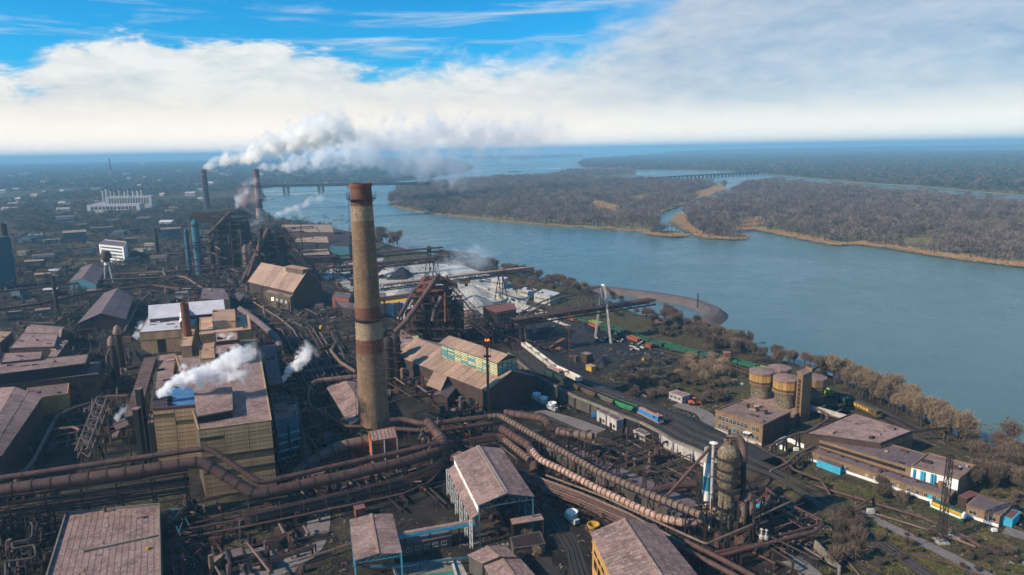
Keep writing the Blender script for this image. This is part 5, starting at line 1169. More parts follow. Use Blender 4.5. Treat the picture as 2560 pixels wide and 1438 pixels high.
kinds = [('green', 'bright green hopper wagon coupled to the blue locomotive'), ('lime', ''), ('wagon_brown', ''), ('wagon_brown', ''), ('green_dark', ''), ('green_dark', '')]
labs = ['bright green hopper wagon with zigzag braces coupled to the blue locomotive', 'greyish tan hopper wagon left of the bright green one', 'olive brown hopper wagon in the middle of the hopper train', 'dark brown hopper wagon left of the olive brown one', 'dark green hopper wagon beside the casthouse corner', 'last dark green hopper wagon half hidden by the casthouse']
addm('wagon_grey', (.17, .15, .10), (.11, .10, .07), s1=.5)
addm('green_lit', (.06, .34, .10), (.04, .24, .08), s1=.5)
cols = ['green_lit', 'wagon_grey', 'wagon_brown', 'wagon_brown', 'green_dark', 'green_dark']; protos = {}
for i in range(6):
    p, d = at_s(HT, s0 - 15 - i * 12.6)
    if cols[i] not in protos: protos[cols[i]] = hopper(cols[i]); fst = True
    else: fst = False
    place(protos[cols[i]], fst, p, d, DZ + .25, labs[i], 'hopper wagons on the viaduct')
s0 = toline(1495, 938, DZ, WT); wp = None; wl = ['white gondola nearest the pink locomotive at the right end of its row', 'second white gondola from the right end of its row', 'third white gondola from the right end of its row', 'fourth white gondola from the right end of its row', 'fifth white gondola from the right end of its row', 'leftmost white gondola of the row']
addm('wagon_white', (.62, .57, .50), (.46, .41, .35), s1=.8)
for i in range(6):
    p, d = at_s(WT, s0 - i * 13.2)
    f_ = wp is None
    if f_: wp = gondola('wagon_white', None)
    place(wp, f_, p, d, DZ + .25, wl[i], 'white gondolas behind the hopper train')
p, d = at_s(offs(WT, -3.6), s0 - 12); pk = loco('diesel_locomotive', 'faded pink locomotive between the brown hoppers and the white gondolas', 'loco_pink', 'loco_pink', L=14); pk.location = (p.x, p.y, DZ + .25); pk.rotation_euler = (0, 0, math.atan2(d.y, d.x))
# river side train
protos = {}
def gon(mk, load, p, d, lb, gr, z=.3):
    f_ = (mk, load) not in protos
    if f_: protos[(mk, load)] = gondola(mk, load)
    return place(protos[(mk, load)], f_, p, d, z, lb, gr)
G_ = 'open freight wagons parked along the river'
names = {'green': 'green', 'lime': 'yellow green', 'green_dark': 'dark green', 'wagon_red': 'rusty red', 'wagon_brown': 'brown'}
s_a = toline(1650, 868, 0, TG); s_b = toline(2050, 982, 0, TG)
seq = ['green', 'green_dark', 'lime', 'green', 'green_dark', 'green', 'green', 'green_dark', 'green', 'green', 'green_dark', 'green', 'green', 'lime', 'lime', 'green', 'lime', 'green_dark']
marks = ['at the far end of the long train', 'second from the far end of the long train', 'near the far end of the train, brightest of its row', 'just nearer than the bright yellow green one', 'in front of the bankside trees', 'left of the wooded gap in the bank trees', 'with white scrawls above the thicket', 'above the right edge of the thicket', 'above the small brick hut on the gantry', 'right of the gantry hut', 'just left of the silos', 'behind the left silo roof', 'behind the silos', 'right of the silos beside the bank', 'just right of the stair tower', 'two wagons from the brown locomotive', 'beside the loading ramp', 'full of coal coupled to the brown and yellow locomotive']
sL = toline(2185, 1032, 0, TG)
for i, mk in enumerate(seq):
    s_ = sL - 15.5 - (len(seq) - 1 - i) * 13.4
    p, d = at_s(TG, s_); gon(mk, 'coal', p, d, '%s open wagon %s' % (names[mk], marks[i]), G_)
p, d = at_s(TG, sL); l2 = loco('diesel_locomotive', 'brown and yellow locomotive at the near end of the river side train', 'wagon_brown', 'wagon_brown', 'amber', L=17); l2.location = (p.x, p.y, .3); l2.rotation_euler = (0, 0, math.atan2(d.y, d.x))
TH = offs(TG, -6); seq = [('wagon_red', 'rusty red open wagon farthest up the second siding'), ('green', 'green open wagon with a white stripe on the second siding'), ('wagon_red', 'rusty red open wagon under the crane bridge'), ('green_dark', 'dark green open wagon beside the crane tower'), ('green_dark', 'dark green open wagon right of the crane tower'), ('wagon_red', 'rusty red wagon by the scrap heap')]
s_ = toline(1434, 795, 0, TH)
for i, (mk, lb) in enumerate(seq): p, d = at_s(TH, s_ + i * 14.5); gon(mk, 'coal', p, d, lb, G_)
for i, (x, y, lb) in enumerate(((1662, 868, 'dark green wagon on the short siding, left one'), (1698, 882, 'dark green wagon on the short siding, right one'))):
    p = P(x, y); gon('green_dark', 'coal', p, TH[4] - TH[3], lb, G_)
# slag ladles
def ladle(label, loc, mk='white'):
    root = thing('slag_ladle', label, 'ladle', loc, 'slag ladles on rail cars'); c_ = loc
    MB().lathe((c_[0], c_[1], 1.2), [(1.0, 0), (1.5, .6), (1.95, 2.6), (2.15, 2.7), (2.15, 3.0), (1.8, 3.0), (1.3, .8), (0.02, .7)], 24, False).build('ladle_pot', M[mk], root, True)
    MB().lathe((c_[0], c_[1], 1.2), [(2.0, 1.5), (2.3, 1.6), (2.3, 1.9), (2.0, 2.0)], 24, False).build('support_ring', M['plaster'], root)
    MB().box(c_[0] - 3.4, c_[0] + 3.4, c_[1] - 1.2, c_[1] + 1.2, .7, 1.1).build('car_frame', M['plaster'], root)
    for dx in (-2.4, 2.4):
        m_ = MB(); [m_.cyl((c_[0] + dx + q, c_[1] - .9, .45), (c_[0] + dx + q, c_[1] + .9, .45), .42, .42, 10) for q in (-.6, .6)]; m_.build('wheel_set', M['dark'], root)
        MB().box(c_[0] + dx * 1.25 - .5, c_[0] + dx * 1.25 + .5, c_[1] - 1, c_[1] + 1, 1.1, 2.4).build('end_pillar', M['plaster'], root)
    return root
addm('ladle_white', (.80, .82, .82), (.60, .62, .62), s1=.8, var=.04)
l0 = P(1342, 1002); ld = ladle('farthest of the three white slag ladles beside the casthouse', (l0.x, l0.y, 0), 'ladle_white'); rz = math.radians(-55)
ld.rotation_euler = (0, 0, rz)
for x, y, lb, a in ((1359, 1012, 'middle one of the three white slag ladles beside the casthouse', -55), (1381, 1026, 'nearest of the three white slag ladles beside the casthouse', -55), (1430, 1305, 'single white slag ladle on the track beside the open shed', -62)):
    p = P(x, y); dup(ld, (p.x, p.y, 0), math.radians(a), lb)
yl = dup(ld, tuple(P(1483, 1338))[:2] + (0,), math.radians(-62), 'empty rusty yellow ladle behind the corner of the yellow building', mats={'ladle_pot': M['amber'], 'support_ring': M['rust'], 'car_frame': M['rust'], 'end_pillar': M['rust']})
# ================================================================= silos, office, workshops at the right
def silo(px, py, ytop, r, lb, back=False):
    b = P(px, py); zt = ZP(b, ytop); root = thing('silo', lb, 'silo', b, 'round silos by the stair tower')
    MB().lathe(b, [(r * .80, 0), (r * .80, zt * .30), (r * .82, zt * .5), (r * .95, zt * .62)], 26, False).build('tank_shell', M['stained'], root, True)
    MB().lathe(b, [(r * .84, zt * .06), (r * .86, zt * .06), (r * .86, zt * .13), (r * .84, zt * .13)], 26, False).build('base_ring', M['rust_red'], root)
    MB().lathe(b, [(r * .95, zt * .60), (r, zt * .64), (r, zt * .96)], 10, False).build('upper_house', M['brick'], root)
    for i in range(10):
        t = 2 * math.pi * (i + .5) / 10; a0, a1 = 2 * math.pi * i / 10, 2 * math.pi * (i + 1) / 10
        A, B_ = Vector((b.x + r * math.cos(a0), b.y + r * math.sin(a0), 0)), Vector((b.x + r * math.cos(a1), b.y + r * math.sin(a1), 0))
        panels(root, A, B_, zt * .74, zt * .93, 2, 1, 'yellow' if not back else 'brick', 'wall_panel'); windows(root, A, B_, zt * .79, 1.5, 1.3, 1, 1, fm='brick_dark')
    MB().lathe(b, [(r + .3, zt * .955), (r + .3, zt), (.01, zt + .9)], 10, False).build('roof', M['roof_mauve'], root)
    MB().lathe(b, [(r * 1.0, zt * .70), (r * 1.05, zt * .70), (r * 1.05, zt * .73), (r, zt * .73)], 10, False).build('cornice', M['rust'], root)
q = FP(4.5, (1858, 1004), (1985, 1040), (2030, 1008), (1905, 975)); block('silo_podium', 'low brick podium carrying the round silos', 'building', q, 4.5, 'brick', 'roof_mauve', .5)
silo(1901, 1012, 926, 6.2, 'round silo with a yellow windowed top, leftmost of the four')
silo(1960, 1036, 943, 6.0, 'round silo with a yellow windowed top, between the left silo and the stair tower')
silo(2032, 1012, 942, 5.8, 'round silo half hidden behind the right side of the stair tower', True)
silo(1945, 985, 918, 5.8, 'round silo farthest back, mostly hidden behind the other silos', True)
b = P(2003, 1056); zt = ZP(b, 938); F = Fr(P(1986, 1048), P(2000, 1058), P(2023, 1046), P(2009, 1037)); tw = rootof(F, 'stair_tower', 'tall square brick stair tower with a column of windows beside the silos', 'tower')
walls(F, 0, zt).build('wall', M['brick'], tw); MB().fb(F, -.08, 1.08, -.05, 1.05, zt, zt + .5).build('roof', M['roof_mauve'], tw); MB().fb(F, -.05, 1.05, .9, 1.04, zt + .5, zt + 1.3).build('parapet', M['brick'], tw)
for i in range(9): windows(tw, F.A, F.B, 2 + i * (zt - 4) / 9, 1.4, 2.0, 1, 2, fm='brick_dark')
q = FP(9.5, (1789, 1028), (1907, 1065), (1976, 1032), (1856, 1001)); of = block('office_building', 'two storey tan office building with rows of dark windows below the silos', 'building', q, 9.5, 'brick', 'roof_mauve', .7, seams=3)
for z in (2.2, 6.0): windows(of, q.A, q.B, z, 2.0, 1.45, 11, 2, fm='plaster', skip=(8,) if z > 3 else (3,))
MB().fb(q, .0, 1, -.012, 0, 0, 1.4).build('plinth', M['plaster'], of); MB().fb(q, .66, .80, -.10, -.005, 4.6, 4.9).build('canopy', M['white'], of)
for i in range(4): panels(of, q.B, q.C, .3 + i * 2.3, 2.5 + i * 2.3, 5, 1, 'brick_dark')  # right side's shadow painted in with dark brick panels
for i in range(3): p = q.at(.34 + i * .2, .62 - .03 * i, 9.65); MB().lathe(p, [(.5, 0), (.5, 1.1), (.9, 1.2), (.9, 1.9), (.2, 2.3)], 10).build('roof_vent', M['steel'], of)
for u, mk in ((.10, 'green_lit'), (.40, 'cyan')): p = q.at(u, 0, 2.2); MB().box(p.x - .7, p.x + .7, p.y - .25, p.y - .15, 2.2, 4.1).build('window', M[mk], of)
gallery('conveyor_gallery', 'gallery with a lit pale side wall linking the stair tower and the right workshop', [P(2022, 1012, 5), P(2138, 1046, 5)], 4, 3.2, 'plaster', 'roof_dark', 9)
# right workshop
Z1 = 9.5; F = Fr(P(2012, 1086, Z1), P(2202, 1132, Z1), P(2282, 1096, Z1), P(2136, 1042, Z1)); F = FP(Z1, (2012, 1086), (2200, 1112), (2282, 1080), (2136, 1034))
wk = block('workshop', 'wide mauve roofed workshop right of the silos', 'building', F, Z1, 'brick_dark', 'roof_mauve', .7, seams=2)
for j in range(3): panels(wk, F.B, F.C, .5 + j * 2.9, 3.3 + j * 2.9, 6, 1, 'brick')
p = F.at(1, .62, 0); dark_gap(wk, F, 1, .55, .72, 0, 4.5, 'blue_steel', 'door')
Z2 = 7.5; F = FP(Z2, (2014, 1092), (2281, 1172), (2326, 1140), (2062, 1066)); w2 = block('workshop', 'long brown roofed workshop wing with a row of clerestory windows', 'building', F, Z2, 'brick', 'roof_dark', .35, seams=5)
windows(w2, F.A, F.B, 5.6, 1.1, 4.2, 9, 3, fm='brick_dark')
Z3 = 8.5; F3 = FP(Z3, (2279, 1168), (2397, 1199), (2437, 1166), (2320, 1135)); w3 = block('workshop', 'taller end block with a white front and cyan ducts on the long workshop', 'building', F3, Z3, 'brick', 'roof_mauve', .6)
MB().fb(F3, 0, 1, -.012, -.002, 4.2, 8.3).build('white_front', M['white'], w3); windows(w3, F3.A, F3.B, 5.2, 1.9, 1.9, 6, 2, fm='white', skip=(3,))
for u in (.08, .24, .29, .46, .52):
    p = F3.at(u, -.05, 0); MB().cyl((p.x, p.y, 3.6), (p.x, p.y, 8.2), .38, .38, 10).build('vent_duct', M['cyan'], w3, True)
for u, v in ((.82, .6), (.75, .2), (.9, .8)): p = F3.at(u, v, Z3 + .15); MB().lathe(p, [(.3, 0), (.3, .8), (.5, .9), (.1, 1.1)], 8).build('roof_vent', M['plaster'], w3)
Z4 = 4; F4 = FP(Z4, (2022, 1128), (2372, 1244), (2396, 1216), (2060, 1106)); w4 = block('workshop', 'low front wing with a brick wall, white base and pipes on its roof', 'building', F4, Z4, 'brick', 'roof_dark', .2)
MB().fb(F4, .02, .9, -.012, -.002, 0, 1.1).build('white_base', M['white'], w4); windows(w4, F4.A, F4.B, 1.4, 1.5, 1.3, 16, 2, fm='plaster', skip=(0, 1, 2, 5, 6, 7, 11))
for u in (.285, .44, .50, .66): p = F4.at(u, -.01, 0); dark_gap(w4, F4, 0, u, u + .022, 0, 2.6, 'plaster', 'door', .16)
dark_gap(w4, F4, 0, .87, .93, 0, 2.8, 'cyan', 'gate', .16); dark_gap(w4, F4, 0, .94, .96, 0, 2.4, 'cyan', 'gate', .16)
for k, v in enumerate((.35, .6)):
    for i in range(7): p = F4.at(.12 + i * .11, v, Z4); MB().box(p.x - .5, p.x + .5, p.y - .5, p.y + .5, Z4 + .15, Z4 + .8).build('pipe_block', M['steel'], w4)
    MB().tube([F4.at(.04, v, Z4 + .9), F4.at(.9, v, Z4 + .9)], .28, 8).build('roof_pipe', M['pipe'], w4, True)
p = F4.at(.92, .5, Z4); MB().box(p.x - .8, p.x + .8, p.y - .8, p.y + .8, Z4, Z4 + 2.4).build('roof_hut', M['brick'], w4)
q = Fr(P(2041, 1166, 0), P(2100, 1188, 0), P(2106, 1180, 0), P(2048, 1159, 0)); block('storage_container', 'long cyan painted container against the low front wing', 'container', q, 3, 'cyan', 'roof_dark', 0)
q = FP(4.2, (2417, 1263), (2500, 1290), (2528, 1264), (2446, 1238)); s_ = block('brick_hut', 'small brick gatehouse with a mauve roof and white base at the right', 'building', q, 4.2, 'brick', 'roof_dark', .1); MB().fb(q, 0, 1, -.03, -.005, 0, 1).build('white_base', M['white'], s_); windows(s_, q.A, q.B, 1.7, 1.3, 2.3, 3, 2, fm='plaster', skip=(1,))
q = FP(3.2, (2506, 1291), (2532, 1298), (2550, 1280), (2524, 1273)); block('cyan_kiosk', 'small cyan kiosk at the right end of the brick hut', 'kiosk', q, 3.2, 'cyan', 'roof_red', .1)
q = FP(3.4, (2395, 1240), (2418, 1248), (2450, 1236), (2425, 1226)); block('porch', 'low dark link roof between the workshop and the brick hut', 'building', q, 3.4, 'brick_dark', 'roof_red', 0)
# tank car
a, b = P(2326, 1272), P(2412, 1308); d = (b - a).normalized(); c_ = (a + b) / 2; L = (b - a).length; tk = thing('tank_car', 'yellow and white striped tank car on a green frame beside the brick hut', 'tank car', c_)
ax = lambda t, z, o_=0: (c_.x + d.x * t - d.y * o_, c_.y + d.y * t + d.x * o_, z)
MB().cyl(ax(-L * .44, 2.6), ax(L * .44, 2.6), 1.45, 1.45, 20).build('tank_shell', M['amber'], tk, True); MB().cyl(ax(-L * .44, 3.05), ax(L * .44, 3.05), 1.2, 1.2, 20).build('tank_top', M['green_dark'], tk, True)
for t0 in (-1, 1): MB().cyl(ax(t0 * L * .44, 2.6), ax(t0 * L * .49, 2.6), 1.5, 1.1, 20).build('tank_end', M['white'], tk, True)
MB().beam(ax(-L * .44, 1.9, -1.25), ax(L * .44, 1.9, -1.25), .5, .6).build('white_stripe', M['white'], tk)
for o_ in (-1.2, 1.2): MB().beam(ax(-L / 2, 1.0, o_), ax(L / 2, 1.0, o_), .3, .35).build('side_sill', M['green'], tk)
for t0 in (-.38, .38):
    m_ = MB(); [m_.cyl(ax(t0 * L + q_, .48, -.8), ax(t0 * L + q_, .48, .8), .46, .46, 10) for q_ in (-.9, .9)]; m_.build('bogie', M['dark'], tk)
MB().cyl(ax(0, 4.0), ax(0, 4.6), .5, .5, 12).build('filler_dome', M['green_dark'], tk)
m_ = MB().beam(ax(L * .2, 4.4, .3), ax(L * .3, 0, 3), .3).beam(ax(L * .2, 4.4, .3), ax(-L * .05, 4.4, .3), .4, .1); m_.build('ladder', M['steel'], tk)
# masts
def mast(name, lb, px, py, yt, w0, w1, n, base=True, mk='steel'):
    b = P(px, py); z = ZP(b, yt); root = thing(name, lb, 'mast', b); MB().lattice(b, (b.x, b.y, z), w0, w1, n, .2, .12).build('lattice', M[mk], root)
    if base: MB().box(b.x - w0, b.x + w0, b.y - w0, b.y + w0, 0, .5).build('footing', M['plaster'], root)
    m_ = MB().box(b.x - w1, b.x + w1, b.y - w1, b.y + w1, z, z + .15); [m_.beam((b.x + i, b.y, z), (b.x + i, b.y, z + 1.4), .25) for i in (-1, 0, 1)]; m_.build('lamp_deck', M[mk], root); return root
mast('lighting_mast', 'tall lattice lighting mast in the grass beside the tank car', 2352, 1355, 1142, 1.9, 1.3, 16)
for i, (x, y, yt, lb) in enumerate(((1423, 925, 762, 'thin dark mast standing right of the red ore heap'), (1196, 690, 645, 'slim mast with a lamp deck on the far bank edge'), (1744, 770, 737, 'small pylon standing on the curved breakwater'), (2400, 1110, 1060, 'post in the bank trees at the right'))):
    mast('lighting_mast', lb, x, y, yt, .8, .6, 10, False, 'rust' if i == 0 else 'steel')
p = P(2372, 1350); q = FR(p.x + 4, p.y + 1.5, -.9, 5, 3); s_ = rootof(q, 'concrete_block', 'pale concrete block lying beside the lighting mast', 'block'); walls(q, 0, .9).build('block_body', M['plaster'], s_); MB().fb(q, .05, .95, .05, .95, .9, 1.0).build('block_top', M['concrete_dark'], s_)
# pipes of the right part
PT = lambda *l: [P(*a) for a in l]
for i, (pt, r, mk, sp, lb) in enumerate((
    (PT((1925, 1118, 6), (1945, 1102, 6), (2000, 1082, 6), (2022, 1080, 6), (2070, 1048, 6), (2062, 1030, 6), (2040, 1020, 6)), .5, 'pipe_tan', 9, 'elevated double bend pipe between the office and the silos'),
    (PT((2062, 1036, 6), (2140, 1058, 6), (2200, 1072, 6)), .4, 'pipe', 9, 'thin pipe along the gallery to the workshop roof'),
    (PT((1925, 1178, 5), (1968, 1158, 5), (1992, 1135, 5), (2055, 1105, 5), (2090, 1120, 5), (2290, 1182, 5)), .45, 'pipe_tan', 9, 'pipe bundle climbing over the low front wing, upper pipe'),
    (PT((1935, 1182, 4), (1975, 1165, 4), (2000, 1143, 4), (2058, 1114, 4)), .4, 'pipe', 9, 'pipe bundle climbing over the low front wing, lower pipe'),
    (PT((1890, 1110, 4), (1925, 1135, 4), (1960, 1150, 4), (1985, 1175, 4), (2052, 1200, 4), (2076, 1238, 1)), .5, 'pipe', 12, 'pipe with a kink ending in the grass beside the tracks'),
    (PT((1860, 1140, 1.2), (2040, 1215, 1.2), (2200, 1262, 1.2), (2300, 1292, 1.2), (2400, 1335, 1.2), (2455, 1368, 1.2)), .5, 'pipe', 0, 'long brown ground pipe crossing the grass in front of the tank car'),
    (PT((2190, 1285, 1.0), (2280, 1312, 1.0), (2400, 1352, 1.0), (2440, 1368, 1.0)), .38, 'pipe_tan', 0, 'thinner ground pipe in front of the lighting mast'),
    (PT((2133, 1275, .8), (2182, 1243, 4), (2184, 1262, .5)), .45, 'pipe', 0, 'short leaning pipe on a frame beside the road'),
    (PT((1960, 1290, 3), (2010, 1322, 3)), .3, 'pipe', 0, 'short slanting pipe above the parallel pipes'),
    (PT((2085, 1375, .8), (2120, 1405, .8), (2160, 1450, .8)), .4, 'pipe_tan', 0, 'pale ground pipe at the bottom beside the old wall'),
    (PT((2280, 1385, .8), (2380, 1410, .8), (2480, 1450, .8)), .4, 'pipe', 0, 'ground pipe running along the lower side of the road'))):
    pipeline('process_pipe', lb, 'pipe', pt, r, mk, 0, sup=sp, supw=1.4, n=8, br=1)
a, b = P(2285, 1080, 5), P(2375, 1068, 7); s_ = thing('pipe_bridge', 'dark pipe bridge reaching from the workshop to the bank trees', 'pipe bridge', a); MB().beam(a, b, .8).build('beam', M['steel'], s_); MB().beam((b.x, b.y, 0), b, .6).build('post', M['steel'], s_)
a, b = P(1996, 942, 6), P(2060, 910, 8); s_ = thing('pipe_bridge', 'dark gantry beam on a post behind the silos', 'pipe bridge', a); MB().beam(a, b, .8).build('beam', M['steel'], s_)
for k in (0, 1): MB().beam((b.x - k, b.y, 0), (b.x - k, b.y, 8), .5).build('post', M['steel'], s_)
# old wall, brick gantry, hut, loader
a, b = P(2035, 1370), P(2100, 1440); s_ = thing('retaining_wall', 'old cracked concrete wall at the bottom right', 'wall', a); d = (b - a).normalized(); k = 7
for i in range(k): p, q_ = a.lerp(b, i / k), a.lerp(b, (i + .96) / k); MB().beam((p.x, p.y, 1.6), (q_.x, q_.y, 1.6), .4, 3.2 + rr(-.3, .3)).build('wall_slab', M['concrete'], s_)
s_ = thing('loading_gantry', 'rusty open gantry with a brick hut left of the silos', 'gantry', P(1800, 925)); ga, gb = P(1795, 905, 5), P(1875, 935, 5)
for k in range(5): p = ga.lerp(gb, k / 4); MB().beam((p.x, p.y, 0), (p.x, p.y, 5), .4).beam((p.x + 3, p.y + 4, 0), (p.x + 3, p.y + 4, 5), .4).build('post', M['rust_red'], s_)
for o_ in (0, 1): MB().beam(ga + Vector((3 * o_, 4 * o_, 0)), gb + Vector((3 * o_, 4 * o_, 0)), .6).build('beam', M['rust'], s_)
p = P(1817, 893, 5); s_ = thing('brick_cabin', 'tiny brick cabin standing on the rusty loading gantry', 'cabin', p); s_.location.z = 5.3; MB().box(p.x - 1.8, p.x + 1.8, p.y - 1.5, p.y + 1.5, 5.3, 8).build('wall', M['rust_red'], s_); MB().box(p.x - 2, p.x + 2, p.y - 1.7, p.y + 1.7, 8, 8.2).build('roof', M['roof_mauve'], s_)
def hut(px, py, L, W, h, wm, rm, lb, ang=-55, win=0, name='hut', par=.1):
    c_ = P(px, py); F = FR(c_.x, c_.y, math.radians(ang), L, W); s_ = block(name, lb, 'hut', F, h, wm, rm, par)
    if win: windows(s_, F.A, F.B, h * .4, h * .35, L / win * .5, win, 2)
    return s_
hut(1698, 1000, 9, 6, 3.6, 'plaster', 'roof_mauve', 'derelict pale hut among the bushes beside the orange loader', -55, 3)
hut(1466, 905, 6, 5, 5.5, 'brick_dark', 'roof_mauve', 'small brown hut with a mauve roof beyond the white gondolas')
hut(1440, 905, 2.2, 2, 4, 'rust', 'roof_mauve', 'tiny rusty box left of the small brown hut'); hut(1492, 818, 3, 3, 3, 'plaster', 'roof_tan', 'tiny pale booth on the siding by the crane tower')
hut(1624, 870, 5, 3.5, 3, 'rust_red', 'roof_red', 'small red roofed hut in the clearing right of the crane'); hut(1610, 905, 2, 2, 2.5, 'amber', 'roof_tan', 'tiny yellow booth on the dark clearing')
hut(1307, 855, 3, 3, 5, 'rust_red', 'rust_red', 'square red counterweight block at the crane foot'); hut(1477, 926, 5, 3.5, 3, 'amber', 'roof_tan', 'yellow cabin right beside the white gondolas')
hut(1872, 1180, 4, 3, 3.5, 'white', 'roof_mauve', 'white hut with a blue door right behind the gas cleaning tower', 20); hut(1888, 1272, 5, 2.5, 3, 'cyan', 'roof_dark', 'blue wagon body standing right of the gas cleaning tower', -55)
p = P(1733, 1012); ld_ = thing('wheel_loader', 'orange wheel loader parked beside the derelict hut', 'loader', p)
MB().box(p.x - 2.2, p.x + .4, p.y - 1.2, p.y + 1.2, .9, 2.1).build('engine_body', M['orange'], ld_); MB().box(p.x - .3, p.x + 1.2, p.y - .9, p.y + .9, 2.1, 3.6).build('cab', M['glass_dark'], ld_); MB().box(p.x - .4, p.x + 1.3, p.y - 1, p.y + 1, 3.6, 3.75).build('cab_roof', M['orange'], ld_)
MB().beam((p.x + 1, p.y, 1.3), (p.x + 3.8, p.y, 1.6), 1.2, .5).build('lift_arm', M['orange'], ld_); MB().hexa([(p.x + 3.6, p.y - 1.6, .2), (p.x + 4.6, p.y - 1.6, .2), (p.x + 4.6, p.y + 1.6, .2), (p.x + 3.6, p.y + 1.6, .2)], [(p.x + 3.6, p.y - 1.6, 1.7), (p.x + 3.9, p.y - 1.6, 1.7), (p.x + 3.9, p.y + 1.6, 1.7), (p.x + 3.6, p.y + 1.6, 1.7)]).build('bucket', M['rust_red'], ld_)
for dx in (-1.5, 1.6):
    for dy in (-1.3, 1.3): MB().cyl((p.x + dx, p.y + dy - .3, .8), (p.x + dx, p.y + dy + .3, .8), .8, .8, 14).build('wheel', M['dark'], ld_, True)
# small white things and low walls by the office
s_ = thing('low_white_wall', 'low white parapet wall right of the office building', 'wall', P(1945, 1110)); 
for a, b in (((1940, 1112), (1962, 1100)), ((1962, 1100), (2012, 1122)), ((1950, 1122), (1968, 1128))): a, b = P(*a), P(*b); MB().beam((a.x, a.y, .9), (b.x, b.y, .9), .6, 1.8).build('wall_run', M['white'], s_)
for i, (x, y, s0_, mk, lb) in enumerate(((1836, 957, 1.1, 'white', 'white barrel beside the thicket path left of the silos'), (1853, 964, .9, 'white', 'second white barrel nearer the silos'), (1990, 1128, 1.0, 'white', 'small white frame in front of the low white wall'), (2485, 1330, .8, 'white', 'white crossing sign in the grass at the far right'), (2176, 1285, 1.2, 'plaster', 'small white frame under the leaning pipe'), (1486, 1043, 1.3, 'loco_blue', 'blue tarpaulin by the left pale room'))):
    p = P(x, y); s_ = thing('small_marker', lb, 'marker', p); m_ = MB().box(p.x - s0_, p.x + s0_, p.y - s0_ * .6, p.y + s0_ * .6, .3, s0_ * 1.6); [m_.beam((p.x + a, p.y, 0), (p.x + a, p.y, s0_), .2) for a in (-s0_ * .8, s0_ * .8)]; m_.build('marker_body', M[mk], s_)
# ================================================================= breakwater, ore yard and ore bridges
bw = bend([P(a, b, 0) for a, b in ((1440, 716), (1520, 722), (1610, 732), (1690, 744), (1752, 757), (1795, 778), (1768, 800), (1700, 806), (1640, 802))], 22, 8)
m_ = MB(); prof = [(-11, WZ - .5), (-6, .2), (-3.5, 1.6), (3, 1.6), (6, .2), (11, WZ - .5)]
L_ = [[Vector((p.x, p.y, z)) for p in offs(bw, o_)] for o_, z in prof]
for i in range(len(bw) - 1):
    for j in range(5): m_.poly([L_[j][i], L_[j][i + 1], L_[j + 1][i + 1], L_[j + 1][i]][::-1])
m_.build('breakwater', M['stone_bank'], kind='structure')
def girder(root, a, b, w_, h, mk='steel_lit', n=24, deck='roof_tan'):
    a, b = Vector(a), Vector(b); d = (b - a).normalized(); n_ = Vector((-d.y, d.x, 0)).normalized() * w_ / 2
    for sg in (-1, 1):
        MB().beam(a + n_ * sg, b + n_ * sg, .7, .9).build('top_chord', M[mk], root); MB().beam(a + n_ * sg - Vector((0, 0, h)), b + n_ * sg - Vector((0, 0, h)), .7, .9).build('bottom_chord', M[mk], root); m_ = MB()
        for i in range(n):
            p, q = a.lerp(b, i / n) + n_ * sg, a.lerp(b, (i + 1) / n) + n_ * sg
            m_.beam(p, q - Vector((0, 0, h)), .3) if i % 2 else m_.beam(p - Vector((0, 0, h)), q, .3); m_.beam(p, p - Vector((0, 0, h)), .25)
        m_.build('web_bracing', M['steel'], root)
    k = max(4, int((b - a).length / 9))
    for i in range(k): p, q = a.lerp(b, i / k), a.lerp(b, (i + .96) / k); MB().beam(p + Vector((0, 0, .5)), q + Vector((0, 0, .5)), w_ * .8, .2).build('deck_plate', M[deck], root)
def leg_pair(root, p, w_, zt, d, mk='steel', spread=1.0):
    n_ = Vector((-d.y, d.x, 0)).normalized()
    for sg in (-1, 1):
        for e in (-1, 1): MB().beam((p.x + n_.x * sg * w_ * .9 + d.x * e * 3 * spread, p.y + n_.y * sg * w_ * .9 + d.y * e * 3 * spread, 0), (p.x + n_.x * sg * w_ / 2, p.y + n_.y * sg * w_ / 2, zt), .8).build('leg', M[mk], root)
    MB().beam((p.x + n_.x * w_ * .7, p.y + n_.y * w_ * .7, zt * .5), (p.x - n_.x * w_ * .7, p.y - n_.y * w_ * .7, zt * .5), .5).build('leg_tie', M[mk], root)
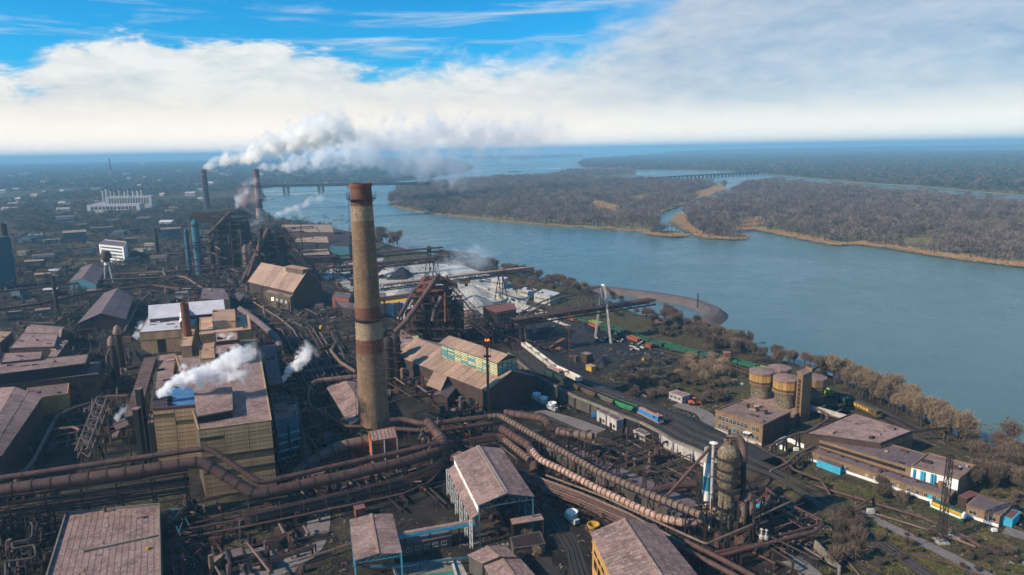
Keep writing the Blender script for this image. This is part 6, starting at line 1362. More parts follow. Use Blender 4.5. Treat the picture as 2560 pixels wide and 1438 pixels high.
for i, (a, b, z, h, legs, lb) in enumerate((
    ((955, 712), (1330, 668), 27, 4, ((1006, 742), (1262, 756)), 'pale decked ore bridge crane reaching over the bank, nearest of the three rear ones'),
    ((838, 668), (1183, 634), 26, 4.5, ((868, 716), (1078, 702)), 'ore bridge crane with smoke drifting round its tip, middle of the three rear ones'),
    ((775, 646), (1106, 618), 26, 4.5, ((812, 684), (1046, 668)), 'dark ore bridge crane farthest from the camera'))):
    A, B = P(*a, z), P(*b, z); root = thing('ore_bridge_crane', lb, 'crane', A); girder(root, A, B, 6.5, h, 'pipe' if i else 'steel_lit', deck=('roof_tan', 'rust', 'rust')[i]); d = (B - A).normalized()
    for l_ in legs: p = P(*l_); t = (p - Vector((A.x, A.y, 0))).dot(Vector((d.x, d.y, 0))); c_ = A + d * t; leg_pair(root, c_, 7, z - h, Vector((d.x, d.y, 0)).normalized()); MB().box(c_.x - 2, c_.x + 2, c_.y - 2, c_.y + 2, z - h, z + 2.4).build('leg_head', M['roof_tan' if not i else 'rust'], root)
    c_ = A.lerp(B, (.52, .8, .2)[i]); MB().beam(c_ - d * 4 - Vector((0, 0, h + 1.6)), c_ + d * 4 - Vector((0, 0, h + 1.6)), 5, 3).build('trolley', M['amber' if not i else 'pipe'], root); MB().box(c_.x, c_.x + 2.5, c_.y - 1, c_.y + 1, z - h - 5.5, z - h - 3).build('trolley_cab', M['rust'], root)
    MB().beam(B - d * 2 - Vector((0, 0, h)), B + d * 1 - Vector((0, 0, h + 2)), 6, .4).build('end_stage', M['steel'], root)
# big crane with the A frame
A, B = P(1282, 800, 24), P(1632, 748, 24); root = thing('gantry_crane', 'large gantry crane with an arched truss and a white A frame tower', 'crane', A); girder(root, A, B, 7, 3.2, 'pipe', 30, 'rust'); d = (B - A).normalized(); n_ = Vector((-d.y, d.x, 0))
pc = P(1530, 860); t0 = (pc - Vector((A.x, A.y, 0))).dot(Vector((d.x, d.y, 0))); C = A + d * t0; Ltot = (B - A).length
apex = Vector((C.x, C.y, ZP(C, 714)))
for sg in (-1, 1):
    MB().beam((C.x + n_.x * sg * 9, C.y + n_.y * sg * 9, 0), apex + n_ * sg * 1.2, 1.5, 1.3).build('tower_leg', M['plaster'], root)
    arch = [A + d * (t0 * k / 10) + n_ * sg * 3.4 + Vector((0, 0, (11.5 * math.sin(min(1, k / 6.5) * math.pi / 2)) if k < 7 else 11.5 - (k - 7) * .3)) for k in range(1, 10)]
    for p, q in zip(arch[:-1], arch[1:]): MB().beam(p, q, .6, .8).build('arch_chord', M['steel_lit'], root)
    m_ = MB()
    for k, p in enumerate(arch): m_.beam(p, (p.x, p.y, 24), .45); 
    for k in range(len(arch) - 1): p, q = arch[k], arch[k + 1]; m_.beam(p, (q.x, q.y, 24), .25)
    m_.build('arch_hanger', M['roof_tan'], root)
    for t in (.42, .62, .97, 1.28): e = A + d * (t0 * t if t < 1 else min(t0 * t, Ltot)) + n_ * sg * 3.3; MB().beam(apex + n_ * sg * 1.2, e + Vector((0, 0, 0 if t > 1 else (11 if t < .9 else 1))), .35).build('stay', M['steel_lit'], root)
MB().beam(apex - n_ * 1.6, apex + n_ * 1.6, 1.2, 1.6).build('apex_beam', M['white'], root); MB().beam(C - n_ * 5.4, C + n_ * 5.4, 1, 1.2).build('portal_beam', M['steel_lit'], root)
p = A + d * 6
for sg in (-1, 1): MB().beam((p.x + n_.x * sg * 4 + 2, p.y + n_.y * sg * 4, 0), (p.x + n_.x * sg * 3, p.y + n_.y * sg * 3, 24), 1.6, 1.3).build('tower_leg', M['pipe'], root)
MB().beam((p.x + 12, p.y + 2, 0), (p.x + 26, p.y + 10, 21), .5).build('stay', M['steel_lit'], root)
q = Fr(P(1208, 778, 25), P(1285, 768, 25), P(1300, 757, 25), P(1224, 765, 25)); q = FP(26, (1240, 782), (1290, 774), (1284, 760), (1208, 768)); hs = rootof(q, 'machine_house', 'boxy reddish machine house on the left end of the big crane', 'building'); hs.location.z = 15
MB().fb(q, 0, 1, 0, 1, 17, 26).build('wall', M['brick_dark'], hs); MB().fb(q, -.02, 1.02, -.04, 1.04, 26, 26.4).build('roof', M['roof_red'], hs)
for k in range(6): panels(hs, q.A, q.B, 17 + k * 1.5, 18.4 + k * 1.5, 5, 1, 'roof_mauve' if k % 2 else 'roof_red', 'wall_board')
panels(hs, q.D, q.A, 17, 26, 1, 1, 'dark')
for u in (.1, .9): p = q.at(u, .5, 0); MB().beam((p.x, p.y, 0), (p.x, p.y, 17), 1.1).build('leg', M['steel'], hs)
# heaps
def heap(name, lb, pts, h, mk, seed=1, cat='heap'):
    """irregular ore or coal heap over a plan polygon"""
    w_ = [P(a, b) for a, b in pts]; c_ = sum(w_, Vector()) / len(w_); root = thing(name, lb, cat, c_); ring = bend(w_ + [w_[0]], 9, 3)[:-1]; m_ = MB(); prev = [Vector((p.x, p.y, -.1)) for p in ring]; K = 7
    for j in range(1, K + 1):
        t = j / K; cur = []
        for p in ring:
            k = 1 - t * .93; z = h * (1 - (1 - t) ** 1.25) + mnoise.noise(Vector((p.x * .2 + seed, p.y * .2, j))) * h * .10; q = c_ + (p - c_) * k; q = q + Vector((mnoise.noise(Vector((p.x * .3, j, seed))), mnoise.noise(Vector((p.y * .3, j, seed + 5))), 0)) * .9; cur.append(Vector((q.x, q.y, max(0, z))))
        for i in range(len(ring)): k2 = (i + 1) % len(ring); m_.poly([prev[i], prev[k2], cur[k2], cur[i]])
        prev = cur
    m_.poly(prev); m_.build('heap_body', M[mk], root, True); return root
heap('ore_heap', 'red ore heap below the left end of the big crane', [(1368, 872), (1400, 846), (1442, 862), (1430, 876)], 5, 'red_ore', 2)
heap('coal_heap', 'large dark heap beneath the big crane girder', [(1300, 872), (1320, 825), (1385, 805), (1440, 830), (1400, 862)], 7, 'coal', 3)
heap('coal_heap', 'long dark heap between the crane legs beside the siding', [(1390, 800), (1480, 812), (1520, 840), (1480, 848), (1430, 828)], 4, 'coal', 4)
heap('coal_heap', 'small dark heap behind the white gondolas', [(1480, 905), (1500, 895), (1530, 905), (1510, 925)], 4, 'coal', 5)
heap('ore_heap', 'pale tan ore heap right of the near furnace', [(1120, 785), (1140, 745), (1200, 738), (1245, 762), (1235, 790), (1170, 800)], 9, 'pale_ore', 6)
heap('ore_heap', 'long whitish ore bank behind the near furnace', [(1130, 735), (1180, 712), (1240, 738), (1215, 750), (1165, 745)], 5, 'pale_ore', 7)
heap('ore_heap', 'striped whitish heap seen between the tall chimney and the near furnace', [(950, 745), (985, 712), (1050, 705), (1040, 740), (985, 755)], 7, 'pale_ore', 8)
heap('coal_heap', 'dark teal heap seen right of the tall chimney', [(965, 700), (1000, 672), (1035, 685), (1020, 700)], 9, 'coal', 9)
heap('ore_heap', 'whitish heap under the middle ore bridge', [(940, 690), (960, 668), (1010, 660), (1030, 672), (980, 700)], 6, 'pale_ore', 10)
heap('ore_heap', 'white dusty heap right of the middle ore bridge leg', [(1090, 700), (1110, 680), (1140, 690), (1150, 712), (1110, 716)], 7, 'pale_ore', 11)
for k, q in enumerate((((930, 760), (950, 690), (1040, 655), (1160, 665), (1260, 700), (1330, 735), (1290, 800), (1120, 800), (1000, 800)), ((800, 690), (860, 650), (960, 645), (930, 700), (880, 730)))):
    ground_poly('ore_yard', pxs(q), .012 + .004 * k, M['pale_ore'], False)
ground_poly('dark_yard', pxs([(1290, 890), (1300, 800), (1420, 780), (1560, 840), (1700, 905), (1660, 940), (1500, 930), (1400, 915)]), .016, M['coal'], False)
# white striped ore bunkers: low walls
random.seed(31)
for i in range(9):
    a = P(1160 + i * 22, 705 + i * 9 + (i % 3) * 5); b = a + Vector((26, -44, 0)); s_ = thing('bunker_wall', 'low pale bunker wall between the white ore strips', 'wall', a, 'bunker walls in the ore yard')
    k = 6
    for j in range(k): p, q_ = a.lerp(b, j / k), a.lerp(b, (j + .95) / k); MB().beam((p.x, p.y, .8), (q_.x, q_.y, .8), .8, 1.6).build('wall_slab', M['plaster'], s_)
q = FP(6, (1140, 800), (1200, 808), (1215, 790), (1150, 783)); shed('grey_shed', 'small grey gabled shed beside the pale ore heap', 'building', q, 6, 10, 'roof_dark', 'roof_mauve', 't')
for z, q, lb in ((7, ((1335, 735), (1375, 744), (1400, 733), (1358, 723)), 'white roofed station building on the river bank right of the ore bridge'), (5, ((1300, 725), (1330, 731), (1342, 724), (1312, 718)), 'pale low building just left of the white roofed station'), (9, ((1228, 696), (1258, 700), (1270, 694), (1240, 690)), 'pale two storey building behind the ore bridge legs')):
    f_ = FP(z, *q); s_ = block('yard_building', lb, 'building', f_, z, 'plaster', 'roof_white', .2); windows(s_, f_.A, f_.B, z * .5, 1.4, 1.6, 6, 2)
# scrap machinery under the A frame
random.seed(44)
for i, (cx_, cy_, n_, sp, lb) in enumerate(((1520, 850, 34, 34, 'heap of grey scrap machinery under the A frame tower'), (1600, 868, 14, 22, 'loose scrap and boards in the clearing right of the A frame'), (770, 790, 40, 70, 'grey rubble heap in the yard left of the tallest chimney'), (720, 770, 18, 40, 'scattered scrap beside the middle casthouse'))):
    root = thing('scrap_heap', lb, 'scrap', P(cx_, cy_))
    for j in range(n_):
        p = P(cx_ + rr(-1, 1) * sp, cy_ + rr(-1, 1) * sp * .35, rr(.1, 1.2)); MB().beam(p, p + Vector((rr(-4, 4), rr(-4, 4), rr(0, 1.5))), rr(.3, 1.3), rr(.3, 1.1)).build('scrap_piece', M[random.choice(['steel', 'concrete', 'rust', 'plaster', 'concrete_dark', 'dark'])], root)
# roads and bare yards
def strip(name, path, w_, z, mt):
    pts = bend([P(a, b) for a, b in path], 15, 4); WAYS.extend((p, q, w_ / 2 + .5) for p, q in zip(pts[:-1], pts[1:])); a, b = offs(pts, -w_ / 2), offs(pts, w_ / 2); m_ = MB()
    for i in range(len(pts) - 1): m_.poly([a[i], a[i + 1], b[i + 1], b[i]])
    o = m_.build(name, M[mt], kind='structure'); o.location.z = z
strip('road', ((2110, 1262), (2210, 1310), (2330, 1368), (2470, 1440), (2600, 1510)), 4.6, .05, 'road')
strip('road', ((2510, 1325), (2600, 1352), (2760, 1400)), 6, .052, 'road'); strip('road', ((800, 1265), (795, 1330), (775, 1380), (700, 1420), (560, 1480)), 8, .05, 'road')
strip('road', ((760, 1395), (690, 1392), (600, 1410)), 16, .046, 'road'); strip('yard_path', ((1500, 1080), (1420, 1050), (1340, 1030)), 9, .02, 'road')
strip('yard_path', ((1690, 1010), (1760, 1030), (1790, 1080)), 8, .02, 'road'); strip('yard_path', ((1945, 1380), (2010, 1420), (2060, 1470)), 7, .02, 'road'); strip('road', ((1380, 1450), (1330, 1330), (1290, 1250)), 5, .018, 'ballast')

k = 0
for pts, off_, st_, zz, where in ((T1, -2.6, 22, None, 'on the lower edge of the viaduct track'), (T2, 3.2, 24, None, 'between the thicket and the viaduct tracks'), (TG, 7.5, 30, 0, 'along the river side tracks')):
    for p, d in walk(offs(pts, off_), st_):
        x, y = Q(p)
        if x > 2560 or y > 1438 or x < 1290: continue
        z0 = p.z; s_ = thing('lamp_post', 'thin dark lamp post %s, %s' % (where, 'far end' if x < 1650 else 'middle stretch' if x < 2050 else 'near end'), 'lamp post', (p.x, p.y, z0), 'lamp posts along the tracks'); s_.location.z = 0
        MB().beam((p.x, p.y, z0), (p.x, p.y, z0 + 8), .2).build('post', M['steel'], s_); MB().beam((p.x, p.y, z0 + 7.8), (p.x - d.y * 2, p.y + d.x * 2, z0 + 8.1), .14).build('arm', M['steel'], s_)
# ================================================================= open sheds in the foreground
def open_shed(name, lb, F, ze, zr, rm, cm, axis='t', n=5, sheets=8, rows=4, truss=True, over=.5, ridge='roof_tan'):
    root = rootof(F, name, lb, 'shed'); gable_roof(root, F, ze, zr, rm, axis, over, sheets=sheets, rows=rows, ridge=ridge)
    for u in (0, 1):
        for i in range(n):
            t = i / (n - 1); p = F.at(u, t, 0) if axis == 't' else F.at(t, u, 0); q = F.at(u, min(1, t + .02), 0) if axis == 't' else F.at(min(1, t + .02), u, 0)
            MB().beam((p.x, p.y, -.2), (p.x, p.y, ze), .5).build('column', M[cm], root)
            if i < n - 1: r_ = F.at(u, (i + 1) / (n - 1), 0) if axis == 't' else F.at((i + 1) / (n - 1), u, 0); MB().beam((p.x, p.y, 1), (r_.x, r_.y, ze - 1), .18).beam((r_.x, r_.y, 1), (p.x, p.y, ze - 1), .18).beam((p.x, p.y, ze - .6), (r_.x, r_.y, ze - .6), .35).build('side_brace', M[cm], root)
    for i in range(n):
        t = i / (n - 1); a, b, c_ = (F.at(0, t, ze), F.at(1, t, ze), F.at(.5, t, zr)) if axis == 't' else (F.at(t, 0, ze), F.at(t, 1, ze), F.at(t, .5, zr)); m_ = MB(); a.z -= 1.2; b.z -= 1.2; c_.z -= .6; m_.beam(a, b, .28)
        e0, e1 = a + Vector((0, 0, 1)), b + Vector((0, 0, 1)); m_.beam(e0, c_, .25).beam(e1, c_, .25)
        for k in range(8): p, q = a.lerp(b, k / 8), a.lerp(b, (k + 1) / 8); top = (e0.lerp(c_, (k + .5) / 4) if k < 4 else c_.lerp(e1, (k + .5 - 4) / 4)); m_.beam(p, top, .13).beam(top, q, .13)
        m_.build('roof_truss', M[cm], root)
    return root
F = FP(15, (1197, 1262), (1332, 1240), (1252, 1122), (1136, 1142)); sa = open_shed('open_shed', 'tall open mauve roofed shed with a bright white left fascia in the foreground', F, 15, 17.6, 'roof_mauve', 'blue_steel', 't', 6, 7, 4)
panels(sa, F.D, F.A, 12.0, 14.9, 7, 1, 'white', 'fascia_panel', gap=.01); 
G = Fr(F.at(-.16, 0, 0), F.at(0, 0, 0), F.at(0, 1, 0), F.at(-.16, 1, 0))
for i in range(6): MB().slab([G.at(0, i / 6, 10.2), G.at(1, i / 6, 11.9), G.at(1, (i + .98) / 6, 11.9), G.at(0, (i + .98) / 6, 10.2)], .15).build('lower_roof_sheet', M['roof_mauve'], sa)
for i in range(6): p = G.at(.02, i / 5, 0); MB().lattice((p.x, p.y, 0), (p.x, p.y, 10.2), .9, .9, 6, .14, .09).build('lattice_column', M['white'], sa)
for o_ in (-.5, .5): a, b = F.at(.5, 0, 18.1), F.at(.5, 1, 18.1); m_ = MB().beam(a + Vector((o_, 0, 0)), b + Vector((o_, 0, 0)), .12); [m_.beam(p + Vector((o_, 0, -.4)), p + Vector((o_, 0, .1)), .1) for p, d in walk([a, b], 2)]; m_.build('ridge_rail', M['plaster'], sa)
random.seed(61)
for i in range(26):
    p = F.at(rr(.15, .9), rr(.05, .9), rr(.3, 4)); MB().beam(p, p + Vector((rr(-3, 3), rr(-3, 3), rr(-.5, 2))), rr(.3, 1)).build('stored_part', M[random.choice(['steel', 'rust', 'dark'])], sa)
F = FP(9.5, (887, 1400), (1003, 1381), (979, 1285), (876, 1300)); sb = open_shed('open_shed', 'small square open shed with a pinkish sheet roof on teal lattice posts', F, 9.5, 10.4, 'roof_mauve', 'teal', 't', 3, 5, 1, over=.3)
F = FP(9.6, (887, 1402), (1003, 1383), (979, 1285), (876, 1300))
a, b = P(992, 1336, 7.5), P(1185, 1302, 7.5); s_ = thing('cyan_conveyor', 'straight conveyor with a bright cyan side beam joining the two open sheds', 'conveyor', a); MB().beam(a, b, 1.6, .5).build('belt_deck', M['roof_mauve'], s_)
d = (b - a).normalized(); n_ = Vector((-d.y, d.x, 0)) * -1
for i in range(12): p, q = a.lerp(b, i / 12) + n_ * .9, a.lerp(b, (i + .96) / 12) + n_ * .9; MB().beam(p - Vector((0, 0, .7)), q - Vector((0, 0, .7)), .2, 1.1).build('side_plate', M['cyan'], s_)
for t in (.1, .42, .8): p = a.lerp(b, t); MB().beam((p.x, p.y, 0), p, .5).build('leg', M['steel'], s_)
q = FP(4, (1003, 1365), (1128, 1340), (1118, 1316), (996, 1342)); s_ = block('low_building', 'low mauve roofed building under the cyan conveyor', 'building', q, 4, 'concrete_dark', 'roof_dark', .2); windows(s_, q.A, q.B, 1.4, 1.3, 1.6, 5, 2)
q = FP(7, (1280, 1312), (1360, 1300), (1352, 1285), (1275, 1297)); s_ = rootof(q, 'canopy', 'small mauve canopy roof on dark posts right of the tall open shed', 'canopy'); MB().fb(q, 0, 1, 0, 1, 7, 7.2).build('roof', M['roof_mauve'], s_)
for u in (.03, .97):
    for v in (.05, .95): p = q.at(u, v, 0); MB().beam((p.x, p.y, 0), (p.x, p.y, 7), .3).build('post', M['rust'], s_)
q2 = FP(3.2, (1284, 1372), (1362, 1360), (1350, 1330), (1276, 1345)); block('low_building', 'low block with a pale corner beneath the small canopy', 'building', q2, 3.2, 'concrete_dark', 'steel', .1)
for q, z, lb in ((((1206, 1408), (1288, 1392), (1262, 1364), (1172, 1388)), 6, 'small twin gabled shed at the bottom edge, rear one'), (((1238, 1462), (1342, 1446), (1300, 1398), (1212, 1415)), 5, 'small gabled shed at the bottom edge, nearest the camera')):
    F = FP(z, *q); shed('small_shed', lb, 'shed', F, z, z + 1.2, 'concrete_dark', 'roof_mauve', 't', sheets=5, rows=2, ridge='roof_tan', over=.3)
a, b = P(925, 1418, 2.5), P(1172, 1395, 2.5); s_ = thing('pool_rail', 'long dark teal rail beam along the green water tank', 'rail', a); MB().beam(a, b, .5, .7).build('beam', M['blue_steel'], s_)
for t in (.1, .5, .78): p = a.lerp(b, t); MB().beam((p.x, p.y, -.2), p, .35).build('post', M['steel'], s_)
q = Fr(P(1010, 1480), P(1150, 1470), P(1128, 1402), P(985, 1424)); s_ = rootof(q, 'settling_tank', 'settling tank with bright green water at the bottom edge', 'tank')
for u0, u1, v0, v1 in ((0, 1, -.03, .03), (0, 1, .97, 1.03), (-.02, .02, 0, 1), (.98, 1.02, 0, 1)): MB().fb(q, u0, u1, v0, v1, -.2, .9).build('tank_wall', M['plaster'], s_)
MB().fb(q, .02, .45, .03, .97, -.2, .5).fb(q, .45, .98, .55, .97, -.2, .62).build('grating', M['concrete'], s_); MB().fb(q, .45, .98, .03, .55, -.2, .45).build('green_water', M['pool'], s_)
q = Fr(P(1140, 1470), P(1180, 1462), P(1150, 1400), P(1118, 1408)); ground_poly('concrete_pad', [q.A[:2], q.B[:2], q.C[:2], q.D[:2]], .05, M['plaster'], False)
# yellow building
F = FP(14, (1552, 1490), (1790, 1490), (1640, 1312), (1480, 1333)); F = Fr(P(1570, 1520, 14), P(1790, 1500, 14), P(1637, 1313, 14), P(1481, 1333, 14))
yb_ = shed('yellow_building', 'yellow walled building with a ribbed brown gable roof at the bottom', 'building', F, 14, 17.2, 'yellow', 'roof_mauve', 't', sheets=26, rows=3, ridge='pipe_lit', over=.7)
c0, c1 = F.D, F.A
for z, n_, h in ((8.5, 8, 1.3), (4, 8, 3)):
    for i in range(n_): dark_gap(yb_, F, 3, .06 + i * .115, .06 + i * .115 + .09, z, z + h, 'glass_dark', 'window', .16)
for z in (11.2, 7.4): MB().fb(F, -.012, -.002, 0, 1, z, z + .35).build('cornice', M['yellow'], yb_)
# bottom left flat roof
F = FP(9, (100, 1500), (402, 1480), (398, 1264), (166, 1285)); s_ = block('flat_roof_building', 'large flat roofed building with a cross parapet in the bottom left corner', 'building', F, 9, 'concrete', 'roof_mauve', .9, seams=0, pm='concrete')
for i in range(16): MB().fb(F, .04 + i * .06, .045 + i * .06, .02, .98, 9.15, 9.2).build('roof_seam', M['roof_dark'], s_)
a, b = P(210, 1380, 9.2), P(396, 1340, 9.2); a.z = b.z = 9.5; MB().beam(a, b, .8, .7).build('parapet_wall', M['concrete'], s_)
p = P(368, 1374, 9.15); MB().box(p.x - .5, p.x + .5, p.y - .5, p.y + .7, 9.15, 9.9).build('yellow_box', M['amber'], s_); p = P(263, 1280, 9.15); MB().cyl(p, p + Vector((0, 0, 2)), .5, .5, 10).build('roof_vent', M['rust'], s_)
q = Fr(P(412, 1460, 5), P(470, 1440, 5), P(470, 1270, 5), P(405, 1275, 5)); fr2 = thing('steel_trestle', 'dark steel trestle standing right of the flat roofed building', 'trestle', P(450, 1380)); random.seed(71)
for i in range(34):
    a = P(455 + rr(-25, 30), 1330 + rr(-70, 70), rr(0, 9)); b = a + Vector((rr(-5, 5), rr(-3, 3), rr(-1, 5))); MB().beam(a, b, rr(.15, .4)).build('brace', M[random.choice(['steel', 'rust', 'blue_steel'])], fr2)
random.seed(72)
hut(585, 1405, 6, 5, 3, 'steel', 'roof_dark', 'dark machine block on the ground right of the flat roofed building', 25); hut(900, 1290, 3.5, 3, 3.5, 'rust_red', 'roof_dark', 'small brown tank box behind the square open shed', 25); hut(872, 1270, 2, 1.5, 4, 'blue_steel', 'teal', 'small teal cabinet under the pipe rack', 25)
# ================================================================= left part of the works
for nm, lb, z, zr, q, ax, wm, rm in (
    ('long_shed', 'big mauve gabled shed cut by the left edge below the twin stacks', 15, 18, ((-130, 1190), (0, 1140), (100, 992), (-20, 972)), 't', 'brick_dark', 'roof_mauve'),
    ('long_shed', 'gabled hall with a folded roof and brown gable end left of the hall', 11, 17, ((196, 808), (312, 798), (332, 742), (262, 732)), 't', 'brick_dark', 'roof_dark'),
    ('long_shed', 'blue grey gabled shed below the white block in the haze', 9, 14, ((172, 706), (240, 712), (262, 672), (205, 668)), 't', 'blue_steel', 'roof_dark'),
    ('long_shed', 'lower parallel roof with a raised spine beside the folded roof hall', 12, 14, ((60, 838), (150, 842), (160, 818), (80, 812)), 's', 'brick_dark', 'roof_mauve')):
    F = FP(z, *q); shed(nm, lb, 'building', F, z, zr, wm, rm, ax, sheets=9, rows=2)
for z, q, wm, rm, lb in (
    (19, ((-60, 944), (214, 910), (222, 886), (-40, 912)), 'dark', 'roof_mauve', 'long upper roof strip with twin stacks in front, left edge'),
    (13, ((-60, 972), (246, 936), (252, 907), (190, 905)), 'brick_dark', 'roof_dark', 'lower roof strip with a dark slot beneath the long upper strip'),
    (20, ((2, 908), (102, 898), (106, 880), (10, 884)), 'brick_dark', 'roof_mauve', 'short stepped roof just above the long upper strip'),
    (18, ((22, 872), (136, 868), (146, 836), (56, 834)), 'brick_dark', 'roof_mauve', 'flat roof with a row of dark vents, upper left'),
    (19, ((-40, 860), (0, 858), (32, 830), (-20, 828)), 'brick_dark', 'roof_tan', 'tan flat roof touching the left edge'),
    (16, ((116, 896), (140, 896), (172, 852), (142, 850)), 'brick_dark', 'roof_mauve', 'narrow sloping roof right of the vented roof'),
    (10, ((60, 1000), (168, 985), (172, 960), (70, 972)), 'yellow', 'roof_dark', 'tan walled block between the twin stacks and the left gabled shed')):
    F = FP(z, *q); s_ = block('works_building', lb, 'building', F, z, wm, rm, .4, seams=2)
    if wm == 'brick_dark': windows(s_, F.A, F.B, z * .5, 2, 3, 8, 3, fm='steel')
for i, (x, y, yt, r, lb) in enumerate(((56, 985, 905, 1.5, 'left one of the twin rusty stacks'), (134, 965, 894, 1.5, 'right one of the twin rusty stacks'), (231, 800, 742, .9, 'slim dark stack in front of the folded roof hall'), (146, 790, 690, 1.6, 'dark stack in the haze at the left'), (28, 690, 560, 3.6, 'dark stack right behind the tall blue slab building'), (395, 640, 570, 2.6, 'pale ribbed stack left of the furnace row'))):
    b = P(x, y); z = ZP(b, yt); s_ = thing('rusty_stack', lb, 'chimney', b); MB().lathe(b, [(r, 0), (r * .85, z), (r * .6, z), (r * .6, z - 1)], 16).build('stack_shell', M['rust_red' if i < 2 else 'steel'], s_, True); MB().lathe(b, [(r, z * .7), (r * 1.25, z * .7), (r * 1.25, z * .73), (r, z * .73)], 14, False).build('flange', M['rust'], s_)
for i, (x, y, yt, r, lb) in enumerate(((294, 965, 838, 3.0, 'domed rusty vessel left of the side aisle, nearer one'), (306, 925, 812, 3.2, 'domed rusty vessel left of the side aisle, farther one'))):
    b = P(x, y); z = ZP(b, yt); s_ = thing('pressure_vessel', lb, 'vessel', b); MB().lathe(b, [(r * .7, 0), (r * .7, z * .55), (r * .55, z * .7), (r * .5, z * .82)], 16).build('vessel_shell', M['steel'], s_, True); MB().lathe(b, [(r * .8, z * .80), (r * .85, z * .86), (r * .5, z * .96), (.05, z)], 16).build('dome_cap', M['roof_mauve'], s_, True)
    MB().tube(bend([(b.x - 3.5, b.y - 1, 0), (b.x - 3.5, b.y - 1, z * .6), (b.x - 1, b.y - .6, z * .75)], 2), .7, 10).build('riser_pipe', M['pipe_tan'], s_, True)
a, b = P(205, 1135, 10), P(258, 1000, 22); s_ = thing('inclined_truss', 'inclined open steel truss beside the domed vessels', 'truss', a); MB().lattice(a, b, 4.2, 4.2, 9, .42, .26).build('lattice', M['steel_lit'], s_); trestles(s_, [a, b], 9, 3.4, r=2)
for i, (pt, r, mk, sp, lb) in enumerate((
    (((35, 1210, 8), (85, 1150, 8), (142, 1040, 8), (180, 1022, 8), (225, 1008, 8)), .8, 'pipe_tan', 12, 'pale bent pipe left of the inclined truss'),
    (((118, 1076, 7), (185, 1068, 7), (200, 1076, 7)), .7, 'pipe_tan', 9, 'short pale pipe crossing behind the inclined truss'),
    (((230, 1040, 9), (232, 1000, 9), (268, 990, 9), (320, 990, 9)), .7, 'pipe', 9, 'pipe hoop below the domed vessels'),
    (((-60, 735, 9), (160, 712, 9), (268, 700, 9), (470, 690, 9)), 1.0, 'pipe', 22, 'far horizontal pipeline passing the red capped flare tower'),
    (((-60, 782, 9), (100, 760, 9), (216, 732, 9), (300, 722, 9), (385, 714, 9), (450, 722, 9)), 1.2, 'rust', 22, 'rusty pipeline curving past the folded roof hall'),
    (((290, 686, 10), (400, 682, 10), (470, 676, 10)), .9, 'pipe', 20, 'pinkish pipeline left of the furnace row'),
    (((85, 808, 5), (140, 808, 5), (208, 764, 5), (150, 770, 5)), .9, 'pipe', 16, 'angled pipe in the scrub left of the folded roof hall'),
    (((385, 716, 8), (440, 690, 9), (465, 694, 9), (545, 745, 9), (560, 760, 8)), 1.0, 'pipe_tan', 18, 'pipeline bending down in front of the furnace row'),
    (((310, 830, 6), (345, 760, 6), (372, 735, 6)), .7, 'steel_lit', 14, 'pipe beside the folded roof hall'),
    (((618, 745, 3), (705, 800, 3), (740, 830, 3)), .8, 'pipe_tan', 14, 'pale pipe along the yard behind the hall'),
    (((600, 772, 8), (640, 800, 8), (690, 842, 8), (700, 870, 8)), 2.2, 'roof_dark', 14, 'wide flat duct behind the tan stepped blocks'),
    (((670, 815, 4), (705, 826, 4), (720, 855, 4), (735, 880, 4)), .6, 'pipe', 12, 'bent thin pipe behind the white steam puff'),
    (((838, 858, 5), (828, 878, 5), (850, 905, 5), (890, 930, 5)), 1.0, 'pipe_tan', 12, 'thick pale hooked pipe left of the tallest chimney'),
    (((780, 880, 5), (835, 862, 5)), 1.4, 'rust', 12, 'short dark duct behind the steam puff'))):
    pipeline('process_pipe', lb, 'pipe', [P(*k) for k in pt], r, mk, 0, sup=sp, n=8, br=1.5)
random.seed(90)
for i in range(14):
    x, y = 715 + (i % 7) * 17, 815 + (i // 7) * 70 + (i % 3) * 8; L = rr(60, 110); pts = [P(x, y, 4), P(x + L * .45, y + L * .75, 4), P(x + L * .5, y + L * .95, 4)]
    pipeline('process_pipe', 'thin parallel pipe in the bundle left of the tallest chimney', 'pipe', pts, rr(.35, .7), random.choice(['pipe', 'steel_lit', 'steel', 'pipe_tan']), 0, sup=16, n=6, br=1.5, group='parallel pipes left of the tallest chimney')
q = FP(9, (742, 1035 - 5), (790, 1010), (690, 890), (655, 896)); F = FP(10, (735, 960), (720, 930), (690, 860), (650, 862)); block('dark_aisle', 'dark mauve roofed aisle along the right side of the hall', 'building', FP(14, (672, 965), (706, 960), (690, 862), (652, 866)), 14, 'brick_dark', 'roof_dark', .3)
F = FP(8, (850, 1068), (905, 1052), (868, 958), (822, 970)); shed('low_shed', 'low mauve gabled shed directly left of the tallest chimney', 'building', FP(9, (878, 1060), (955, 1040), (905, 948), (820, 968)), 9, 11.5, 'concrete_dark', 'roof_mauve', 't', sheets=6, rows=2)
for z, q, wm, rm, lb in ((7, ((852, 768), (890, 776), (905, 762), (838, 752)), 'steel', 'roof_dark', 'flat roofed open shelter just left of the tallest chimney'), (10, ((830, 742), (872, 748), (880, 735), (838, 730)), 'rust_red', 'roof_dark', 'small pink walled hut behind the flat shelter'), (10, ((930, 765), (960, 765), (965, 735), (930, 735)), 'blue_steel', 'roof_mauve', 'mauve roofed block right behind the tallest chimney'), (13, ((500, 748), (575, 750), (560, 722), (505, 720)), 'steel', 'roof_dark', 'dark roofed building behind the pale folded roof'), (8, ((578, 745), (600, 752), (612, 738), (592, 730)), 'blue_steel', 'roof_dark', 'small blue grey hut at the furnace yard')):
    F = FP(z, *q); block('works_building', lb, 'building', F, z, wm, rm, .3)
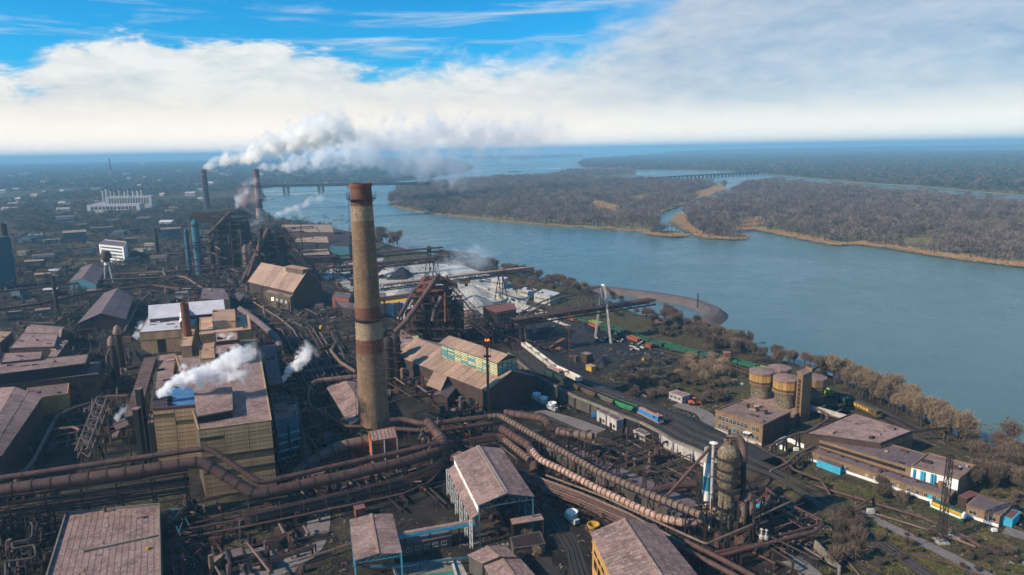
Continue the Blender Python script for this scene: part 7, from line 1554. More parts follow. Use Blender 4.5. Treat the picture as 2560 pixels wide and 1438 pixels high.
b = P(694, 756); s_ = thing('concrete_mixer', 'blue and white mixer drum lying in the furnace yard', 'drum', b); MB().cyl((b.x - 3, b.y + 2, 2), (b.x + 3, b.y - 2, 2.6), 2.1, 1.5, 14).build('drum_shell', M['cyan'], s_, True)
b = P(803, 822); s_ = thing('yellow_tank', 'small yellow tank in the scrub left of the tallest chimney', 'tank', b); MB().lathe(b, [(1.4, 0), (1.5, 1.6), (.8, 2.6)], 12).build('tank_shell', M['amber'], s_, True)
# blue slab, flare tower, white block
b = P(22, 722); z = ZP(b, 598); F = FR(b.x - 12, b.y + 6, math.radians(75), 26, 12); s_ = block('slab_tower', 'tall blue slab building with a white end wall cut by the left edge', 'building', F, z, 'blue_steel', 'roof_mauve', 1)
MB().fb(F, -.01, 0, 0, 1, 0, z).build('end_wall', M['plaster'], s_); 
for k in range(8):
    panels(s_, F.B, F.C, 1 + k * z / 8.3, (k + 1) * z / 8.3, 3, 1, 'blue_steel')
b = P(275, 718); z = ZP(b, 628); s_ = thing('flare_tower', 'red capped flare tower on two white legs in the left haze', 'tower', b)
for o_ in (-3, 3): MB().cyl((b.x + o_ * 1.6, b.y, 0), (b.x + o_ * .5, b.y, z * .72), 1.2, 1.1, 10).build('leg', M['plaster'], s_, True)
MB().lathe((b.x, b.y, z * .7), [(3, 0), (3, z * .08), (5, z * .10), (5.2, z * .2), (3.4, z * .3)], 14).build('burner_head', M['rust'], s_, True); MB().lathe((b.x, b.y, z * .62), [(2.6, 0), (2.6, z * .09)], 14).build('white_drum', M['white'], s_, True)
F = FP(22, (247, 612), (308, 618), (316, 606), (262, 600)); s_ = block('apartment_block', 'white multi storey block with dark window bands in the left haze', 'building', F, 22, 'white', 'roof_dark', .6)
for k in range(5): windows(s_, F.A, F.B, 2.5 + k * 4, 1.9, 3.6, 12, 2, fm='white')
# large warehouses by the far river bend
for z, q, wm, lb in ((14, ((700, 580), (835, 582), (828, 562), (705, 562)), 'brick_dark', 'pinkish roofed warehouse by the far river bend, farthest row'), (13, ((735, 606), (822, 608), (818, 592), (742, 592)), 'steel', 'pinkish roofed warehouse by the far river bend, nearest row'), (12, ((740, 640), (826, 638), (820, 622), (750, 626)), 'steel', 'low roof between the warehouses and the ore bridges')):
    F = FP(z, *q); block('warehouse', lb, 'building', F, z, wm, 'roof_tan', .6, seams=3)
F = FP(20, (824, 612), (872, 614), (880, 590), (830, 588)); shed('warehouse', 'dark gabled warehouse end right of the pinkish roofs', 'building', F, 20, 27, 'blue_steel', 'steel', 's')
# ================================================================= suburb, power plant, bridges
hm = []
for k, (L, W, h, rm) in enumerate(((14, 9, 5, 'roof_mauve'), (22, 10, 8, 'house'), (30, 12, 11, 'house'), (12, 10, 4, 'roof_dark'))):
    F = FR(0, -900, 0, L, W); s_ = thing('house', 'x', 'house', (0, -900, 0)); hip_wall(F, -.5, h, h + 2.6 * (k != 2) + .1, 's').build('wall', M['house'], s_); gable_roof(s_, F, h, h + 2.6 * (k != 2) + .1, rm, 's', .5)
    windows(s_, F.A, F.B, h * .35, 1.6, 1.8, 4 + k, 2, fm='white'); hm.append(s_)
random.seed(15); cnt = 0; used = set()
poly = shore + [(-12000, 58000), (-58000, 58000), (-58000, -500), (900, -500)]
while cnt < 230:
    px, py = rr(-10, 1150), 402 + 150 * rnd() ** 1.6 + (6 if rnd() < .3 else 0); py -= px * .0175
    p = P(px, py)
    if not inside(np.array([[p.x, p.y]]), poly)[0] or (520 < px < 680 and py > 470): continue
    k = random.choice((0, 0, 1, 1, 2, 3)); sc_ = rr(.8, 1.4) * max(1, p.y / 3600)
    if (px, k) in used: continue
    lb = 'small pale %s %s' % (('house', 'long house', 'apartment block', 'cottage')[k], 'in the suburb left of the power station' if px < 230 else 'in the suburb around the power station' if px < 360 else 'between the power station and the smoking chimneys' if px < 510 else 'on the far bank beyond the road bridge')
    if k not in used: used.add(k); o = hm[k]; o.location = (p.x, p.y, 0); o.rotation_euler = (0, 0, rr(-.5, .6)); o.scale = (sc_,) * 3; o['label'] = lb; o['group'] = 'houses of the far left suburb'
    else: dup(hm[k], (p.x, p.y, 0), rr(-.5, .6), lb, 'houses of the far left suburb', sc_)
    cnt += 1
# works buildings in the left haze: individual sheds
random.seed(17)
rows = [(165, 560, 34, 14), (205, 572, 26, 9), (255, 580, 46, 8), (300, 590, 30, 8), (90, 600, 36, 8), (130, 612, 34, 8), (190, 605, 44, 16), (345, 585, 30, 9), (350, 640, 30, 9), (400, 655, 36, 8), (380, 625, 26, 9), (430, 600, 40, 18), (110, 655, 40, 9), (90, 670, 36, 9), (60, 640, 26, 7), (140, 690, 22, 7), (110, 700, 30, 7), (330, 660, 30, 7), (420, 570, 30, 12), (360, 560, 26, 12), (150, 640, 24, 7), (50, 745, 30, 8), (440, 650, 30, 8), (225, 640, 20, 10), (375, 700, 36, 7), (460, 745, 30, 8), (130, 740, 26, 7), (425, 790, 20, 8), (70, 610, 30, 9), (480, 590, 30, 10), (20, 655, 26, 10), (330, 610, 24, 9), (285, 560, 30, 9), (240, 740, 30, 6), (160, 760, 26, 6), (40, 800, 30, 7), (110, 790, 26, 6)]
col = ['mauve', 'dark', 'tan', 'pale']; rmk = ['roof_mauve', 'roof_dark', 'roof_tan', 'roof_white']
for i, (x, y, wpx, h) in enumerate(rows):
    p = P(x, y); L = wpx / FPX * p.y * 1.1; W = L * rr(.4, .6); k = random.choice((0, 0, 1, 1, 2, 3)); F = FR(p.x, p.y, rr(-.2, .6), L, W); ty = rnd() < .55
    where = ('by the left edge' if x < 100 else 'left of the white block') if x < 240 else (('in front of' if y > 650 else 'behind') + ' the white block' if x < 400 else 'before the furnace row')
    lb = '%s roofed works shed number of the hazy yard' % col[k]; lb = '%s %s roofed works building in the left haze, %s' % (('low', 'gabled')[ty], col[k], where)
    if ty: s_ = shed('works_shed', lb, 'building', F, h, h + W * .18, random.choice(['brick_dark', 'blue_steel', 'house', 'concrete']), rmk[k], 's', group='works buildings in the left haze')
    else: s_ = block('works_shed', lb, 'building', F, h, random.choice(['brick_dark', 'blue_steel', 'house', 'concrete']), rmk[k], .5, group='works buildings in the left haze')
    windows(s_, F.A, F.B, h * .4, h * .3, 2.4, 7, 2, fm='plaster')
# power station with nine stacks
b = P(292, 532); F = FR(b.x, b.y, .05, 120, 26); s_ = block('power_station', 'pale power station hall with long window bands under its row of stacks', 'building', F, 20, 'house', 'roof_white', .8); windows(s_, F.A, F.B, 9, 7, 7, 12, 3, fm='white')
F = FR(b.x - 4, b.y + 75, .05, 110, 22); s2 = block('power_station', 'rear boiler hall of the power station with a ribbed white front', 'building', F, 34, 'house', 'roof_white', .8); windows(s2, F.A, F.B, 16, 14, 4, 15, 2, fm='white')
ps = None
for i, x in enumerate((261, 270, 281, 291, 303, 316, 325, 337, 348, 358)):
    c_ = P(x, 512); z = ZP(c_, 472)
    if ps is None:
        ps = thing('power_station_stack', 'leftmost of the row of thin stacks on the power station', 'chimney', c_, 'stacks of the power station'); MB().lathe(c_, [(3.4, 0), (2.9, z)], 14).build('stack_shell', M['house'], ps, True); MB().lathe(c_, [(2.95, z - 4), (3.3, z - 4), (3.3, z), (2.95, z)], 14, False).build('rim', M['steel'], ps)
    else: dup(ps, tuple(c_), 0, 'one of the thin stacks in the row behind the power station hall' if i < 9 else 'rightmost of the thin stacks on the power station', scale=(1, 1, rr(.85, 1.15)))
chimney('far_chimney', 'tall striped chimney on the skyline above the power station', 278, 441, 8, 5, 396, [(441, 'chim_white'), (425, 'chim_blue'), (412, 'chim_white')], mk='chim_white')
chimney('far_chimney', 'thin pale tower on the skyline left of the striped chimney', 119, 457, 6, 2.5, 424, [(457, 'chim_white')], mk='chim_white')
# road bridge
zb_ = 22; A, B = P(640, 462, zb_), P(1075, 458, zb_); A = P(600, 466, zb_); d = (B - A); bg = thing('road_bridge', 'long road bridge on tall piers beyond the smoking chimneys', 'bridge', A); MB().beam(A, B, 16, 9).build('deck', M['dark'], bg)
for k in range(40): p = A.lerp(B, (k + .5) / 40); MB().beam((p.x, p.y - 7, zb_ + 3), (p.x, p.y - 7, zb_ + 9), .8).build('lamp_post', M['steel'], bg) if k % 2 else None
for x in (728, 805, 880, 988, 1050):
    p = P(x, 462, zb_); t = (p - A).dot(d) / d.dot(d); p = A + d * t
    for o_ in (-5, 5): MB().beam((p.x + o_ * 1.4, p.y, WZ - 1), (p.x + o_ * 1.4, p.y, zb_ - 3), 9, 7).build('pier', M['concrete_dark'], bg)
A, B = P(1520, 450, 9), P(1935, 428, 9); d = B - A; bg = thing('rail_bridge', 'low many legged rail bridge between the wooded islands', 'bridge', A); MB().beam(A, B, 9, 4.5).build('deck', M['steel'], bg)
for k in range(32): p = A.lerp(B, .14 + .74 * k / 31); MB().beam((p.x, p.y, WZ - 1), (p.x, p.y, 7), 9, 8).build('pier', M['concrete_dark'], bg)
mast('radio_mast', 'thin red and white radio mast behind the many legged bridge', 1618, 442, 402, 7, 3, 8, False, 'wagon_red')
for i, (x, y, L, lb) in enumerate(((1287, 429, 90, 'dark barge on the pale water beyond the wooded island'), (1085, 428, 60, 'pale barge moored near the far left spit'), (665, 497, 40, 'small boat moored by the far pier'))):
    p = P(x, y); s_ = thing('barge', lb, 'boat', p); s_.location.z = WZ; m_ = MB().hexa([(p.x - L * .45, p.y - 6, WZ - .5), (p.x + L * .45, p.y - 6, WZ - .5), (p.x + L * .45, p.y + 6, WZ - .5), (p.x - L * .45, p.y + 6, WZ - .5)], [(p.x - L / 2, p.y - 7, WZ + 4), (p.x + L / 2, p.y - 7, WZ + 4), (p.x + L / 2, p.y + 7, WZ + 4), (p.x - L / 2, p.y + 7, WZ + 4)]); m_.build('hull', M['steel' if i == 0 else 'plaster'], s_); MB().box(p.x - L * .42, p.x - L * .28, p.y - 4, p.y + 4, WZ + 4, WZ + 10).build('wheelhouse', M['plaster'], s_)
# ================================================================= trees of the near bank
def bare_tree(name, seed, Hh, spread, tw, ntw, gold=False, shrub=False):
    """trunk with forking limbs, tips carry a haze of thin twigs"""
    random.seed(seed); tr = MB(); tips = []
    def grow(p, d, L, r, lv):
        q = p + d * L; tr.cyl(p, q, r, r * .62, 5 if lv < 2 else 3, False)
        if lv >= 2: tips.append((q, d))
        if lv >= 3: tips.append((q, d)); return
        for i in range(3 if lv else (5 if shrub else 4)):
            a = rr(0, 6.28); s_ = rr(.35, .85) * spread; e = (d + Vector((math.cos(a) * s_, math.sin(a) * s_, rr(.1, .55)))).normalized(); grow(q if i else p + d * L * .75, e, L * rr(.62, .85), r * .6, lv + 1)
    if shrub:
        for i in range(5): grow(Vector((rr(-.8, .8), rr(-.8, .8), 0)), Vector((rr(-.6, .6), rr(-.6, .6), 1)).normalized(), Hh * .22, .07, 1)
    else: grow(Vector((0, 0, -.3)), Vector((rr(-.08, .08), rr(-.08, .08), 1)), Hh * .25, Hh * .026, 0)
    v = []; f = []
    for i in range(ntw):
        q, d = random.choice(tips); c_ = q + Vector((rr(-1, 1), rr(-1, 1), rr(-.9, 1))) * Hh * .12; u = (d * .8 + Vector((rr(-1, 1), rr(-1, 1), rr(-.3, 1)))).normalized() * tw * rr(.7, 1.8); s_ = u.cross(Vector((rr(-1, 1), rr(-1, 1), rr(-1, 1)))).normalized() * tw * .10
        k = len(v); v += [tuple(c_ - s_), tuple(c_ + s_), tuple(c_ + u)]; f.append((k, k + 1, k + 2))
    m_ = MB(); m_.v = v; m_.f = f; return tr, m_
TP = []
def tree_proto(nm, cat, sh, *a, tm='twig', **k):
    tr, cr = bare_tree(nm, *a, **k); root = thing(nm, 'x', cat, (0, -700, 0))
    for m_, part, mk in ((tr, 'trunk', 'bark'), (cr, 'crown', tm)): m_.v = [(v[0], v[1] - 700, v[2]) for v in m_.v]; m_.build(part, M[mk], root)
    return root
bt = [tree_proto('bare_tree', 'tree', 0, 3 + i, 12, .8 + .1 * i, .95, 1050) for i in range(4)]
gt_ = [tree_proto('bare_tree', 'tree', 0, 23 + i, 13, .72, .95, 1350, tm='twig_gold') for i in range(2)]
sh_ = [tree_proto('bare_shrub', 'shrub', 1, 43 + i, 5, 1.0, .65, 720, shrub=True) for i in range(3)]
sg_ = [tree_proto('bare_shrub', 'shrub', 1, 53 + i, 6, .9, .65, 800, shrub=True, tm='twig_gold') for i in range(2)]
first = set()
def plant(kind, p, s_, lb, gr):
    o = random.choice(kind); sc3 = (s_ * rr(.85, 1.15), s_ * rr(.85, 1.15), s_ * rr(.9, 1.1))
    if o.name not in first: first.add(o.name); o.location = (p.x, p.y, 0); o.rotation_euler = (0, 0, rr(0, 6.28)); o.scale = sc3; o['label'] = lb; o['group'] = gr; return o
    return dup(o, (p.x, p.y, 0), rr(0, 6.28), lb, gr, sc3)
random.seed(77)
bank = [P(a, b_) for a, b_ in SHORE[:21]]; bank = bank[::-1]
bank_in = offs(bank, -6)
SCRUB = []
for i, (p, d) in enumerate(walk(offs(bank, -4), 5.0)):
    x, y = Q(p)
    if x > 2700: break
    if 1480 < x < 1600: continue
    nr = x > 1900; n_ = 3 if x < 2080 else 4
    for k in range(n_):
        q = p + Vector((rr(-5, 4), rr(-6, 4), 0)); gold = 2080 < x < 2420 and rnd() < .8
        if not gold and rnd() > .55 and x < 1900: SCRUB.append((q.x, q.y, -.1)); continue
        plant(gt_ if gold else (bt if rnd() < .6 or x < 1900 else sh_), q, rr(.65, 1.4) if gold else rr(.55, 1.25), ('golden tinted bare tree on the bank ' if gold else 'bare brown tree or bush on the bank ') + ('at the right edge' if x > 2420 else 'below the workshop roofs' if x > 2250 else 'beside the brown and yellow locomotive' if x > 2080 else 'right behind the silos' if x > 1900 else 'behind the green wagons' if x > 1760 else 'by the neck of the breakwater' if x > 1640 else 'beside the breakwater lagoon' if x > 1480 else 'by the white roofed station' if x > 1330 else 'by the tip of the ore bridges' if x > 1200 else 'by the far warehouses'), 'bare trees along the river bank')
for (x0, y0, x1, y1, n_, kind, s0, s1, lb, gr) in (
    (1560, 945, 1790, 1000, 52, sh_, .8, 1.5, 'bare brown shrub in the thicket beside the viaduct', 'thicket of bare shrubs'), (1690, 900, 1840, 960, 34, sg_, .9, 1.6, 'golden bare shrub in the thicket left of the silos', 'thicket of bare shrubs'),
    (1530, 900, 1700, 950, 26, sh_, .6, 1.2, 'low brown bush at the edge of the dark clearing', 'thicket of bare shrubs'), (1740, 960, 1850, 1010, 22, sh_, .8, 1.4, 'brown shrub right of the orange loader', 'thicket of bare shrubs'),
    (1620, 818, 1770, 846, 22, sh_, .9, 1.7, 'brown bush between the lagoon and the green wagons', 'bushes beside the tracks'), (1760, 850, 1900, 884, 30, bt, .6, 1.0, 'bare tree between the green wagons and the water', 'bare trees along the river bank'), (1460, 735, 1570, 800, 16, sh_, .8, 1.5, 'brown bush on the neck of land by the lagoon', 'bushes beside the tracks'), (1580, 790, 1700, 830, 14, bt, .7, 1.1, 'bare tree beside the breakwater lagoon', 'bare trees along the river bank'), (1290, 705, 1440, 740, 20, bt, .6, 1.0, 'bare tree behind the white roofed station', 'bare trees along the river bank'),
    (2080, 1300, 2150, 1420, 26, sh_, .7, 1.5, 'brown bush beside the tracks at the lower right', 'bushes beside the tracks'), (2190, 1215, 2260, 1260, 8, sh_, .8, 1.4, 'brown bush in front of the long workshop', 'bushes beside the tracks'),
    (2420, 1120, 2560, 1230, 40, bt, .7, 1.1, 'bare tree in the wood on the bank at the right edge', 'bare trees along the river bank'), (2150, 1330, 2330, 1438, 18, sh_, .3, .8, 'low bush on the dry grass verge of the road', 'bushes beside the tracks'),
    (2440, 1240, 2560, 1300, 14, sh_, .5, 1.0, 'bush between the brick hut and the river side track', 'bushes beside the tracks'), (1300, 1345, 1350, 1400, 6, sg_, .5, .9, 'dry golden reed bush beside the small canopy', 'bushes beside the tracks'),
    (2400, 1340, 2560, 1438, 16, sh_, .4, .9, 'low bush on the rough ground at the lower right corner', 'bushes beside the tracks'), (1380, 808, 1470, 850, 8, sh_, .8, 1.3, 'dark bush between the coal heap and the siding', 'thicket of bare shrubs')):
    for i in range(n_): x, y = rr(x0, x1), rr(y0, y1); plant(kind, P(x, y), rr(s0, s1) * (1.25 if rnd() < .15 else 1), lb + ', %s %s' % ('back' if y < (y0 + y1) / 2 else 'front', 'left' if x < x0 + (x1 - x0) / 3 else 'right' if x > x1 - (x1 - x0) / 3 else 'centre') if n_ > 12 and len(lb.split()) < 14 else lb, gr)
for i in range(12): plant(bt, P(rr(935, 1000), rr(600, 626)), rr(1.3, 2.1), 'tall dark tree in the clump by the water right of the tallest chimney', 'waterside clump')
for x, y, s_, lb in ((2058, 948, 1.45, 'solitary round crowned bare tree on the bank right of the silos'), (958, 606, 2.6, 'tall dark tree by the water right of the tallest chimney top'), (985, 622, 2.0, 'second dark tree by the water right of the tallest chimney')): plant(bt, P(x, y), s_, lb, 'lone trees')
scatter('bank_scrub', SCRUB, [rr(.6, 1.2) for _ in SCRUB], sources('bank_scrub', [c_.data.copy() for o in sh_ for c_ in o.children if 'crown' in c_.name]))
# scrub over the left works: tree clumps between the buildings
P_, S_ = [], []
for x0, y0, x1, y1, n_ in ((60, 540, 470, 720, 2200), (70, 720, 300, 860, 300), (380, 535, 480, 600, 260), (700, 545, 880, 600, 120), (-40, 560, 80, 760, 300)):
    for i in range(n_):
        p = P(rr(x0, x1), y0 + (y1 - y0) * rnd() ** 1.5)
        if mnoise.noise(Vector((p.x * .012, p.y * .012, 2))) > -.12: P_.append((p.x, p.y, -.3)); S_.append(rr(5, 9))
scatter('works_scrub', P_, S_, far_mix)
# dry grass tufts and moss on the near ground
gt2 = sources('grass_tuft', [crown_mesh('grass_tuft', [M['grass_dry' if k < 2 else 'moss']], 26, .9, .35, .26, .2, False) for k in range(3)])
P_, S_ = [], []
for x0, y0, x1, y1 in ((2160, 1318, 2300, 1390), (2300, 1390, 2470, 1490)):
    for i in range(900): t = rnd(); p = P(x0 + (x1 - x0) * t + rr(-14, 10), y0 + (y1 - y0) * t + rr(0, 12)); P_.append((p.x, p.y, 0)); S_.append(rr(.6, 1.2))
for x0, y0, x1, y1, n_ in ((2000, 1190, 2560, 1438, 9000), (1330, 1050, 1760, 1290, 2200), (1930, 1110, 2500, 1240, 3000), (1500, 900, 1860, 1050, 4200), (780, 1250, 900, 1438, 500), (2300, 1060, 2560, 1250, 3500), (60, 740, 330, 900, 1500), (700, 780, 900, 900, 1200), (1400, 1060, 1700, 1200, 1500)):
    for i in range(n_):
        p = P(rr(x0, x1), rr(y0, y1))
        if mnoise.noise(Vector((p.x * .05, p.y * .05, 9))) + .5 * mnoise.noise(Vector((p.x * .25, p.y * .25, 1))) > .02: P_.append((p.x, p.y, -.02)); S_.append(rr(.35, .95))
P_, S_ = keepoff(P_, S_); scatter('dry_grass', P_, S_, gt2)
# ================================================================= uncountable clutter
def tangle(name, zones, mks, seed):
    random.seed(seed)
    for mk in mks:
        m_ = MB()
        for x0, y0, x1, y1, n_, zmax in zones:
            for i in range(n_ // len(mks)):
                p = P(rr(x0, x1), rr(y0, y1)); t = rnd(); s_ = .6 + p.y / 700; z = zmax * rnd() ** 2; a = random.choice((-1.0, -1.02, .54, .5)) + rr(-.1, .1)
                if t < .38: L = rr(5, 26) * s_; e = Vector((math.cos(a), math.sin(a), 0)) * L; q = p + Vector((0, 0, z + .4)); m_.tube([q, q + e, q + e + Vector((0, 0, -min(z, 3)))], rr(.15, .5) * s_, 5)
                elif t < .58: m_.beam(p, p + Vector((0, 0, max(2, z * 1.5))), rr(.2, .5) * s_)
                elif t < .76: b_ = rr(.8, 3) * s_; c_ = rr(.6, 2.6) * s_; m_.hexa([(p.x - b_, p.y - c_, 0), (p.x + b_, p.y - c_ * .8, 0), (p.x + b_, p.y + c_, 0), (p.x - b_, p.y + c_, 0)], [(p.x - b_, p.y - c_, rr(1, 4)), (p.x + b_, p.y - c_ * .8, rr(1, 4)), (p.x + b_, p.y + c_, rr(1, 4)), (p.x - b_, p.y + c_, rr(1, 4))])
                elif t < .9: m_.beam(p + Vector((0, 0, z)), p + Vector((rr(-6, 6), rr(-6, 6), z + rr(-2, 3))) * 1.0, rr(.15, .5) * s_)
                else: w_ = rr(1, 3); m_.cyl(p, p + Vector((0, 0, rr(2, 7))), w_ * .5 * s_, w_ * .4 * s_, 8)
        m_.build(name, M[mk], kind='stuff')
tangle('pipework_tangle', ((0, 760, 330, 1130, 420, 8), (640, 760, 900, 1090, 420, 6), (400, 640, 700, 765, 300, 14), (0, 560, 450, 760, 520, 10), (945, 820, 1060, 1000, 160, 9), (1050, 1020, 1230, 1120, 120, 5), (420, 1260, 780, 1438, 130, 5), (1105, 1120, 1200, 1260, 40, 4), (1350, 1090, 1700, 1270, 170, 5),
    (1790, 1240, 1960, 1400, 150, 7), (-60, 1260, 130, 1438, 110, 9), (1280, 850, 1340, 900, 60, 8), (760, 620, 960, 720, 150, 8), (1140, 780, 1300, 860, 110, 9), (460, 720, 640, 800, 130, 7), (690, 590, 860, 680, 80, 7), (430, 560, 560, 680, 120, 20), (460, 640, 760, 718, 340, 42), (460, 600, 720, 660, 160, 30), (700, 1165, 1090, 1235, 170, 4), (640, 1090, 920, 1180, 160, 5), (985, 830, 1190, 880, 200, 18), (640, 980, 900, 1090, 200, 8)), ('steel', 'rust', 'pipe', 'dark', 'steel', 'roof_dark', 'rust', 'pipe_tan'), 101)
dbm = []
for mk in ('concrete_dark', 'rust', 'concrete', 'steel', 'coal', 'dark'):
    m_ = MB(); 
    for i in range(5): x, y = rr(-1, 1), rr(-1, 1); m_.hexa([(x - .4, y - .3, -.1), (x + .4, y - .3, -.1), (x + .3, y + .3, -.1), (x - .3, y + .3, -.1)], [(x - .3, y - .2, rr(.1, .5)), (x + .3, y - .2, rr(.1, .5)), (x + .2, y + .2, rr(.1, .5)), (x - .2, y + .3, rr(.1, .5))])
    o = m_.build('debris_source', M[mk]); dbm.append(o.data); bpy.data.objects.remove(o)
P_, S_ = [], []
for x0, y0, x1, y1, n_ in ((640, 750, 900, 950, 1500), (0, 740, 330, 1000, 1200), (1290, 860, 1700, 960, 900), (1330, 1000, 1800, 1290, 1500), (800, 1250, 1480, 1438, 500), (420, 1260, 800, 1438, 500), (1900, 1100, 2560, 1438, 1300), (930, 660, 1330, 800, 900), (1500, 990, 1850, 1080, 400)):
    for i in range(n_): p = P(rr(x0, x1), rr(y0, y1)); P_.append((p.x, p.y, 0)); S_.append(rr(.25, .9) * (.6 + p.y / 900) * (2.2 if rnd() < .06 else 1))
P_, S_ = keepoff(P_, S_); scatter('rubble', P_, S_, sources('rubble', dbm))
# ================================================================= smoke and steam
def plume(name, lb, cat, start, end, r0, r1, dens, col=(1, 1, 1), rise=0.0, nscale=.06, soft=.9, fade=1.0, wob=.5, seed=0.0, thr=.0, detail=6):
    """smoke body along local x: density falls off from a wandering centre line and is torn by noise"""
    a, b = Vector(start), Vector(end); d = b - a; L = d.length; o_ = bpy.data.objects
    m_ = MB(); K = 8; prev = None
    for i in range(K + 1):
        t = i / K; r = (r0 + (r1 - r0) * t ** .8) * (1.55 + wob); x = L * t - (r0 if i == 0 else 0) * .2; ring = []
        for j in range(8): th = j * math.pi / 4; ring.append((x, r * math.cos(th), r * math.sin(th) + rise * math.sin(t * math.pi)))
        if prev: [m_.poly([prev[j], prev[(j + 1) % 8], ring[(j + 1) % 8], ring[j]]) for j in range(8)]
        else: m_.poly(ring[::-1])
        prev = ring
    m_.poly(prev)
    mt = bpy.data.materials.new(name); mt.use_nodes = True; mt.node_tree.nodes.clear(); n = NT(mt.node_tree)
    tc = n.new('ShaderNodeTexCoord').outputs['Object']; s_ = n.new('ShaderNodeSeparateXYZ', i_0=tc); x = s_.outputs[0]
    t = n.m('DIVIDE', x, L, clamp=True); r = n.m('ADD', r0, n.m('MULTIPLY', r1 - r0, n.m('POWER', t, .8)))
    off = n.new('ShaderNodeVectorMath', operation='ADD', i_1=(seed * 17.3, seed * 7.1, seed)); n.set(off.inputs[0], tc); q = off.outputs[0]
    def nn(sc_, de, sd=0.0): return n.noise(q, sc_, de, .6)
    wn = n.new('ShaderNodeTexNoise'); n.set(wn.inputs['Vector'], q); wn.inputs['Scale'].default_value = nscale * .35; wn.inputs['Detail'].default_value = 2
    wc = n.new('ShaderNodeSeparateXYZ', i_0=n.vm('SUBTRACT', wn.outputs['Color'], (.5, .5, .5)))
    wa = n.m('MULTIPLY', n.m('MULTIPLY', r, wob * 3.0), n.mr(t, 0, .25))
    y = n.m('SUBTRACT', s_.outputs[1], n.m('MULTIPLY', wc.outputs[0], wa)); z = n.m('SUBTRACT', n.m('SUBTRACT', s_.outputs[2], n.m('MULTIPLY', rise, n.m('SINE', n.m('MULTIPLY', t, math.pi)))), n.m('MULTIPLY', wc.outputs[1], wa))
    dd = n.m('DIVIDE', n.m('SQRT', n.m('ADD', n.m('MULTIPLY', y, y), n.m('MULTIPLY', z, z))), r)
    ns = nn(nscale, detail); v = n.m('SUBTRACT', n.m('ADD', n.m('SUBTRACT', 1.0, dd), n.m('MULTIPLY', n.m('SUBTRACT', ns, .52), 4.6)), thr)
    v = n.mr(v, 0, soft, 0, 1, 'SMOOTHSTEP'); v = n.m('MULTIPLY', v, n.m('POWER', n.m('SUBTRACT', 1.0, t), fade)); v = n.m('MULTIPLY', n.m('MULTIPLY', v, n.mr(t, .62, 1, 1, 0, 'SMOOTHSTEP')), n.mr(x, 0, r0 * .5)); v = n.m('MULTIPLY', v, dens)
    pv = n.new('ShaderNodeVolumePrincipled'); pv.inputs['Color'].default_value = (*col, 1); n.set(pv.inputs['Density'], v); pv.inputs['Anisotropy'].default_value = 0
    o = n.new('ShaderNodeOutputMaterial'); n.l.new(pv.outputs[0], o.inputs['Volume'])
    ob = m_.build(name, mt); ob.location = a; ob.rotation_euler = q2e(d); tag(ob, lb, cat); return ob
c1, c2_ = P(519, 528), P(651, 553); t1, t2 = ZP(c1, 424), ZP(c2_, 423)
def pt(px, py, yy): return PD(px, py, yy)
plume('smoke_plume', 'thick cream smoke blowing right from the left smoking chimney', 'smoke', pt(508, 421, c1.y), pt(900, 305, c1.y + 60), 7, 52, .42, (1, .993, .972), 4, .045, .8, .35, .45, 1)
plume('smoke_plume', 'wide thin smoke veil spreading over the far river bend', 'smoke', pt(720, 335, c1.y + 60), pt(1480, 340, c1.y + 900), 30, 100, .032, (.97, .98, 1), 6, .018, .9, .8, .4, 2)
plume('smoke_plume', 'thinner bluish white smoke from the right smoking chimney', 'smoke', pt(641, 420, c2_.y), pt(960, 372, c2_.y + 90), 6, 36, .17, (.96, .98, 1), -3, .05, .9, .7, .5, 3)
plume('smoke_plume', 'low thin smoke drifting across the road bridge', 'smoke', pt(860, 385, c2_.y + 200), pt(1230, 430, c2_.y + 900), 22, 70, .028, (.92, .96, 1), 4, .02, .9, .8, .5, 4)
for st, en, yy, r0, r1, dn, cl, lb in (
    ((590, 524), (640, 436), y3, 4, 9, .12, (1, 1, 1), 'curling white steam rising beside the farthest furnace'), ((606, 520), (640, 470), y3 + 4, 7, 13, .07, (.86, .55, .50), 'pinkish smoke puff between the two smoking chimneys'),
    ((680, 543), (762, 512), y2, 1.2, 6.5, .22, (1, 1, 1), 'white steam trail leaving the middle furnace top'), ((752, 515), (822, 486), y2 + 10, 4, 6, .12, (1, 1, 1), 'detached white steam puff at the end of the steam trail'),
    ((620, 560), (665, 540), y3 + 30, 8, 10, .03, (.9, .95, 1), 'pale haze puff behind the middle furnace')):
    plume('steam_plume', lb, 'steam', pt(*st, yy), pt(*en, yy + 5), r0, r1, dn, cl, 1, .10, .7, .4, .6, len(lb))
hy = P(400, 1000, 31).y
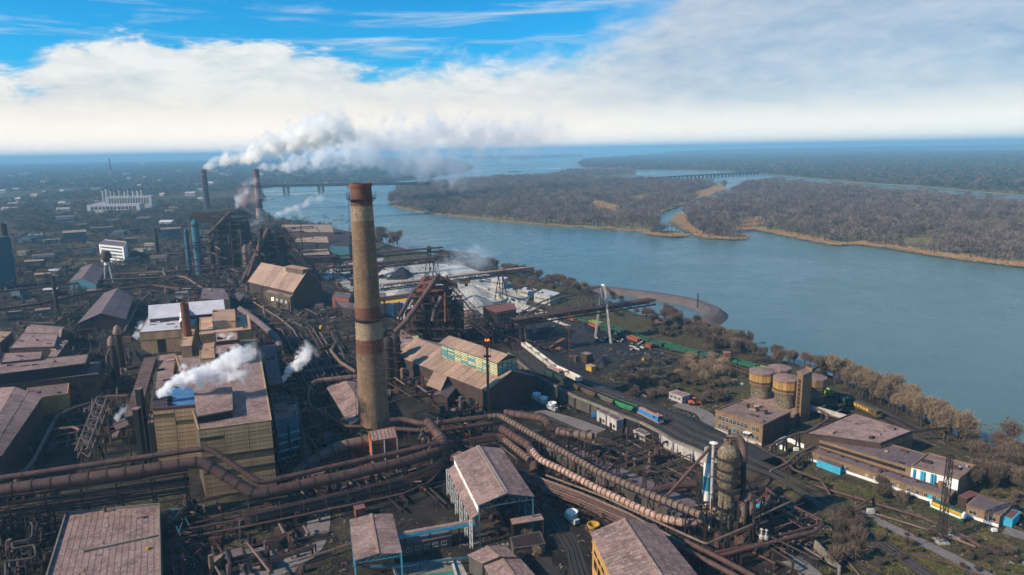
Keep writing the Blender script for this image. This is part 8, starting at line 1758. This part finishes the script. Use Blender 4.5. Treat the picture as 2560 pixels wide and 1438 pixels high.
for st, en, yy, r0, r1, dn, ns_, lb in (
    ((392, 990), (520, 915), hy, 1.3, 4.8, 1.6, .24, 'dense white steam streaming up from the blue cooling roof'), ((470, 950), (655, 872), hy + 6, 3, 5, 1.1, .24, 'white steam cloud rolling over the big hall roof'),
    ((490, 965), (640, 925), hy + 4, 1.6, 3.6, .9, .3, 'low torn white steam patch on the hall roof'), ((698, 958), (790, 865), P(700, 955, 12).y, 1.1, 5, 1.5, .24, 'white steam puff rising right of the hall'),
    ((288, 1052), (330, 1010), P(290, 1050, 12).y, 1.6, 2.2, .7, .4, 'small white steam puff beside the conveyor gallery'), ((563, 856), (552, 832), P(560, 850, 37).y, .6, 1.6, .9, .5, 'left tiny steam vent on the tan roofs'), ((568, 856), (585, 830), P(560, 850, 37).y, .6, 1.6, .9, .5, 'right tiny steam vent on the tan roofs'),
    ((340, 850), (365, 800), P(340, 850, 10).y, 2, 3, .5, .3, 'small steam patch by the pale roofed hall')):
    plume('steam_plume', lb, 'steam', pt(*st, yy), pt(*en, yy + 3), r0, r1, dn, (1, 1, 1), .5, ns_, .6, .3, .5, len(lb))
yy = P(1150, 690, 10).y
plume('smoke_plume', 'bluish smoke drifting over the tip of the middle ore bridge', 'smoke', pt(1085, 690, yy - 20), pt(1240, 640, yy + 60), 9, 18, .05, (.85, .93, 1), 3, .06, .9, .6, .5, 9)
# ================================================================= haze
hz = bpy.data.materials.new('haze'); hz.use_nodes = True; hz.node_tree.nodes.clear(); n = NT(hz.node_tree)
v = n.new('ShaderNodeVolumePrincipled'); v.inputs['Color'].default_value = (.33, .68, .95, 1); v.inputs['Density'].default_value = 0.00012; v.inputs['Anisotropy'].default_value = 0.0
o = n.new('ShaderNodeOutputMaterial'); n.l.new(v.outputs[0], o.inputs['Volume'])
MB().box(-59000, 59000, -1500, 59000, WZ - 4, 206).build('haze', hz, kind='stuff')
sc.cycles.volume_max_steps = 256; sc.cycles.volume_step_rate = 1.0
sc.cycles.max_bounces = 14; sc.cycles.volume_bounces = 12; sc.cycles.diffuse_bounces = 3; sc.cycles.glossy_bounces = 2; sc.cycles.transparent_max_bounces = 8
sc.cycles.use_adaptive_sampling = True; sc.cycles.adaptive_threshold = 0.02
